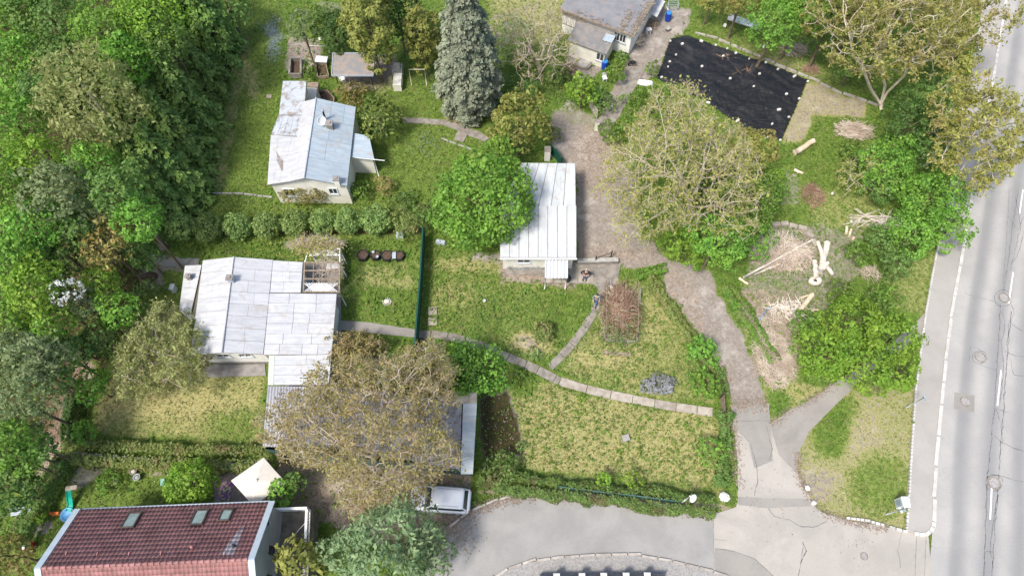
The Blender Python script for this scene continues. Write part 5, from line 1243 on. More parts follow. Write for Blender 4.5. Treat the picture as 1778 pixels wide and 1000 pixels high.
# ------------------------------------------------------------------ green mesh fences
def mesh_fence(name, pts, h, m, label, post=2.4, thick=.05, cat='fence', wpost='green'):
    w = [G(*p) for p in pts]; t = thing(name, tuple(w[len(w) // 2]), label, cat); mb = MB(); pb = MB()
    for i in range(len(w) - 1):
        a, b = w[i], w[i + 1]; mb.beam(a + Vector((0, 0, h / 2 + .05)), b + Vector((0, 0, h / 2 + .05)), thick, h - .1)
        n = max(1, round((b - a).length / post))
        for k in range(n + (i == len(w) - 2)): 
            p = a.lerp(b, k / n); q = MB(); q.tube([p + Vector((.05, 0, 0)), p + Vector((.05, 0, h + .04))], .03, 6); q.build('post', M[wpost], t)
    mb.build('panel', M[m], t); return t
mesh_fence('screen_fence', [(738, 412), (733, 500), (727, 575), (722, 660)], 1.7, 'green', 'dark green screen fence between the two middle lawns', thick=.12)
mesh_fence('mesh_fence', [(968, 848), (1030, 856), (1100, 864), (1175, 874)], .9, 'teal', 'faded teal mesh fence sunk in the hedge above the side road', thick=.05)
mesh_fence('mesh_fence', [(955, 266), (964, 276), (974, 290)], 1.3, 'green', 'short dark green mesh gate beside the white pillar at the yard', thick=.06)

# ------------------------------------------------------------------ pergola and lattice by the house
t = thing('pergola', (*G(560, 500)[:2], 0), 'white lattice pergola with vines at the porch corner of the left house', 'pergola')
hp = 2.5; A_, B_, C_, D_ = GV(529, 456, hp), GV(590, 456, hp), GV(589, 507, hp), GV(527, 507, hp)
mb = MB()
for a, b in ((A_, B_), (B_, C_), (C_, D_), (D_, A_)): mb.beam(a, b, .10, .10)
for f in (.28, .56): mb.beam(A_.lerp(D_, f), B_.lerp(C_, f), .09, .08)
for f in (.25, .5, .75): mb.beam(A_.lerp(B_, f) + Vector((0, 0, -.05)), D_.lerp(C_, f) + Vector((0, 0, -.05)), .05, .04)
mb.build('beams', M['wood'], t)
def lattice(a, b, c, d, n, name='lattice'):
    mb = MB(); P = lambda u, v: a.lerp(b, u).lerp(d.lerp(c, u), v)
    k = n
    for i in range(-k, k * 3):
        for s in (1, -1):
            u0 = i / k / 1.6; pts = []
            for q in range(2):
                pts.append((u0 + (q * .33 if s > 0 else -q * .33) + (0 if s > 0 else .33), q))
            (ua, va), (ub, vb) = pts
            lo, hi = sorted((ua, ub))
            if lo < 0 or hi > 1: continue
            mb.beam(P(ua, va) + Vector((0, 0, .02 * s)), P(ub, vb) + Vector((0, 0, .02 * s)), .055, .02)
    mb.build(name, M['whitepaint'], t)
lattice(A_.lerp(D_, .70), B_.lerp(C_, .70), C_, D_, 9)
lattice(GV(537, 432, hp), GV(590, 432, hp), GV(590, 443, hp), GV(537, 443, hp), 9)
mb = MB(); mb.beam(GV(537, 432, hp), GV(591, 432, hp), .07, .08); mb.beam(GV(537, 443.5, hp), GV(591, 443.5, hp), .07, .08); mb.beam(GV(537, 431, hp), A_, .08, .07); mb.beam(GV(590, 431, hp), B_, .08, .07); mb.build('upper_frame', M['whitepaint'], t)
for p in (C_, B_, D_, GV(590, 432, hp), GV(537, 432, hp)): mb = MB(); mb.tube([p, (p.x, p.y, 0)], .045, 6); mb.build('post', M['whitepaint'], t)
sticks('vine', 548, 425, 46, 13, 620, .35, '', 'twig', (.006, .016), (.3, 1.1), 5, parent=t, h=2.45)
sticks('side_vine', 572, 466, 22, 34, 300, .3, '', 'twig', (.006, .014), (.3, .9), 6, parent=t, h=2.4)
rng = np.random.default_rng(4); c = G(548, 430, 2.6); n = 900
P = np.stack([c.x + rng.normal(size=n) * 1.1, c.y + rng.normal(size=n) * .55, 2.5 + rng.uniform(0, .5, n)], 1); quads('vine_leaves', leafquads(P, np.tile([0, 0, 1.], (n, 1)), .10, rng), M['walnut'], t, tint=rng.uniform(0, 1, n))
def table(px, py, sx, sy, h, rz, label, m='whitepaint', cat='table', name='garden_table'):
    g = G(px, py, h); t = thing(name, (g.x, g.y, 0), label, cat); mb = MB(); mb.box((g.x, g.y, h), (sx, sy, .05), rz); mb.build('tabletop', M[m], t)
    for i in (-1, 1):
        for j in (-1, 1):
            x, y = i * (sx / 2 - .08), j * (sy / 2 - .08); ca, sa = math.cos(rz), math.sin(rz); mb = MB(); mb.box((g.x + x * ca - y * sa, g.y + x * sa + y * ca, h / 2 - .012), (.06, .06, h - .024), rz); mb.build('leg', M[m], t)
    return t
table(578, 461, 1.0, .6, .75, 0, 'white table under the top corner of the lattice pergola')
def bench(px, py, L_, rz, label, m='wood', name='garden_bench'):
    g = G(px, py, .4); t = thing(name, (0, 0, 0), label, 'bench'); mb = MB()
    for k in (-1, 0, 1): mb.box((0, k * .13, .42), (L_, .11, .035))
    mb.build('seat', M[m], t); mb = MB()
    for k in (0, 1): mb.box((0, .24, .62 + k * .16), (L_, .03, .12))
    mb.build('backrest', M[m], t)
    for s in (-1, 1): mb = MB(); mb.box((s * (L_ / 2 - .1), .03, .2), (.06, .36, .40)); mb.box((s * (L_ / 2 - .1), .25, .5), (.06, .04, .5)); mb.build('leg', M[m], t)
    t.location = (g.x, g.y, 0); t.rotation_euler = (0, 0, rz); return t
bench(536, 492, 1.0, 1.57, 'small pale bench inside the pergola by the house wall', 'greymetal')
# ------------------------------------------------------------------ hexagonal planters
HX = [(630, 443, 'leftmost black hexagonal planter, filled with dark soil', 0), (652, 443, 'second black hexagonal planter from the left, topped by grey pots', 1), (672, 444, 'third black hexagonal planter from the left, filled with brown soil', 0), (693, 444, 'rightmost black hexagonal planter, with white stones and a grey lid', 1)]
def planter(px, py, label, r):
    g = G(px, py, .3); t = thing('hexagonal_planter', (g.x, g.y, 0), label, 'planter', 'black hexagonal planters in a row'); mb = MB(); h = .42
    for k in range(6):
        a0, a1 = k * math.pi / 3, (k + 1) * math.pi / 3; o = [Vector((g.x + r * math.cos(a), g.y + r * math.sin(a), h)) for a in (a0, a1)]; i_ = [Vector((g.x + (r - .07) * math.cos(a), g.y + (r - .07) * math.sin(a), h)) for a in (a1, a0)]
        mb.slab(o + i_, h)
    mb.build('box', M['black'], t); mb = MB(); mb.slab([Vector((g.x + (r - .075) * math.cos(k * math.pi / 3), g.y + (r - .075) * math.sin(k * math.pi / 3), .34)) for k in range(6)], .3); mb.build('soil', M['soil'], t); return t, g
R_ = random.Random(3)
for i, (px, py, lab, k) in enumerate(HX): pl, g = planter(px, py, lab, .52 if k == 0 else .46)
for px, py, lab in ((648, 438, 'upper small grey pot on the second hexagonal planter'), (655, 446, 'lower small grey pot on the second hexagonal planter')):
    g = G(px, py, .45); mb = MB(); mb.lathe((g.x, g.y, .345), [(.07, 0), (.11, .16), (.13, .17), (.10, .165), (.06, .1)], 12); tag(mb.build('plant_pot', M['greymetal'], None, True), lab, 'plant pot')
g = G(684, 443, .48); mb = MB(); mb.box((g.x, g.y, .445), (.30, .62, .03), .05); tag(mb.build('grey_board', M['greymetal'], None, True), 'pale grey board lying between the two right-hand hexagonal planters', 'board')
for k in range(5):
    pass
# ------------------------------------------------------------------ tarp with weights
TARP = [(1193, 61), (1240, 78), (1330, 108), (1404, 139), (1385, 185), (1357, 246), (1312, 235), (1291, 224), (1215, 172), (1138, 137), (1150, 105), (1162, 68)]
HARD.append(TARP)
def tarp():
    w = [G(*p) for p in TARP]; xs = np.arange(min(p.x for p in w), max(p.x for p in w), .12); ys = np.arange(min(p.y for p in w), max(p.y for p in w), .12)
    X, Y = np.meshgrid(xs, ys); px, py = PX(X.ravel(), Y.ravel()); d = inpoly(px, py, TARP) + (fbm(X.ravel() * 2, Y.ravel() * 2, 4) - .5) * 3
    x, y = X.ravel(), Y.ravel()
    wr = lambda ang, f, s: abs(fbm((x * math.cos(ang) + y * math.sin(ang)) * f, (-x * math.sin(ang) + y * math.cos(ang)) * f * .22, s, 3) - .5)
    z = .20 + .10 * fbm(x * .4, y * .4, 2) - .42 * wr(.9, .8, 3) - .36 * wr(2.3, 1.0, 8) - .20 * wr(.2, 2.5, 12); z = np.where(d < 6, z * np.clip(d / 6, .25, 1), z); z = np.maximum(z, .02)
    n = len(xs); i = (np.arange(len(ys) - 1)[:, None] * n + np.arange(n - 1)[None]).ravel(); F = np.stack([i, i + 1, i + n + 1, i + n], 1); F = F[(d[F] > 0).all(1)]
    u, inv = np.unique(F, return_inverse=True); o = mesh_idx('black_tarpaulin', np.stack([x, y, z], 1)[u], inv.reshape(F.shape), None, origin=(float(x[u].mean()), float(y[u].mean()), 0), smooth=True)
    t = NT('black_sheeting'); p = t.pos(); col = t.mix(t.ss(t.noise(p, .5, 6, .65, .5), .47, .68), (0.010, 0.010, 0.012), (0.035, 0.033, 0.033)); col = t.mix(t.math('MULTIPLY', t.ss(t.noise(p, 2.2, 6, .7), .62, .75), .35), col, (0.28, 0.20, 0.14)); t.l(col, t.b.inputs['Base Color']); t.b.inputs['Roughness'].default_value = .42; t.b.inputs['Specular IOR Level'].default_value = .4; mp = t.n('Mapping'); mp.inputs['Scale'].default_value = (.5, 3, 1); mp.inputs['Rotation'].default_value = (0, 0, .5); t.l(p, mp.inputs['Vector']); t.bump(t.noise(mp.outputs[0], 1.6, 6, .7, 1.2), .9, .12)
    o.data.materials.append(t.m); tag(o, 'large wrinkled black plastic sheet spread over a garden plot, weighted with white blocks', 'tarpaulin')
tarp()
WT = [(1185, 76, .3, .5, 'flat pale block at the top left of the black sheet, right of the top corner'), (1164, 71, .2, 0, 'white block at the very top left corner of the black sheet'), (1218, 71, .42, -.5, 'long white block on the upper edge of the black sheet, nearest the workshop'),
 (1243, 78, .22, 0, 'second white block along the upper edge of the black sheet'), (1263, 84, .18, 0, 'third white block along the upper edge of the black sheet'), (1278, 92, .24, .3, 'fourth white block along the upper edge of the black sheet'), (1301, 102, .16, 0, 'fifth, smallest white block along the upper edge of the black sheet'),
 (1330, 108, .26, 0, 'white block on the upper edge of the black sheet, halfway to its right corner'), (1174, 95, .2, .4, 'upper white block of three near the left edge of the black sheet'), (1163, 107, .24, .2, 'middle white block of three near the left edge of the black sheet'), (1160, 116, .18, .2, 'lower white block of three near the left edge of the black sheet'), (1149, 134, .24, .4, 'white block on the lower left corner of the black sheet'),
 (1219, 115, .24, .3, 'single white block with a dark hole inside the left half of the black sheet'), (1256, 97, .24, .5, 'white block below the upper edge, beside the rust coloured debris'), (1268, 136, .26, .2, 'white block near the middle of the black sheet'), (1319, 128, .24, .3, 'white block below the debris, right half of the black sheet'), (1309, 150, .22, .6, 'white block in the right half of the sheet, left of the fold line'),
 (1351, 120, .22, .4, 'white block on the upper right edge before the big one'), (1380, 132, .42, .6, 'biggest white block, on the upper right edge of the black sheet'), (1403, 141, .2, .2, 'white block on the right corner of the black sheet'), (1366, 163, .26, .3, 'cream block on the seam in the right end of the black sheet'), (1388, 171, .22, .6, 'white block on the right edge, upper one'),
 (1353, 190, .42, .2, 'large white block on the seam in the right end of the black sheet'), (1370, 203, .22, .3, 'white block on the right edge, lower one'), (1341, 215, .2, .6, 'small white block above the bottom right corner of the black sheet'), (1332, 238, .22, .2, 'white block on the bottom edge of the black sheet'), (1355, 243, .22, .2, 'white block at the bottom right corner of the black sheet'),
 (1230, 178, .42, -.3, 'pale block on the lower edge of the sheet above the bare tree'), (1281, 209, .5, .8, 'pale slab on the lower edge of the sheet, seen through bare twigs')]
for px, py, s, rz, lab in WT:
    g = G(px, py, .25); mb = MB(); mb.box((g.x, g.y, .22), (s * .85, s * (.42 if s > .35 else .7), .14), rz, .9); tag(mb.build('weight_block', M['whitestone'], None, True), lab, 'block', 'white blocks holding down the black sheet')
sticks('debris', 1255, 100, 22, 6, 30, .2, 'rust coloured sticks and debris scattered on the black sheet', 'cane', (.02, .05), (.3, .9), 9, 'debris')
sticks('debris', 1290, 128, 24, 10, 22, .2, 'thin brown sticks fanned out in the right half of the black sheet', 'cane', (.01, .02), (.5, 1.4), 10, 'debris')

# ------------------------------------------------------------------ logs, poles and brush
def log(px, py, L_, r, ang, label, m='log', name='log', r2=None, group=None, z=None, branch=None, tilt=0.0):
    z = z or r; g = G(px, py, z); d = Vector((math.cos(ang), math.sin(ang), tilt)); mb = MB(); n = 6; rr = random.Random(int(px * 7 + py))
    path = [g + d * L_ * (k / n - .5) + Vector((rr.uniform(-1, 1), rr.uniform(-1, 1), 0)) * r * .25 for k in range(n + 1)]; rad = [r + ((r2 or r * .85) - r) * k / n for k in range(n + 1)]
    mb.tube(path, rad, 10)
    if branch:
        for f, a2, l2 in branch: s = path[int(f * n)]; e = s + Vector((math.cos(ang + a2), math.sin(ang + a2), .1)) * l2; mb.tube([s, s.lerp(e, .5) + Vector((0, 0, .05)), e], [r * .75, r * .6, r * .5], 9)
    o = mb.build(name, M[m], None, True); return tag(o, label, 'log', group)
log(1396, 255, 2.3, .27, .62, 'thick pale split log lying alone on the grass below the black sheet', 'paleswood')
log(1386, 298, .8, .14, -.5, 'short white log below the thick split log', 'paleswood')
log(1470, 400, .75, .13, 1.3, 'short sawn log, left one of the pair above the felled trunk', 'paleswood'); log(1476, 404, .7, .12, 1.15, 'short sawn log, right one of the pair above the felled trunk', 'paleswood'); log(1481, 418, .7, .13, 1.2, 'single short sawn log just below the pair', 'paleswood')
log(1430, 448, 3.1, .27, 1.15, 'forked pale felled trunk with cut limbs beside the brush pile', 'log', 'felled_trunk', .26, branch=[(.6, .55, 1.5), (.15, -.3, 1.2)])
log(1416, 468, 1.7, .22, 1.5, 'pale upright-lying log section left of the forked trunk', 'log'); log(1437, 464, 1.6, .18, 1.9, 'pale log section right of the forked trunk', 'log')
t = thing('stump', (*G(1416, 487)[:2], 0), 'hollow sawn stump below the forked trunk', 'stump'); g = G(1416, 487, .2); mb = MB(); mb.lathe((g.x, g.y, 0), [(.55, 0), (.48, .2), (.42, .36), (.26, .37), (.2, .2), (.05, .18)], 13, True, 1.1, .8); mb.build('wood', M['log'], t); mb = MB(); mb.lathe((g.x, g.y, .19), [(.18, 0), (.01, .01)], 10); mb.build('rotten_core', M['darkwood'], t)
log(1352, 448, 7.2, .105, .51, 'very long pale pole lying across the brush pile', 'log', 'pole', .05, z=.35)
log(1345, 462, 3.8, .09, .42, 'shorter pale pole under the very long one', 'log', 'pole', .05, z=.18); log(1291, 488, .9, .12, -.7, 'short log end beside the tip of the long pole', 'paleswood')
log(1296, 528, 1.0, .06, -.7, 'thin grey pole lying in the ivy above the driveway', 'wood', 'pole')
sticks('brush_pile', 1358, 440, 50, 30, 900, .4, 'broad pile of grey-brown brushwood under the long pole', 'twig', (.010, .035), (.5, 1.8), 21)
sticks('scattered_branches', 1362, 436, 44, 24, 150, .45, 'paler stripped branches strewn over the broad brushwood pile', 'log', (.018, .04), (.6, 1.9), 61)
sticks('brush_pile', 1372, 536, 38, 14, 90, .35, 'small pile of sawn branches around the thick squared log', 'log', (.02, .06), (.6, 1.6), 22)
log(1393, 534, 2.9, .22, .85, 'thick squared pale log on the lower branch pile', 'paleswood', z=.5); log(1400, 514, 1.3, .09, .35, 'pale branch above the thick squared log', 'paleswood', z=.2); log(1412, 538, .8, .08, 0, 'short pale branch right of the thick squared log', 'paleswood', z=.2)
sticks('brush_pile', 1483, 228, 28, 16, 420, .6, 'mound of pale brushwood at the right end of the lush grass', 'twig', (.01, .03), (.6, 1.8), 23, dirv=-.3)
sticks('brush_pile', 1378, 88, 24, 14, 260, .6, 'greyish heap of brushwood above the corner of the black sheet', 'twig', (.008, .02), (.4, 1.3), 24)
sticks('brush_pile', 1407, 122, 14, 9, 160, .4, 'reddish-brown heap of twigs beside the sheet corner', 'cane', (.008, .02), (.3, .9), 25)
sticks('brush_pile', 1411, 340, 18, 20, 260, .6, 'dark brown upright heap of twigs below the lush grass', 'cane', (.008, .02), (.4, 1.2), 26)
sticks('brush_pile', 1342, 620, 34, 48, 900, .35, 'long tangle of dead twigs between driveway and the big green bush', 'twig', (.010, .024), (.4, 1.5), 27)
sticks('brush_pile', 1520, 385, 40, 12, 60, .7, 'fan of bare cut branches pointing left from the green bushes', 'log', (.015, .04), (1.2, 2.8), 28, dirv=.1)
sticks('brush_pile', 1335, 552, 30, 12, 120, .35, 'loose dead branches left of the sawn branch pile', 'twig', (.006, .02), (.4, 1.3), 29)
sticks('brush_pile', 1510, 475, 16, 14, 130, .5, 'small tangle of twigs on the verge beside the pavement trees', 'twig', (.006, .02), (.3, 1.0), 30)
sticks('brush_pile', 108, 690, 30, 75, 900, .25, 'long strip of rusty brown dead conifer twigs beside the left hedge', 'cane', (.006, .015), (.3, .9), 31)
sticks('brush_pile', 985, 125, 18, 18, 160, .5, 'dark tangled branches left of the round concrete cover', 'bark', (.008, .03), (.4, 1.3), 32)
sticks('brush_pile', 1063, 177, 22, 12, 80, .25, 'low scatter of twigs beside the narrow shed path', 'twig', (.006, .02), (.3, 1.0), 33)
sticks('brush_pile', 655, 625, 20, 18, 140, .25, 'sparse grey twigs around the pale stump inside the green fence', 'twig', (.006, .012), (.3, .8), 34)

# ------------------------------------------------------------------ berry bed
t = thing('berry_trellis', (*G(1075, 545)[:2], 0), 'rows of bare brown berry canes tied to a trellis beside the side path', 'berry canes')
sticks('canes', 1077, 543, 30, 44, 2400, 1.2, '', 'cane', (.012, .024), (.5, 1.5), 41, flat=.8, parent=t); sticks('pale_canes', 1075, 545, 30, 46, 420, 1.1, '', 'log', (.010, .018), (.6, 1.6), 42, flat=.5, parent=t)
mb = MB()
for px in (1050, 1078, 1104):
    a, b = G(px, 500), G(px, 588)
    for p in (a, a.lerp(b, .5), b): mb.tube([p, p + Vector((0, 0, 1.3))], .035, 6)
    mb.beam(a + Vector((0, 0, 1.2)), b + Vector((0, 0, 1.2)), .03, .03)
mb.build('posts', M['wood'], t)
rng = np.random.default_rng(8); n = 2200; q = [G(1077 + rng.normal() * 20, 568 + rng.normal() * 26, 0) for _ in range(n)]
P = np.array([(p.x, p.y, rng.uniform(.1, 1.0)) for p in q]); quads('young_leaves', leafquads(P, np.tile([0, 0, 1.], (n, 1)), .075, rng), M['ivy'], t, tint=rng.uniform(0, 1, n))
# rail posts (worn timber) of the bed
mb = MB(); a, b = G(1052, 592), G(1106, 594); mb.beam(a + Vector((0, 0, .1)), b + Vector((0, 0, .1)), .12, .16); mb.beam(G(1112, 500, .08), G(1106, 592, .08), .14, .14); tag(mb.build('bed_border', M['oldconcrete'], None, True), 'concrete border along two sides of the berry bed', 'edging')
def plank(px, py, L_, w, rz, label, m='wood', h=.08, name='plank', z=None, cat='plank'):
    g = G(px, py, 0); mb = MB()
    for k in range(2 if w > .2 else 1): mb.box((g.x - math.sin(rz) * (k - .5) * w * .5 * (w > .2), g.y + math.cos(rz) * (k - .5) * w * .5 * (w > .2), (z or h / 2 + .02)), (L_ * (1 - .04 * k), w * (.48 if w > .2 else 1), h), rz)
    return tag(mb.build(name, M[m], None, True), label, cat)
plank(1071, 614, 2.2, .26, -.10, 'weathered grey planks lying in the dry grass below the berry bed')
for px, py, lab in ((751, 540, 'upper square stepping slab beside the green fence'), (751, 558, 'lower square stepping slab beside the green fence')):
    g = G(px, py); mb = MB(); mb.box((g.x, g.y, .02), (.72, .68, .07), .05, .96); tag(mb.build('stepping_slab', M['concrete'], None, True), lab, 'paving slab')
g = G(1086, 761); mb = MB(); mb.box((g.x, g.y, .12), (.58, .50, .24), .25, .9); o = mb.build('stone_block', M['stone'], None, True); tag(o, 'square pale stone block alone in the middle of the dry lower lawn', 'stone block')
# stump ringed by stones
g = G(672, 524); t = thing('tree_stump', (g.x, g.y, 0), 'pinkish stump ringed by white stones on the fenced lawn', 'stump'); mb = MB(); mb.lathe((g.x, g.y, 0), [(.26, 0), (.22, .12), (.19, .17), (.02, .175)], 12, True, 1.1, .9); mb.build('wood', M['log'], t); mb = MB()
for k in range(13): a = k / 13 * 6.283; mb.ell((g.x + .33 * math.cos(a), g.y + .30 * math.sin(a), .05), (.07, .05, .06), 7, 5, a)
mb.build('stone_ring', M['whitestone'], t)
g = G(655, 628); t = thing('tree_stump', (g.x, g.y, 0), 'pale sawn stump in the grass below the fenced lawn path', 'stump'); mb = MB(); mb.lathe((g.x, g.y, 0), [(.42, 0), (.32, .15), (.28, .26), (.02, .27)], 12, True, 1.2, .8); mb.build('wood', M['oldconcrete'], t); mb = MB(); mb.lathe((g.x, g.y, .262), [(.2, 0), (.02, .012)], 12); mb.build('heartwood', M['paleswood'], t)
def boulder(px, py, r, label, m='whitestone', name='boulder', sq=.7):
    rng = np.random.default_rng(int(px + py)); g = G(px, py, r * .4); mb = MB(); mb.ell((g.x, g.y, r * sq * .7), (r, r * .85, r * sq), 9, 6, rng.uniform(0, 3)); mb.v = [tuple(np.array(v) + rng.normal(size=3) * r * .09) for v in mb.v]
    mb.sm = [False] * len(mb.sm); return tag(mb.build(name, M[m], None, True), label, name)
boulder(1257, 862, .40, 'large white boulder at the hedge corner where driveway meets the side road')
boulder(1402, 847, .22, 'pale stone on the left rim of the grass island, upper one'); boulder(1413, 873, .20, 'pale stone on the left rim of the grass island, lower one')
boulder(1328, 82, .25, 'cream boulder in the grass above the black sheet'); boulder(1259, 45, .22, 'pale boulder near the grey-blue shelter roof')
boulder(790, 590, .14, 'small pale stone on the edge of the garden path')
boulder(1062, 499, .17, 'small white bucket-like stone at the top of the berry bed')
boulder(1445, 336, .14, 'small white stone in the brown patch below the lush grass'); boulder(1478, 384, .12, 'little pale stone above the sawn logs')
boulder(841, 522, .16, 'grey-white stone lying on the lawn between fence and hedge bush')
boulder(240, 513, .2, 'grey stone at the dark bed beside the forest', 'stone')

# ------------------------------------------------------------------ blue barrels, covers, bits around the workshop
def barrel(px, py, label):
    g = G(px, py, .9); t = thing('water_barrel', (g.x, g.y, 0), label, 'barrel'); mb = MB(); mb.lathe((g.x, g.y, 0), [(.27, 0), (.29, .05), (.31, .3), (.30, .32), (.31, .34), (.31, .6), (.30, .62), (.31, .64), (.29, .92), (.28, .93)], 20); mb.build('drum', M['bluebarrel'], t)
    mb = MB(); mb.lathe((g.x, g.y, .925), [(.275, 0), (.27, .03), (.2, .02), (.02, .022)], 20); mb.build('lid', mk('blue_lid', (0.05, 0.25, 0.6), None, 3, .4, 0), t); return t
barrel(1051, 107, 'blue water barrel beside the small window of the workshop'); barrel(1162, 23, 'blue water barrel under a white gutter pipe, right of the workshop')
mb = MB(); mb.tube([GV(1154, 4, 2.4), GV(1160, 18, 1.1)], .05, 6); tag(mb.build('rain_pipe', M['whitepaint'], None, True), 'white slanting rain pipe above the right-hand blue barrel', 'pipe')
g = G(1014, 113); t = thing('well_cover', (g.x, g.y, 0), 'round mossy concrete well cover in front of the firewood', 'well cover'); mb = MB(); mb.lathe((g.x, g.y, 0), [(.72, 0), (.72, .28), (.62, .29), (.62, .24), (.05, .25)], 24, False); mb.build('ring', M['oldconcrete'], t); mb = MB(); mb.lathe((g.x, g.y, .25), [(.56, 0), (.55, .06), (.02, .07)], 20, False); mb.build('lid', M['stone'], t)
def woodpile(px, py, L_, h, rz, label, n=7, rows=6):
    g = G(px, py, h * .5); t = thing('firewood_stack', (0, 0, 0), label, 'firewood stack'); mb = MB(); r_ = random.Random(2); w = L_ / n * .5; k = 0
    for j in range(rows):
        for i in range(int(L_ / .14)):
            r = r_.uniform(.05, .075); x = -L_ / 2 + (i + .5) * .14; mb.tube([(x, -.22 + r_.uniform(-.04, .04), .07 + j * .13), (x, .22, .07 + j * .13)], r, r_.choice((3, 4, 5, 6)), smooth=False)
    mb.build('logs', M['firewood'], t); mb = MB()
    for s in (-1, 1): mb.box((s * (L_ / 2 + .05), 0, h / 2 + .1), (.07, .3, h + .2))
    mb.build('posts', M['wood'], t); t.location = (g.x, g.y, 0); t.rotation_euler = (0, 0, rz); return t
woodpile(1022, 95, 1.9, 1.0, -.42, 'neat stack of split yellow firewood under the workshop eaves', rows=8)
def shelf_cover(px, py, label):
    t = thing('log_shelter', (*G(px, py)[:2], 0), label, 'shelter'); a, b, c, d_ = GV(1141, -6, 1.7), GV(1155, 3, 1.7), GV(1141, 30, 1.5), GV(1126, 22, 1.5); mb = MB(); mb.slab([a, b, c, d_], .06); mb.build('roof', M['roof_w'], t); mb = MB()
    for p in (a, b, c, d_): mb = MB(); mb.tube([p - Vector((0, 0, .05)), (p.x, p.y, 0)], .04, 5); mb.build('post', M['wood'], t)
shelf_cover(1140, 12, 'narrow white-roofed log shelter against the right side of the workshop')
sticks('scrap_wood', 1127, 42, 14, 10, 90, .5, 'untidy heap of scrap timber below the narrow log shelter', 'wood', (.02, .06), (.4, 1.2), 43, 'scrap heap')
sticks('scrap_wood', 1107, 70, 8, 12, 40, .5, 'small stack of sawn rings leaning at the workshop corner', 'paleswood', (.04, .08), (.4, .8), 44, 'scrap heap')
table(1127, 51, .5, .4, .6, .3, 'small white-topped stand beside the scrap timber'); 
g = G(1159, 53); mb = MB(); mb.lathe((g.x, g.y, 0), [(.2, 0), (.26, .3), (.28, .34), (.24, .33), (.2, .1)], 12); tag(mb.build('planter_tub', M['stone'], None, True), 'grey stone tub on the bare earth left of the pale board', 'tub')
plank(1177, 58, .9, .75, .1, 'pale square board lying at the top left corner of the black sheet', 'concrete', .06, 'board', cat='board')
g = G(1121, 144, .2); mb = MB(); mb.box((g.x, g.y, .16), (1.5, .55, .22), -.2, .85); mb.box((g.x + .2, g.y + .02, .30), (.9, .35, .08), -.2, .8); tag(mb.build('white_sack', M['whitepaint'], None, True), 'long white plastic-wrapped sack lying on the weeds by the shed path', 'sack')
g = G(1098, 112, .2); t = thing('wheelbarrow', (g.x, g.y, 0), 'small dark wheelbarrow on the shed path', 'wheelbarrow'); mb = MB(); mb.lathe((g.x, g.y, .25), [(.14, 0), (.3, .22), (.29, .23), (.13, .03)], 8, False, 1.2, .8); mb.build('tray', M['black'], t); mb = MB(); mb.tube([(g.x - .3, g.y - .05, .14), (g.x - .3, g.y + .05, .14)], .13, 12); mb.build('wheel', M['rubber'], t); mb = MB()
for s in (-1, 1): mb.beam((g.x - .3, g.y + s * .06, .15), (g.x + .6, g.y + s * .25, .5), .03, .03); mb.beam((g.x + .2, g.y + s * .17, .3), (g.x + .22, g.y + s * .2, 0), .03, .03)
mb.build('handles', M['wood'], t)
mb = MB(); g = G(1050, 137, .3)
t = thing('garden_chair', (g.x, g.y, 0), 'little white chair among the bushes below the left blue barrel', 'chair'); mb.box((g.x, g.y, .42), (.42, .42, .05), .3); mb.build('seat', M['whitepaint'], t); mb = MB(); mb.box((g.x - .05, g.y + .2, .68), (.42, .04, .46), .3); mb.build('backrest', M['whitepaint'], t)
for i in (-1, 1):
    for j in (-1, 1): mb = MB(); mb.box((g.x + i * .16, g.y + j * .16, .2), (.04, .04, .39)); mb.build('leg', M['whitepaint'], t)
# cage trolley
g = G(1169, 10, .3); t = thing('wire_crate', (g.x, g.y, 0), 'grey wire crate standing beside the right-hand blue barrel', 'crate'); mb = MB()
for z in (.1, .35, .6):
    for a, b in (((-.5, -.3), (.5, -.3)), ((.5, -.3), (.5, .3)), ((.5, .3), (-.5, .3)), ((-.5, .3), (-.5, -.3))): mb.beam((g.x + a[0], g.y + a[1], z), (g.x + b[0], g.y + b[1], z), .03, .03)
for a in ((-.5, -.3), (.5, -.3), (.5, .3), (-.5, .3), (0, .3), (0, -.3)): mb.beam((g.x + a[0], g.y + a[1], 0), (g.x + a[0], g.y + a[1], .62), .03, .03)
mb.build('frame', M['greymetal'], t)
# gate and pillars at the yard
def pillar(px, py, w, h, label, m='white'):
    g = G(px, py, h); t = thing('gate_pillar', (g.x, g.y, 0), label, 'pillar'); mb = MB(); mb.box((g.x, g.y, h / 2), (w, w, h)); mb.build('shaft', M[m], t); mb = MB(); mb.box((g.x, g.y, h + .04), (w * 1.2, w * 1.2, .08), 0, .85); mb.build('cap', M['oldconcrete'], t)
pillar(951, 259, .5, 1.4, 'white pillar beside the short green mesh gate')
pillar(1038, 210, .35, 1.2, 'short white pillar at the lower end of the wooden yard gate', 'whitewall')
t = thing('wooden_gate', (*G(1029, 197)[:2], 0), 'pale wooden gate standing open at the top of the yard', 'gate'); a, b = G(1023, 186), G(1036, 208); mb = MB()
for k in range(9): p = a.lerp(b, (k + .5) / 9); mb.beam(p + Vector((0, 0, .1)), p + Vector((0, 0, 1.25)), .10, .03)
mb.build('boards', M['whitewall'], t); mb = MB()
for z in (.3, 1.05): mb.beam(a + Vector((.04, .02, z)), b + Vector((.04, .02, z)), .05, .09)
mb.build('rails', M['wood'], t)
t = thing('wooden_gate', (*G(1249, 706)[:2], 0), 'narrow brown wooden gate in the hedge at the end of the slab path', 'gate'); a, b = G(1250, 693), G(1252, 720); mb = MB()
for k in range(9): p = a.lerp(b, (k + .5) / 9); mb.beam(p + Vector((0, 0, .08)), p + Vector((0, 0, 1.15)), .08, .03)
mb.build('boards', M['wood'], t); mb = MB()
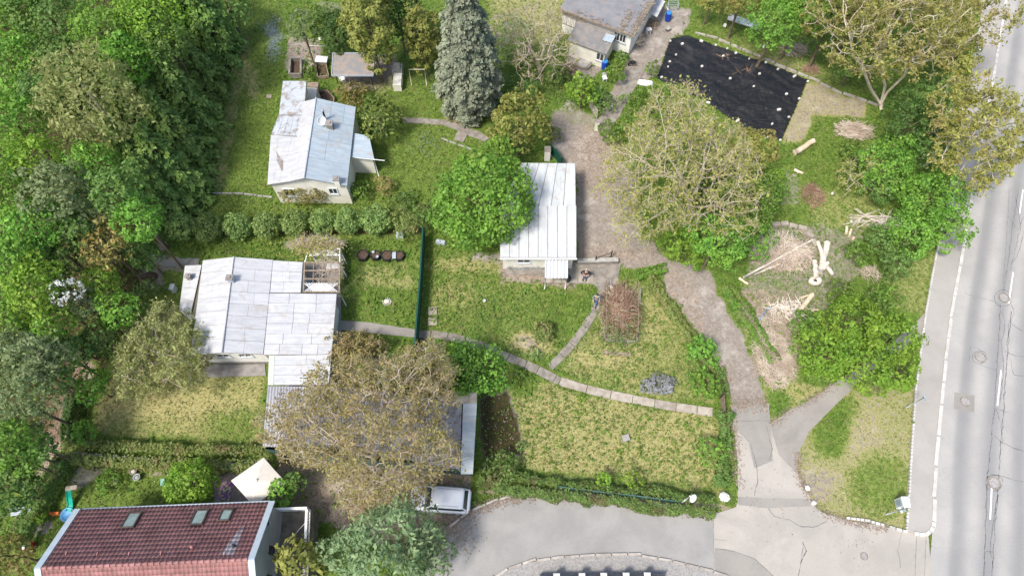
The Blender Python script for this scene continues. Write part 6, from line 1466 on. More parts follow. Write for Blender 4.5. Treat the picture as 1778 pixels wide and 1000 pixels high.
for z in (.3, .95): mb.beam(a + Vector((.035, 0, z)), b + Vector((.035, 0, z)), .04, .09)
mb.build('rails', M['wood'], t); mb = MB()
for p in (a - Vector((0, -.08, 0)), b - Vector((0, .08, 0))): mb.beam(p, p + Vector((0, 0, 1.3)), .1, .1)
mb.build('posts', M['darkwood'], t)
# steel posts of the yard barrier
t = thing('iron_gate', (*G(1040, 440)[:2], 0), 'rusty open iron gate on two posts behind the paving', 'gate')
for px, py in ((1033, 457), (1060, 448)): mb = MB(); g = G(px, py); mb.tube([g, g + Vector((0, 0, 1.2))], .05, 7); mb.build('post', M['darkwood'], t)
mb = MB(); a, b = G(1034, 457), G(1059, 449)
for z in (.25, .95): mb.beam(a + Vector((0, 0, z)), b + Vector((0, 0, z)), .05, .05)
mb.build('bars', M['darkwood'], t)
t = thing('low_wall', (*G(925, 463)[:2], 0), 'low rubble wall running along the front of the white-roofed garage', 'wall'); mb = MB(); r_ = random.Random(8); a, b = G(880, 466), G(946, 466)
for j in range(2):
    for k in range(16): p = a.lerp(b, (k + .5 + .3 * j) / 16.5); mb.box((p.x, p.y + r_.uniform(-.03, .03), .13 + .22 * j), (.26 * r_.uniform(.8, 1), .3, .21), r_.uniform(-.1, .1), .9)
mb.build('stones', M['stone'], t)
t = thing('low_wall', (*G(1040, 458)[:2], 0), 'low concrete wall from the garage corner to the iron gate', 'wall'); mb = MB(); mb.beam(G(1002, 458) + Vector((0, 0, .25)), G(1072, 456) + Vector((0, 0, .25)), .28, .5); mb.build('wall', M['oldconcrete'], t); mb = MB(); mb.beam(G(1002, 458) + Vector((0, 0, .53)), G(1072, 456) + Vector((0, 0, .53)), .36, .06); mb.build('coping', M['stone'], t)
g = G(986, 485, .3); t = thing('waste_bin', (g.x, g.y, 0), 'small black bin on the paving below the canopy', 'bin'); mb = MB(); mb.lathe((g.x, g.y, 0), [(.17, 0), (.24, .55), (.26, .58), (.24, .57)], 14); mb.build('body', M['black'], t); mb = MB(); mb.lathe((g.x, g.y, .575), [(.25, 0), (.2, .06), (.02, .08)], 14); mb.build('lid', M['black'], t)
# ------------------------------------------------------------------ upper garden
table(608, 122, 0.1, .1, .1, 0, 'x') if False else None
table(636, 136, .9, .6, .7, .1, 'dark wooden table at the right end under the garden shelter', 'wood')
def gchair(px, py, rz, label):
    g = G(px, py, .4); t = thing('garden_chair', (0, 0, 0), label, 'chair'); mb = MB(); mb.box((0, 0, .42), (.48, .46, .05)); mb.build('seat', M['whitepaint'], t); mb = MB(); mb.box((0, .24, .70), (.46, .04, .5)); mb.build('backrest', M['whitepaint'], t)
    for s in (-1, 1): mb = MB(); mb.box((s * .25, 0, .60), (.05, .44, .04)); mb.box((s * .25, -.19, .5), (.04, .04, .17)); mb.build('armrest', M['whitepaint'], t)
    for i in (-1, 1):
        for j in (-1, 1): mb = MB(); mb.box((i * .2, j * .19, .197), (.045, .045, .393)); mb.build('leg', M['whitepaint'], t)
    t.location = (g.x, g.y, 0); t.rotation_euler = (0, 0, rz)
gchair(594, 137, .4, 'white plastic chair at the left end under the garden shelter')
t = thing('cold_frame', (*G(515, 123)[:2], 0), 'grey open concrete basin with dark water and leaves above the old house', 'basin'); a, b, c, d_ = [G(507, 108), G(525, 108), G(525, 136), G(505, 136)]; mb = MB()
for p, q in ((a, b), (b, c), (c, d_), (d_, a)): mb.beam(p + Vector((0, 0, .3)), q + Vector((0, 0, .3)), .16, .6)
mb.build('walls', M['oldconcrete'], t); mb = MB(); mb.slab([p + Vector((0, 0, .12)) for p in (a, b, c, d_)], .1); mb.build('bottom', M['soil'], t)
t = thing('cold_frame', (*G(565, 125)[:2], 0), 'low wooden cold frame of brown planks beside the garden shelter', 'cold frame'); a, b, c, d_ = [G(549, 112), G(567, 114), G(572, 136), G(553, 138)]; mb = MB()
for p, q in ((a, b), (b, c), (c, d_), (d_, a)): mb.beam(p + Vector((0, 0, .18)), q + Vector((0, 0, .18)), .08, .36)
mb.build('frame', M['wood'], t); mb = MB(); mb.slab([p + Vector((0, 0, .1)) for p in (a, b, c, d_)], .1); mb.build('soil', M['soil'], t)
g = G(558, 103, .6); t = thing('white_lid_box', (g.x, g.y, 0), 'white-topped garden box above the wooden cold frame', 'box'); mb = MB(); mb.box((g.x, g.y, .28), (1.0, .6, .55)); mb.build('box', M['wood'], t); mb = MB(); mb.box((g.x, g.y, .585), (1.15, .78, .05), -.08); mb.build('lid', M['whitepaint'], t)
mb = MB(); mb.tube([G(541, 92, 0), G(541, 92, 0) + Vector((0, 0, .9)), G(572, 92, 0) + Vector((0, 0, .9)), G(572, 92, 0)], .03, 6); tag(mb.build('tap_rail', M['whitepaint'], None, True), 'thin white rail above the white-topped garden box', 'rail')
t = thing('barbecue', (*G(688, 140)[:2], 0), 'pale brick barbecue with round chimney and long worktop in the upper garden', 'barbecue')
g = G(690, 138, .8); mb = MB(); mb.box((g.x, g.y, .42), (.75, 1.5, .84)); mb.build('worktop', M['whitewall'], t); g = G(688, 118, .9); mb = MB(); mb.box((g.x + .1, g.y, .5), (.95, .85, 1.0)); mb.box((g.x + .1, g.y + .1, 1.1), (.7, .6, .3), 0, .7); mb.build('hearth', M['stone'], t); g = G(682, 107, 1.0); mb = MB(); mb.lathe((g.x, g.y, 0), [(.42, 0), (.42, 1.0), (.36, 1.02), (.32, .7), (.02, .7)], 16, False); mb.build('round_hearth', M['oldconcrete'], t)
g = G(670, 104, .3); boulder(668, 103, .45, 'grey rubble heap beside the round end of the barbecue', 'stone', 'rubble_heap'); boulder(556, 68, .2, 'pale stone in the rockery above the rail', 'whitestone')
t = thing('swing_frame', (*G(727, 135)[:2], 0), 'bare swing frame of thin poles on the upper lawn', 'swing frame'); hs = 2.0; a, b = GV(710, 121, hs), GV(737, 121, hs); mb = MB(); mb.tube([a, b], .035, 6); mb.build('crossbar', M['log'], t)
for p in (a, b): mb = MB(); mb.tube([p, (p.x, p.y - .1, 0)], .035, 6); mb.build('post', M['log'], t)
t = thing('timber_steps', (*G(560, 190)[:2], 0), 'cream hatch and brown timber edging beside the old house roof', 'hatch'); mb = MB(); mb.slab([GV(533, 152, 1.5), GV(551, 153, 1.5), GV(548, 172, 1.5), GV(530, 175, 1.5)], 1.5); mb.build('hatch', M['parasol'], t); mb = MB(); mb.slab([GV(534, 143, 1.3), GV(553, 143, 1.3), GV(552, 152, 1.3), GV(534, 151, 1.3)], .5); mb.build('shelf', M['wood'], t)
t = thing('raised_bed', (*G(565, 168)[:2], 0), 'angular raised bed edged with boards beside the old house roof', 'raised bed'); q = [G(550, 163), G(570, 162), G(582, 175), G(580, 184), G(556, 178)]; mb = MB()
for i in range(5): mb.beam(q[i] + Vector((0, 0, .2)), q[(i + 1) % 5] + Vector((0, 0, .2)), .08, .4)
mb.build('edge', M['wood'], t); mb = MB(); mb.slab([p + Vector((0, 0, .2)) for p in q], .2); mb.build('soil', M['soil'], t)
g = G(467, 168); mb = MB(); mb.box((g.x, g.y, .03), (.5, .4, .05), .1); tag(mb.build('stepping_slab', M['concrete'], None, True), 'small pinkish slab alone in the left lawn', 'paving slab')
g = G(694, 407, .3); mb = MB(); mb.box((g.x, g.y, .18), (.65, .55, .3), 0, .95); tag(mb.build('white_box', M['roof_b'], None, True), 'pale blue-white crate under the last clipped bush beside the green fence', 'box')
g = G(765, 420, .2); mb = MB(); mb.box((g.x, g.y, .15), (.9, .4, .25), -.2, .8); mb.box((g.x - .2, g.y, .33), (.35, .3, .1), .3, .8); tag(mb.build('covered_bundle', M['greymetal'], None, True), 'grey bundle tucked under the round lime tree right of the fence', 'bundle')
g = G(301, 501, .4); mb = MB(); mb.box((g.x, g.y, .35), (.3, .45, .7)); mb.box((g.x, g.y, .72), (.36, .5, .05)); tag(mb.build('meter_box', M['greymetal'], None, True), 'small grey-blue meter box on the lawn left of the white house', 'box')
g = G(258, 483); mb = MB(); mb.ell((g.x, g.y, .1), (.75, .5, .3), 14, 8, .3); tag(mb.build('compost_heap', M['soil'], None, True), 'dark compost heap at the forest edge left of the white house', 'compost heap')
g = G(283, 428); mb = MB(); mb.lathe((g.x, g.y, 0), [(.45, 0), (.42, .06), (.02, .07)], 14, False); tag(mb.build('round_slab', M['oldconcrete'], None, True), 'round mossy slab below the leftmost clipped bush', 'slab')
# ------------------------------------------------------------------ red house garden
t = thing('parasol', (*G(440, 850)[:2], 0), 'large square beige parasol over the patio of the red tiled house', 'parasol'); hz = 2.5; ap = GV(443, 836, hz + .35); cs = [GV(458, 794, hz), GV(401, 834, hz), GV(440, 879, hz), GV(478, 838, hz)]
cs[3] = cs[0] + cs[2] - cs[1]; ap = (cs[0] + cs[2]) / 2 + Vector((0, 0, .5)); mb = MB()
for i in range(4):
    a, b = cs[i], cs[(i + 1) % 4]; m_ = a.lerp(b, .5) + Vector((0, 0, .05)) + (ap - a.lerp(b, .5)) * .02
    mb.add([ap, a, m_], [(0, 1, 2)]); mb.add([ap, m_, b], [(0, 1, 2)])
    mb.add([a, b, b - Vector((0, 0, .16)), m_ - Vector((0, 0, .2)), a - Vector((0, 0, .16)), m_], [(0, 5, 3, 4), (5, 1, 2, 3)])
mb.build('canopy', M['parasol'], t); mb = MB(); mb.lathe(ap, [(.12, -.02), (.1, .06), (.02, .12)], 12); mb.build('finial', M['white'], t); mb = MB(); mb.tube([(ap.x, ap.y, 0), ap], .04, 8); mb.build('pole', M['wood'], t)
for i in range(4):
    mb = MB(); mb.tube([ap - Vector((0, 0, .06)), cs[i] - Vector((0, 0, .05))], .018, 5); mb.build('rib', M['wood'], t)
mb = MB(); mb.box((ap.x, ap.y, .07), (.6, .6, .12)); mb.build('base', M['plinth'], t)
t = thing('play_slide', (0, 0, 0), 'teal children slide with wooden ladder in the lower left garden', 'slide'); g = G(121, 866, .5); V = []
mb = MB()
for s in (-1, 1): mb.tube([(s * .19, -.75, .12), (s * .19, -.35, .2), (s * .19, .35, .85), (s * .19, .55, .95)], .035, 6)
prof = [(-.75, .08), (-.35, .14), (.35, .80), (.55, .90)]
for i in range(3): a, b = prof[i], prof[i + 1]; mb.slab([(-.19, a[0], a[1]), (.19, a[0], a[1]), (.19, b[0], b[1]), (-.19, b[0], b[1])], .03)
mb.build('chute', M['tealtoy'], t); mb = MB(); mb.box((.1, .68, .95), (.75, .3, .04), .25)
for s in (-1, 1): mb.beam((s * .22, .62, .93), (s * .3, .95, 0), .05, .05)
for z in (.25, .5, .72): mb.beam((-.25, .92 - z * .3, z), (.25, .92 - z * .3, z), .04, .04)
mb.build('ladder', M['paleswood'], t); t.location = (g.x, g.y, 0); t.rotation_euler = (0, 0, -.1)
t = thing('toy_rocker', (*G(97, 891)[:2], 0), 'orange plastic toy beside the slide', 'toy'); g = G(97, 891, .2); mb = MB(); mb.box((g.x, g.y, .2), (.6, .26, .22), .1, .7); mb.ell((g.x - .25, g.y, .38), (.1, .1, .12)); mb.build('body', M['orangetoy'], t); mb = MB(); mb.tube([(g.x - .28, g.y - .15, .4), (g.x - .28, g.y + .15, .4)], .02, 5); mb.build('handle', M['redtoy'], t)
t = thing('paddling_shell', (*G(118, 893)[:2], 0), 'pale blue plastic shell at the corner of the red roof', 'toy'); g = G(117, 893, .15); mb = MB(); mb.lathe((g.x, g.y, 0), [(.42, 0), (.48, .2), (.45, .21), (.38, .06), (.02, .05)], 14, True); mb.build('basin', M['bluetoy'], t)
t = thing('red_toy', (*G(50, 948)[:2], 0), 'small red and white toy kitchen at the foot of the left hedge', 'toy'); g = G(50, 948, .3); mb = MB(); mb.box((g.x, g.y, .3), (.55, .4, .6), .4); mb.build('body', M['redtoy'], t); mb = MB(); mb.box((g.x, g.y, .63), (.48, .34, .05), .4); mb.build('top', M['whitepaint'], t)
bench(36, 889, 1.3, .1, 'grey bench in deep shade left of the lower hedge', 'greymetal')
def pot(px, py, r, label, m='plinth'):
    g = G(px, py, .35); t = thing('plant_pot', (g.x, g.y, 0), label, 'plant pot'); mb = MB(); mb.lathe((g.x, g.y, 0), [(r * .7, 0), (r, .36), (r * 1.08, .38), (r * .9, .38), (r * .8, .28)], 16); mb.build('pot', M[m], t); mb = MB(); mb.lathe((g.x, g.y, .29), [(r * .82, 0), (.02, .03)], 14); mb.build('soil', M['log'] if m == 'plinth' else M['stone'], t)
pot(231, 817, .26, 'grey round pot with pale soil on the lower left lawn, upper of two'); pot(237, 828, .24, 'grey round pot with a silver lid on the lower left lawn, lower of two', 'greymetal')
g = G(285, 838, .3); mb = MB(); mb.box((g.x, g.y, .3), (.3, .5, .6), .2, .9); tag(mb.build('green_box', mk('pale_teal_plastic', (.25, .5, .4), None, 3, .5, 0), None, True), 'pale teal box left of the round green tree by the patio', 'box')
def rug():
    g = G(391, 853); t = NT('flowered_rug'); p = t.pos(); v = t.n('TexVoronoi'); v.inputs['Scale'].default_value = 9; t.l(p, v.inputs['Vector']); c = t.mix(t.ss(t.noise(p, 6, 3), .4, .6), (0.45, 0.25, 0.25), (0.55, 0.5, 0.35)); s = t.n('SeparateColor'); t.l(v.outputs['Color'], s.inputs[0]); c = t.mix(t.ss(s.outputs[0], .5, .8), c, (0.10, 0.13, 0.05)); c = t.mix(t.ss(s.outputs[1], .7, .8), c, (0.25, 0.08, 0.35)); t.l(c, t.b.inputs['Base Color']); mb = MB(); mb.box((g.x, g.y, .045), (.85, 1.35, .02), -.1); tag(mb.build('outdoor_rug', t.m, None, True), 'colourful flowered rug on the dark patio blocks beside the parasol', 'rug')
rug()
t = thing('patio_wall', (*G(385, 806)[:2], 0), 'low stone wall with blocks along the top of the patio', 'wall'); mb = MB(); a, b = G(373, 808), G(430, 808)
for k in range(7): p = a.lerp(b, (k + .5) / 7); mb.box((p.x, p.y, .2), (.33, .28, .4), 0, .95)
mb.build('stones', M['plinth'], t)
g = G(413, 812, .3); mb = MB(); mb.box((g.x - .1, g.y, .48), (.8, .35, .12)); mb.box((g.x - .1, g.y, .42), (.6, .25, .04)); tag(mb.build('white_cushion', M['whitepaint'], None, True), 'white cushion lying on the patio wall left of the parasol', 'cushion')
g = G(633, 883, .5); mb = MB(); mb.ell((g.x, g.y, .28), (.26, .18, .26), 12, 8, -.8); mb.ell((g.x + .1, g.y - .12, .45), (.10, .08, .08), 8, 6); tag(mb.build('red_bag', M['redtoy'], None, True), 'small bright red bag under the bare tree above the pine', 'bag')
g = G(608, 802, .8); mb = MB(); mb.box((g.x, g.y, .4), (.75, .10, .1)); mb.box((g.x - .3, g.y, .17), (.06, .08, .34)); mb.box((g.x + .3, g.y, .17), (.06, .08, .34)); tag(mb.build('white_rail', M['whitepaint'], None, True), 'short white rail seen through the big bare tree', 'rail')
# ------------------------------------------------------------------ street furniture
def signpost(base, top, h, label, plate, m='greymetal', pm='bluetoy'):
    g = G(*base); t = thing('sign_post', (g.x, g.y, 0), label, 'sign post'); mb = MB(); mb.tube([g, g + Vector((0, 0, h))], .035, 8); mb.build('pole', M[m], t)
    for z, w, hh, mm in plate: mb = MB(); mb.box((g.x + .05, g.y, z), (.03, w, hh), .3); mb.build('sign_plate', M[mm], t)
    return t
signpost((1573, 708), (1605, 692), 2.6, 'grey sign post leaning over the pavement below the big green bush', [(2.45, .4, .3, 'greymetal')])
signpost((1538, 893), (1572, 882), 2.6, 'grey sign post with blue and white plates at the tip of the grass island', [(2.35, .34, .34, 'roof_b'), (1.95, .4, .25, 'whitepaint')])
g = G(1572, 871, 1.0); t = thing('junction_cabinet', (g.x, g.y, 0), 'white electric cabinet at the inner edge of the pavement', 'cabinet'); mb = MB(); mb.box((g.x, g.y, .55), (.42, .65, 1.06)); mb.build('body', M['whitepaint'], t); mb = MB(); mb.box((g.x, g.y, 1.11), (.5, .73, .06), 0, .9); mb.build('lid', M['whitepaint'], t); mb = MB(); mb.box((g.x - .225, g.y, .55), (.03, .5, .8)); mb.build('door', M['greymetal'], t)
g = G(1700, 88, .9); t = thing('roadside_cabinet', (g.x, g.y, 0), 'white slim bollard box on the pavement at the upper right beside the tree', 'cabinet'); mb = MB(); mb.box((g.x, g.y, .6), (.28, .35, .98)); mb.build('body', M['whitepaint'], t); mb = MB(); mb.box((g.x, g.y, 1.11), (.33, .4, .05)); mb.build('lid', M['whitepaint'], t)
g = G(1184, 872); t = thing('traffic_mirror', (g.x, g.y, 0), 'white round traffic mirror on a pole in the hedge at the side road', 'traffic mirror'); mb = MB(); mb.tube([g, g + Vector((0, 0, 2.5))], .05, 8); mb.build('pole', M['whitepaint'], t)
mb = MB(); mb.lathe((0, 0, 0), [(.05, -.04), (.27, -.02), (.30, .02), (.27, .03), (.02, .07)], 20); q = Vector((.35, -.45, .55)).to_track_quat('Z', 'Y')
mb.v = [tuple(q @ Vector(v) + g + Vector((.22, -.12, 2.35))) for v in mb.v]; mb.build('mirror', M['whitepaint'], t)
g = G(1322, 551); t = thing('sign_post', (g.x, g.y, 0), 'dark thin pole with a pale bracket standing in the ivy above the driveway', 'sign post'); mb = MB(); mb.tube([g + Vector((-.3, -.3, 0)), g + Vector((0, 0, 1.7))], .03, 6); mb.build('pole', M['bluetoy'], t); mb = MB(); mb.box(g + Vector((0, 0, 1.7)), (.3, .1, .12)); mb.build('bracket', M['greymetal'], t)

# ------------------------------------------------------------------ trees of the dense wood on the left
GF = 'trees of the dense wood on the left'
F_ = [ # px, py, rpx, h, mat, dens, label
 (265, 30, 58, 10, 'lime', 'bright yellow-green maple at the top of the wood'), (180, 62, 52, 10, 'maple', 'bright maple left of the yellow-green one at the top'), (90, 35, 58, 10, 'mid', 'green maple second from the left at the top edge'), (20, 30, 55, 10, 'maple', 'maple in the top left corner'),
 (35, 120, 58, 9, 'maple', 'bright maple at the left edge below the corner tree'), (105, 110, 48, 9, 'mid', 'mid-green tree above left of the pale birch'), (220, 110, 50, 9, 'maple', 'bright maple right above the pale birch'), (25, 215, 55, 9, 'maple', 'maple at the left edge beside the pale birch'),
 (60, 280, 48, 9, 'lime', 'yellow-green tree left below the birch'), (15, 330, 50, 9, 'maple', 'maple at the left edge, a third of the way down'), (95, 335, 55, 9, 'pale', 'large pale willow-like tree below the birch'), (160, 290, 45, 8, 'maple', 'bright maple just below the birch'),
 (205, 335, 50, 8, 'mid', 'mid-green tree left of the lowest dark conifer'), (245, 385, 42, 7, 'maple', 'bright broad tree at the right rim of the wood beside the clipped bushes'), (150, 370, 42, 7, 'pale', 'greyish-green tree above the rust-coloured one'), (60, 395, 52, 8, 'maple', 'bright maple left of the rust-coloured tree'),
 (20, 450, 50, 8, 'maple', 'maple at the left edge halfway down'), (60, 500, 50, 8, 'lime', 'yellow-green maple left of the white blossom'), (15, 545, 45, 7, 'maple', 'maple at the left edge below the halfway one'), (248, 440, 32, 3.5, 'deep', 'dark green bush right of the rust-coloured tree'),
 (178, 490, 30, 5, 'lime', 'small bright tree right of the white blossom'), (205, 540, 36, 4.5, 'maple', 'round bright tree above the hedge end, nearest the house lawn'), (150, 530, 30, 5, 'pale', 'pale thin tree below the white blossom'), (85, 570, 44, 6, 'maple', 'bright tree below the yellow-green maple'),
 (30, 620, 52, 7, 'pale', 'silvery green tree at the left edge above the brown strip'), (175, 590, 36, 4, 'deep', 'dark tree beside the brown strip, upper one'), (120, 620, 36, 5, 'mid', 'mid-green tree left of the brown strip top'), (160, 670, 30, 2.6, 'maple', 'bright small tree beside the brown strip at the lawn corner'),
 (45, 700, 52, 6, 'pale', 'silvery tree left of the brown strip, middle'), (20, 775, 50, 6, 'maple', 'green tree at the left edge left of the brown strip'), (65, 775, 36, 5, 'mid', 'mid-green tree hanging over the brown strip'), (25, 850, 42, 4, 'deep', 'dark tree at the left edge beside the lower hedge'), (30, 800, 36, 5, 'mid', 'light-leaved tree left of the lower hedge'),
 (15, 965, 40, 3, 'olive', 'olive bush in the bottom left corner'), (235, 545, 24, 2.2, 'ivy', 'dark ivy-leaved bush at the lawn edge left of the white house'), (120, 445, 34, 6, 'deep', 'dark tree under the rust-coloured one'), (130, 395, 35, 7, 'mid', 'mid-green tree left of the rust-coloured one'),
 (55, 445, 40, 7, 'mid', 'mid-green tree between two left-edge maples'), (110, 500, 24, 5, 'deep', 'dark tree behind the white blossom'), (130, 180, 40, 6, 'deep', 'dark tree beneath the pale birch'), (290, 75, 40, 9, 'mid', 'mid-green tree right of the yellow-green maple'), (150, 130, 40, 9, 'mid', 'mid-green tree above the birch top'),
 (75, 170, 42, 9, 'mid', 'mid-green tree on the left flank of the birch'), (60, 620, 40, 6, 'deep', 'dark tree between the silvery ones'), (100, 665, 26, 5, 'mid', 'small mid-green tree at the brown strip bend')]
for px, py, r, h, m_, lab in F_:
    tree('forest_tree', px, py, r * 1.08, h, m_, lab, GF, leaf=.155 if h > 6 else .14, dens=1.25, rz=r * mpp(py) * 1.0, zmin=-.3, rc=(.17, .32) if m_ != 'pale' else (.13, .24))
tree('birch', 160, 170, 92, 10.5, 'birch', 'tall pale olive birch with drooping sprays in the middle of the wood', rz=4.2, leaf=.13, dens=.85, rc=(.12, .24), bark='palebark', aspect=2.4, tilt=.9, K=130, inner=.35, zmin=-.6)
tree('rust_tree', 185, 425, 50, 6, 'bronze', 'rust-coloured young-leaved tree at the right rim of the wood', leaf=.15, dens=.7, aspect=1.8, tilt=.9)
tree('blossom_tree', 115, 505, 32, 8.0, 'blossom', 'tree covered in white blossom inside the wood', leaf=.12, dens=.38, rc=(.12, .22))
tree('silver_tree', 522, 45, 32, 4.5, 'pale', 'slender silvery-green tree beside the blue flower patch', leaf=.11, dens=.9, warp=(.75, 1.3), rc=(.1, .2))
tree('forest_tree', 396, 12, 46, 3.6, 'mid', 'rounded mid-green tree at the top of the wood beside the left lawn', GF, leaf=.2)
CF = [(388, 95, 9.5, 2.5, 'rightmost dark conifer at the top of the row beside the left lawn'), (350, 60, 12, 3.0, 'topmost inner dark conifer of the wood'), (362, 165, 9.5, 2.6, 'second dark conifer of the row beside the left lawn'), (350, 225, 10, 2.7, 'third dark conifer of the row beside the left lawn'), (336, 285, 10, 2.7, 'fourth dark conifer of the row beside the left lawn'), (322, 335, 9.5, 2.8, 'fifth dark conifer of the row, near the clipped bushes'), (300, 368, 8.5, 2.7, 'lowest dark conifer of the row, touching the clipped bushes'),
      (320, 150, 12, 3.0, 'inner dark conifer behind the second of the row'), (305, 225, 12, 3.0, 'inner dark conifer behind the third of the row'), (290, 290, 11, 3.0, 'inner dark conifer behind the fourth of the row'), (275, 330, 10, 2.8, 'innermost low dark conifer beside the broad bright tree'), (325, 95, 12, 2.8, 'inner dark conifer near the yellow-green maple')]
for i, (px, py, h, R, lab) in enumerate(CF): spruce('conifer', px, py, h, R, 'conifer', lab, 'dark conifers along the left lawn', seed=60 + i, leaf=(.34, .12), droop=.28, nbr=9, dens=1.25, lev=int(h / .5))
# ------------------------------------------------------------------ trees of the gardens
spruce('blue_spruce', 818, 192, 17, 3.3, 'spruce', 'tall silvery blue spruce at the top centre', seed=9, leaf=(.24, .13), nbr=13, droop=.42, lev=44, dens=1.6, belly=True, lowz=.9)
tree('cypress', 640, 40, 52, 7, 'thuja', 'big golden-olive cypress above the garden shelter', rz=5.5, leaf=.15, aspect=2, spiky=True, tilt=.45, zmin=-.8, rc=(.12, .22), dens=2.0, K=130, inner=.3)
tree('yew', 583, 62, 34, 3.2, 'deep', 'dark green yew leaning over the garden shelter roof', rz=3, leaf=.15, aspect=2, spiky=True, tilt=.45, dens=1.7, inner=.25)
tree('yew', 690, 20, 40, 5, 'deep', 'dark yew between golden cypress and olive conifer', rz=4, leaf=.15, aspect=2, spiky=True, tilt=.45, dens=1.7, inner=.25)
tree('cypress', 733, 68, 36, 4.5, 'thuja', 'olive-green conifer left of the blue spruce', rz=4.2, leaf=.14, aspect=2, spiky=True, tilt=.45, zmin=-.8, dens=2.0, K=110, rc=(.12, .22), inner=.3)
tree('yew', 660, 208, 44, 2.1, 'yew', 'round spiky yellow-green yew right of the old house', rz=2.1, leaf=.17, aspect=2.2, spiky=True, tilt=.4, rc=(.16, .3))
shrub(610, 166, 32, 'olive', 'low brownish juniper below the garden shelter', h=.9, leaf=.14, spiky=True)
tree('lime_tree', 840, 350, 97, 4.2, 'maple', 'big round bright green lime tree overlapping the white garage roof', rz=3.9, leaf=.17, rc=(.12, .20), K=240, dens=2.0, zmin=-.5, lump=.5)
tree('lime_tree', 868, 262, 34, 3.6, 'maple', 'smaller round crown on top of the big lime tree', rz=2.2, leaf=.17, rc=(.14, .25))
tree('bronze_conifer', 900, 218, 56, 4.0, 'thuja', 'large olive-bronze conifer between spruce and yard', rz=4, leaf=.16, aspect=1.8, tilt=.6, rc=(.12, .22), dens=1.1)
tree('maple', 1010, 160, 28, 2.2, 'lime', 'small vivid yellow-green maple beside the yard gate', rz=1.9, leaf=.2, rc=(.2, .34))
shrub(1070, 125, 22, 'weeds', 'leafy green bush between blue barrel and shed path', h=1.2); shrub(1045, 175, 24, 'mid', 'loose green bush above the wooden yard gate', h=1.1); shrub(1080, 100, 14, 'mid', 'small dark bush under the workshop windows', h=.8); shrub(1020, 145, 16, 'ivy', 'low green bush beside the vivid maple', h=.8)
shrub(1133, 120, 14, 'weeds', 'narrow bush between path and left end of the black sheet', h=.8); shrub(1062, 232, 24, 'weeds', 'bright bush at the right side of the yard top', h=1.2); shrub(1120, 185, 50, 'weeds', 'broad bright weedy bush below the white sack', h=.8, dens=.8, rc=(.1, .2)); shrub(1170, 170, 30, 'weeds', 'weedy bush under the left end of the bare walnut', h=.9)
baretree('bare_tree', 915, 75, 4.5, 85, 70, 3.4, (938, 130), 'bare grey-brown fruit tree full of twigs left of the workshop', 'walnut', 1200, 11, lpt=1, leaf=.08, r_tip=.016, trunk=.16, step=.28, twigs=3, twl=.6)
shrub(890, 60, 45, 'mid', 'tall weeds and bushes below the bare fruit tree', h=1.0, dens=.7, rc=(.1, .2)); shrub(905, 150, 36, 'mid', 'green bush under the lower twigs of the bare fruit tree', h=1.1, dens=.8); shrub(965, 130, 24, 'ivy', 'ivy bush left of the tangled branches', h=.9)
baretree('walnut_tree', 1178, 296, 7.0, 138, 140, 4.8, (1198, 395), 'huge half-bare walnut with pale branches right of the yard', 'walnut', 2100, 3, lpt=2, leaf=.10, trunk=.34, step=.32, twl=.75, forkh=.2, r_tip=.0145, expo=2.45, twigs=4, shell=.3)
baretree('walnut_tree', 646, 738, 6.2, 162, 138, 4.2, (655, 830), 'huge half-bare walnut over the corrugated outbuilding and the car', 'brownleaf', 3400, 5, lpt=3, leaf=.09, trunk=.36, step=.30, twl=.65, forkh=.25, r_tip=.0145, shell=.2, twigs=4, expo=2.5)
baretree('walnut_tree', 1568, 48, 8.0, 165, 88, 4.2, (1530, 190), 'wide-spreading walnut with thick pale forked trunk, upper right', 'walnut', 1900, 7, lpt=5, leaf=.12, barkm='palebark', trunk=.36, step=.38, twl=.6, forkh=.05, r_tip=.018, shell=.4, expo=2.3, arms=[(-1, [(1512, 155, 2.2), (1498, 118, 4.5), (1480, 95, 6)]), (-1, [(1541, 160, 1.8), (1570, 132, 4), (1583, 100, 6)]), (-1, [(1537, 150, 2.4), (1527, 110, 4.5), (1532, 75, 6.5)])])
baretree('bronze_tree', 1700, 235, 7.0, 78, 95, 3.8, (1600, 290), 'bronze-leaved tree leaning right over the pavement', 'walnut', 1200, 8, lpt=7, leaf=.12, barkm='palebark', trunk=.26, step=.34, forkh=.1, expo=2.25, r_tip=.016, arms=[(-1, [(1625, 268, 1.8), (1650, 250, 3.4), (1675, 240, 4.6)])])
baretree('flowering_tree', 285, 615, 3.0, 76, 80, 2.3, (295, 640), 'olive-blossomed fruit tree overlapping the white house roof', 'birch', 1000, 9, lpt=5, leaf=.10, trunk=.14, step=.26, twigs=3)
baretree('dead_shrub', 1500, 305, 2.2, 50, 42, 2.0, (1470, 330), 'pale forked leafless shrub below the mound of brushwood', 'walnut', 260, 10, lpt=2, leaf=.1, barkm='palebark', trunk=.09, step=.3)
baretree('grey_tree', 75, 625, 7.0, 34, 42, 2.4, (140, 700), 'bare silvery tree among the leafy ones at the left edge', 'pale', 300, 12, lpt=4, leaf=.12, trunk=.12, step=.32)
baretree('brown_bush', 612, 605, 1.6, 48, 28, 1.3, (615, 625), 'brown twiggy bush above the big walnut at the house path', 'brownleaf', 420, 13, lpt=6, leaf=.1, trunk=.06, step=.22, cat='shrub')
baretree('brown_bush', 740, 640, 1.6, 42, 30, 1.2, (745, 660), 'brown twiggy bush at the lower end of the green fence', 'brownleaf', 420, 14, lpt=6, leaf=.1, trunk=.06, step=.22, cat='shrub')
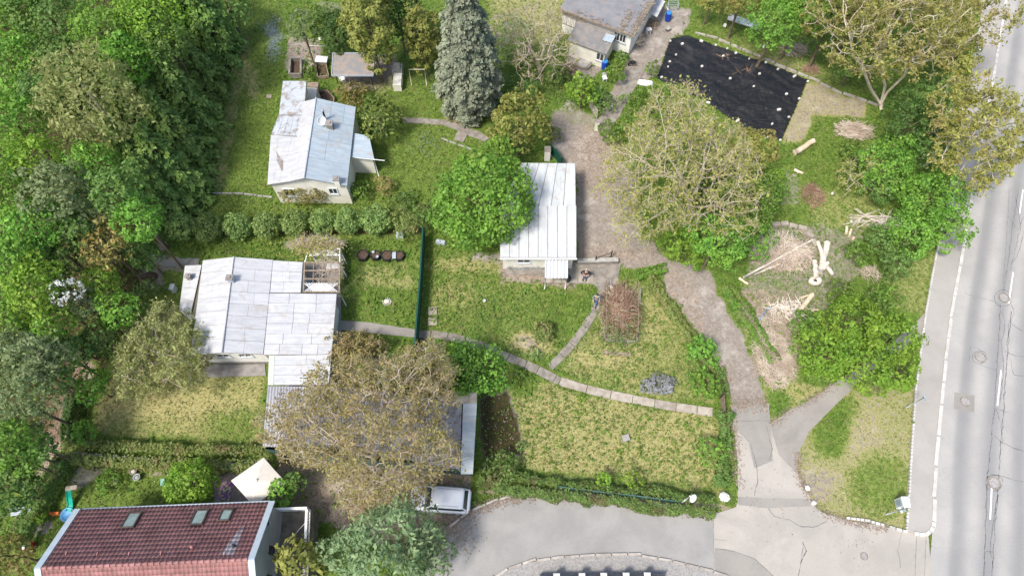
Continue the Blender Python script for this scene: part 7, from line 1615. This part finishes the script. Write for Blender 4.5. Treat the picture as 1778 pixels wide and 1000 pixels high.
tree('green_tree', 823, 640, 62, 2.4, 'maple', 'dense green bush-tree beside the curved garden path', rz=2.2, leaf=.14, rc=(.13, .26)); shrub(764, 620, 36, 'maple', 'green bush attached left of the dense bush-tree', h=1.5)
tree('pine', 680, 945, 82, 5.5, 'pine', 'big pale green pine with lumpy tufts at the bottom edge', rz=4.4, leaf=.12, aspect=2.6, spiky=True, tilt=.5, rc=(.13, .22), K=80, dens=1.0); tree('pine', 735, 960, 55, 3.5, 'pine', 'lower right crown of the pale green pine', rz=2.6, leaf=.12, aspect=2.6, spiky=True, tilt=.5, rc=(.16, .26), K=44); tree('pine', 610, 960, 50, 4.0, 'pine', 'lower left crown of the pale green pine', rz=2.8, leaf=.12, aspect=2.6, spiky=True, tilt=.5, rc=(.16, .26), K=44)
tree('cypress', 525, 975, 44, 3.4, 'thuja', 'yellow-green cypress left of the pale pine at the bottom edge', rz=3.2, leaf=.2, aspect=2, spiky=True, tilt=.4)
tree('round_tree', 331, 838, 46, 2.3, 'lime', 'small round bright tree beside the parasol patio', rz=1.9, leaf=.13, rc=(.14, .22), K=80, lump=.4, dens=1.9)
shrub(490, 858, 28, 'maple', 'bright green bush between parasol and raised terrace', h=1.8, leaf=.16); shrub(512, 838, 24, 'mid', 'mid-green bush under the left twigs of the big walnut', h=1.6); shrub(465, 795, 16, 'hedge', 'small green bush above the parasol tip', h=1.0)
# right side greens
GR = 'leafy green bushes of the right-hand plot'
for px, py, r, h, m_, lab in [(1305, 345, 60, 5, 'weeds', 'bright bush right of the bare walnut, big middle one'), (1245, 418, 56, 4.2, 'maple', 'bright bush below the bare walnut touching the driveway'), (1305, 262, 48, 5.5, 'walnut', 'yellowish bush at the upper right of the bare walnut'), (1185, 430, 40, 2.2, 'lime', 'yellow-green bush at the left of the driveway head'), (1335, 320, 36, 3, 'lime', 'bright small bush left of the white logs'), (1300, 410, 46, 2.6, 'maple', 'bright bush above the long poles'), (1225, 330, 45, 2.5, 'deep', 'darker bush beneath the bare walnut, upper'), (1265, 300, 36, 2.5, 'mid', 'green bush inside the bare walnut crown'),
    (1582, 212, 52, 3.5, 'deep', 'dense dark green tree right of the pale forked trunk'), (1610, 170, 45, 3.5, 'mid', 'green tree between dark tree and pavement'), (1540, 290, 56, 3.0, 'maple', 'green bush below the dense dark tree'), (1610, 260, 40, 2.6, 'mid', 'green bush below the leaning bronze trunk'), (1620, 345, 62, 3.2, 'maple', 'large bright bush beside the pavement, upper'), (1645, 400, 42, 2.6, 'maple', 'bright bush overhanging the pavement'), (1585, 405, 52, 2.6, 'maple', 'bright bush below the large one, beside the verge'), (1530, 330, 34, 1.8, 'mid', 'green bush behind the pale leafless shrub'), (1480, 265, 26, 1.2, 'weeds', 'low bright bush between lush grass and dead shrub'), (1555, 455, 34, 1.6, 'mid', 'green bush left of the dry verge'), (1490, 440, 26, 1.1, 'weeds', 'low green bush right of the felled trunk'), (1525, 420, 30, 1.4, 'mid', 'green bush right of the sawn logs'),
    (1480, 560, 55, 2.6, 'lime', 'upper middle lobe of the big yellow-green bush'), (1545, 590, 55, 2.8, 'lime', 'right lobe of the big yellow-green bush by the pavement'), (1430, 615, 52, 2.4, 'lime', 'left lobe of the big yellow-green bush'), (1495, 635, 58, 2.6, 'lime', 'lower middle lobe of the big yellow-green bush'), (1560, 645, 40, 2.2, 'lime', 'lower right lobe of the big yellow-green bush'), (1400, 570, 34, 1.6, 'weeds', 'bright bush left of the big yellow-green bush'), (1530, 520, 34, 1.6, 'weeds', 'loose bush above the big yellow-green bush'), (1460, 510, 28, 1.2, 'weeds', 'small bush above the left lobe'),
    (1345, 45, 55, 5, 'maple', 'green tree at the top edge above the black sheet'), (1395, 15, 50, 6, 'maple', 'green tree at the top edge left of the spreading walnut'), (1290, -5, 45, 5, 'olive', 'yellowish tree at the top edge above the shelter roof'), (1235, 0, 30, 3, 'walnut', 'small yellow-green tree at the top edge right of the barrel'), (1440, 50, 45, 5, 'deep', 'darker green tree under the left of the spreading walnut'), (1500, 10, 60, 6, 'olive', 'olive tree behind the spreading walnut top'), (1620, 20, 60, 5, 'walnut', 'olive tree behind the right of the spreading walnut'), (1660, 100, 42, 4, 'walnut', 'yellowish tree right of the spreading walnut'), (1480, 115, 36, 2.5, 'mid', 'low green bush left of the pale forked trunk')]:
    if h > 2: tree('leafy_bush', px, py, r, h, m_, lab, GR, leaf=.125, rz=min(r * mpp(py) * .9, h * .95), dens=1.15, zmin=-.3, rc=(.11, .23))
    else: shrub(px, py, r, m_, lab, GR, name='leafy_bush', h=h, leaf=.14)
# clipped bushes
NO = ['leftmost', 'second', 'third', 'fourth', 'fifth', 'sixth', 'seventh', 'eighth', 'ninth']
for i, (px, py, r) in enumerate([(314, 393, 28), (361, 395, 27), (412, 393, 28), (461, 392, 26), (511, 386, 27), (560, 385, 25), (603, 384, 25), (652, 382, 31)]):
    shrub(px, py, r * (.98 + .05 * math.sin(i * 2.3)), 'clipped', f'round clipped grey-green bush, {NO[i]} from the left in the row below the old house' if i else 'round clipped grey-green bush at the left end of the row below the old house', 'clipped bushes in a row', name='clipped_bush', h=1.25, leaf=.10, K=90, rc=(.16, .24), lump=.12, dens=2.6, zmin=-.8)
shrub(708, 388, 32, 'hedge', 'untidy brownish bush at the right end of the clipped row', name='clipped_bush', h=1.3, leaf=.10)
shrub(740, 375, 26, 'ivy', 'bush between clipped row and round lime tree', h=1.3)
shrub(943, 575, 21, 'hedge', 'small round clipped olive-green bush on the middle lawn', name='clipped_bush', h=.85, leaf=.075, K=70, rc=(.14, .22), lump=.2, dens=2.6, zmin=-.6); shrub(918, 620, 16, 'clipped', 'tuft of spiky grey-green leaves at the garden path', h=.25, leaf=.12, aspect=4, spiky=True) if False else None
shrub(927, 616, 15, 'clipped', 'tuft of spiky grey-green leaves above the garden path', name='spiky_plant', h=.3, leaf=.10, spiky=True, aspect=4)
shrub(1143, 668, 31, 'lavender', 'oval grey-purple lavender bush beside the slab path', name='lavender_bush', h=.45, leaf=.075, K=60, dens=1.8, rc=(.1, .18), warp=(1.1, .65), spiky=True, aspect=3)
shrub(668, 322, 20, 'brownleaf', 'round pinkish-brown bush right of the old house', h=.8, leaf=.08); shrub(625, 330, 22, 'weeds', 'loose green bush at the corner of the old house', h=.8); shrub(530, 338, 34, 'olive', 'olive-leaved bush in front of the old house wall', h=1.3, leaf=.11, warp=(1.3, .7)); shrub(700, 350, 26, 'mid', 'soft green bush above the end of the clipped row', h=.6)
shrub(520, 108, 0, 'weeds', 'x') if False else None
shrub(537, 122, 15, 'weeds', 'bright leafy clump between basin and cold frame', h=.7, warp=(.8, 1.6)); shrub(640, 180, 20, 'weeds', 'bright tuft above the round spiky yew', h=.5)
shrub(550, 25, 18, 'weeds', 'green bush at the top beside the silvery tree', h=1.0); shrub(945, 250, 0, 'ivy', 'x') if False else None
shrub(958, 235, 18, 'ivy', 'ivy at the right foot of the olive-bronze conifer', h=.9)
shrub(1220, 612, 33, 'maple', 'vivid green bush in the driveway hedge, upper one', h=1.2, leaf=.17, rc=(.2, .35)); shrub(1222, 668, 31, 'maple', 'vivid green bush in the driveway hedge, lower one', h=1.1, leaf=.16, rc=(.2, .35)); shrub(1235, 785, 30, 'maple', 'vivid loose bush in the hedge below the brown gate', h=.9, leaf=.15, rc=(.2, .35), dens=.7)
shrub(1047, 832, 15, 'lime', 'yellow-green sapling above the teal fence, left one', h=.9, leaf=.12); shrub(1098, 832, 18, 'lime', 'yellow-green sapling above the teal fence, right one', h=.9, leaf=.13, dens=.7); shrub(1008, 690, 9, 'lime', 'tiny yellow-green sapling below the slab path', h=.4, leaf=.1, dens=.6); shrub(905, 775, 11, 'clipped', 'small grey-green plant beside the dark earth bed', h=.3, leaf=.1)
shrub(870, 815, 36, 'ivy', 'dark green bush at the left end of the roadside hedge', h=1.0); shrub(900, 650, 16, 'weeds', 'green tuft right of the dense bush-tree', h=.5)
shrub(150, 752, 24, 'maple', 'bright bush where the two lower left hedges meet', h=1.2, leaf=.15); shrub(190, 835, 26, 'weeds', 'bright low bush in the lower left garden', h=.5); shrub(68, 900, 16, 'lime', 'small yellow-green bush beside the orange toy', h=.7); shrub(255, 522, 0, 'ivy', 'x') if False else None
shrub(255, 500, 22, 'clipped', 'grey-leaved plant beside the compost heap', h=.5)
# hedges
hedge('hedge', [(118, 788), (200, 792), (300, 797), (400, 800), (462, 800)], 1.9, 1.25, 'hedge', 'loose leafy hedge between the dry lawn and the lower left garden', seed=1, dens=.9)
hedge('hedge', [(128, 795), (95, 850), (66, 900), (42, 950)], 1.2, 1.4, 'ivy', 'dark diagonal hedge beside the children slide', seed=2)
hedge('hedge', [(140, 690), (132, 740), (128, 770)], .8, 1.4, 'deep', 'short dark hedge beside the brown strip', seed=12)
hedge('hedge', [(832, 828), (880, 840), (950, 850), (1020, 858), (1100, 866), (1180, 876), (1236, 882)], 1.5, .95, 'ivy', 'long low ivy hedge along the kerb of the side road', seed=3, wvar=.5, bump=.5, leaf=.10)
hedge('hedge', [(1128, 482), (1150, 520), (1190, 575), (1222, 620), (1240, 680)], 1.0, .55, 'hedge', 'low ivy hedge along the upper driveway', seed=4, wvar=.9, bump=.8, leaf=.10)
hedge('hedge', [(1257, 720), (1256, 780), (1250, 825), (1252, 848)], 1.0, .8, 'ivy', 'ivy hedge along the lower driveway below the gate', seed=5, wvar=.9, bump=.7, leaf=.10)
hedge('hedge', [(1248, 640), (1256, 690)], .7, .6, 'ivy', 'short piece of ivy hedge above the brown gate', seed=15, leaf=.10)
hedge('ground_ivy', [(1262, 500), (1290, 540), (1320, 590), (1345, 630)], 1.1, .4, 'weeds', 'strip of bright ivy along the right side of the driveway', seed=6, wvar=.6, bump=.5, cat='ivy')
hedge('ground_ivy', [(1105, 482), (1130, 474), (1155, 468)], .8, .6, 'weeds', 'bright ivy at the left head of the driveway', seed=7, cat='ivy')
hedge('ground_ivy', [(480, 900), (545, 890), (560, 870)], 1.0, .7, 'olive', 'olive ivy climbing at the corner of the raised terrace', seed=8, cat='ivy') if False else None
hedge('creeper', [(880, 458), (945, 460)], .5, .5, 'weeds', 'green creeper hanging over the rubble wall at the garage', seed=9, cat='creeper', leaf=.1)
hedge('creeper', [(595, 425), (597, 470), (594, 500)], .35, 1.0, 'hedge', 'thin creeper on the right side of the pergola', seed=10, cat='creeper', leaf=.09)

# ------------------------------------------------------------------ ground plants nobody could count
lawn = lambda c, n, b: np.clip(1 - c['dirt'] * 1.6, 0, 1) * np.clip(1 - c['rough'] * 1.3, 0, 1)
scatter('grass', 420000, .06, 'grass', lambda c, n, b: lawn(c, n, b) * np.clip(1.15 - c['dry'] * 1.25 + (n - .5) * .5, 0, 1), 1, (.01, .06), 3.0, tilt=.7)
scatter('dry_grass', 420000, .055, 'straw', lambda c, n, b: lawn(c, n, b) * np.clip(c['dry'] * 1.2 - .15 + (.5 - n) * .4, 0, 1) * .6, 2, (.01, .06), 3.2, tilt=.7)
scatter('weeds', 330000, .12, 'weeds', lambda c, n, b: np.clip(c['weed'] * 1.5 - .25 + (n - .5) * 2.2 * np.clip(c['weed'] * 2.2 - .2, .0, 1), 0, 1) * (1 - c['dirt'] * .8), 3, (.04, .3), 1.6, tilt=.5)
scatter('fallen_leaves', 260000, .08, 'litter', lambda c, n, b: np.clip(c['litter'] * 1.0 - .1 + (n - .5) * 1.6, 0, 1) * (c['litter'] > .15) * .6, 4, (.03, .05), 1.4, tilt=.25)
scatter('daisies', 90000, .05, 'blossom', lambda c, n, b: lawn(c, n, b) * np.clip((n - .55) * 4, 0, 1) * .10 * (c['dry'] < .5), 5, (.06, .1), 1.0, tilt=.2)
scatter('blue_flowers', 120000, .07, 'bluef', lambda c, n, b: np.clip(c['blue'] * 1.3 - .2 + (n - .5) * 1.5, 0, 1) * (c['blue'] > .1), 6, (.06, .14), 1.0, tilt=.3, region=(-40, 10, 25, 61))
for o in bpy.data.objects:
    if o.parent is None and o.type in ('MESH', 'EMPTY') and 'label' not in o and 'kind' not in o: print('UNTAGGED', o.name)

def kerb_litter(name, pts, spread, n, seed, z=.045, side=0.0, size=.07):
    rng = np.random.default_rng(seed); g = [np.array(G(*p))[:2] for p in pts]; L = np.array([np.linalg.norm(g[i + 1] - g[i]) for i in range(len(g) - 1)]); cum = np.concatenate([[0], np.cumsum(L)]); s = rng.uniform(0, cum[-1], n)
    s = s[rng.uniform(size=n) < np.clip(fbm(s * .6, s * 0 + seed, seed) * 2 - .4, .08, 1)]; i = np.clip(np.searchsorted(cum, s) - 1, 0, len(L) - 1); ga = np.array(g); q = ((s - cum[i]) / L[i])[:, None]; c_ = ga[i] * (1 - q) + ga[i + 1] * q
    dd = nrm(ga[i + 1] - ga[i]); sd_ = np.stack([-dd[:, 1], dd[:, 0]], 1); o = (rng.normal(size=len(s)) * spread + side)[:, None]; P = np.concatenate([c_ + sd_ * o, np.full((len(s), 1), z) + rng.uniform(0, .02, (len(s), 1))], 1)
    return tag(quads(name, leafquads(P, np.tile([0, 0, 1.], (len(P), 1)), size, rng, 1.5, .25), M['litter'], tint=rng.uniform(0, 1, len(P))), kind='stuff')
kerb_litter('fallen_leaves', [(780, 918), (814, 891), (851, 876), (889, 864), (948, 859), (1016, 864), (1084, 873), (1169, 882), (1237, 894)], .22, 4200, 71)
kerb_litter('fallen_leaves', [(1270, 704), (1276, 760), (1282, 860)], .25, 800, 72); kerb_litter('fallen_leaves', [(1270, 704), (1300, 703), (1333, 703)], .35, 700, 73)
kerb_litter('fallen_leaves', [(1338, 738), (1372, 712), (1410, 694), (1450, 666)], .18, 600, 74); kerb_litter('fallen_leaves', [(1385, 785), (1386, 822), (1398, 852), (1425, 888), (1470, 905), (1540, 917)], .18, 1100, 75)
kerb_litter('fallen_leaves', [(700, 940), (780, 925), (830, 900)], .9, 2600, 76); kerb_litter('fallen_leaves', [(1690, 130), (1668, 240), (1645, 350)], .5, 1300, 77, .13)
kerb_litter('fallen_leaves', [(1290, 870), (1400, 880), (1520, 940)], 1.5, 350, 78, .045, size=.05)
for k_, (a_, b_, n_) in enumerate((((1098, 60), (1128, 4), 420), ((1080, 52), (1095, 20), 180), ((1000, 20), (1060, 42), 60))):
    pa, pb = G(*a_, 3.02), G(*b_, 3.1); rng = np.random.default_rng(80 + k_); u_ = rng.uniform(0, 1, n_)[:, None]; P = np.array(pa) * (1 - u_) + np.array(pb) * u_ + rng.normal(size=(n_, 3)) * [.22, .22, 0]; P[:, 2] = 2.96 + (P[:, 1] - P[:, 1].min()) * .03 + .04
    tag(quads('roof_leaves', leafquads(P, np.tile([0, 0, 1.], (n_, 1)), .11, rng, 1.5, .3), M['litter'], tint=rng.uniform(0, .6, n_)), kind='stuff')
rng = np.random.default_rng(90); n_ = 2600; P = np.stack([rng.uniform(0, 1, n_), rng.uniform(0, 1, n_)], 1); P = np.array([tuple(G(480 + 320 * p[0], 675 + 120 * p[1], 2.62)) for p in P])
tag(quads('roof_leaves', leafquads(P, np.tile([0, 0, 1.], (n_, 1)), .10, rng, 1.5, .3), M['litter'], tint=rng.uniform(0, 1, n_)), kind='stuff')
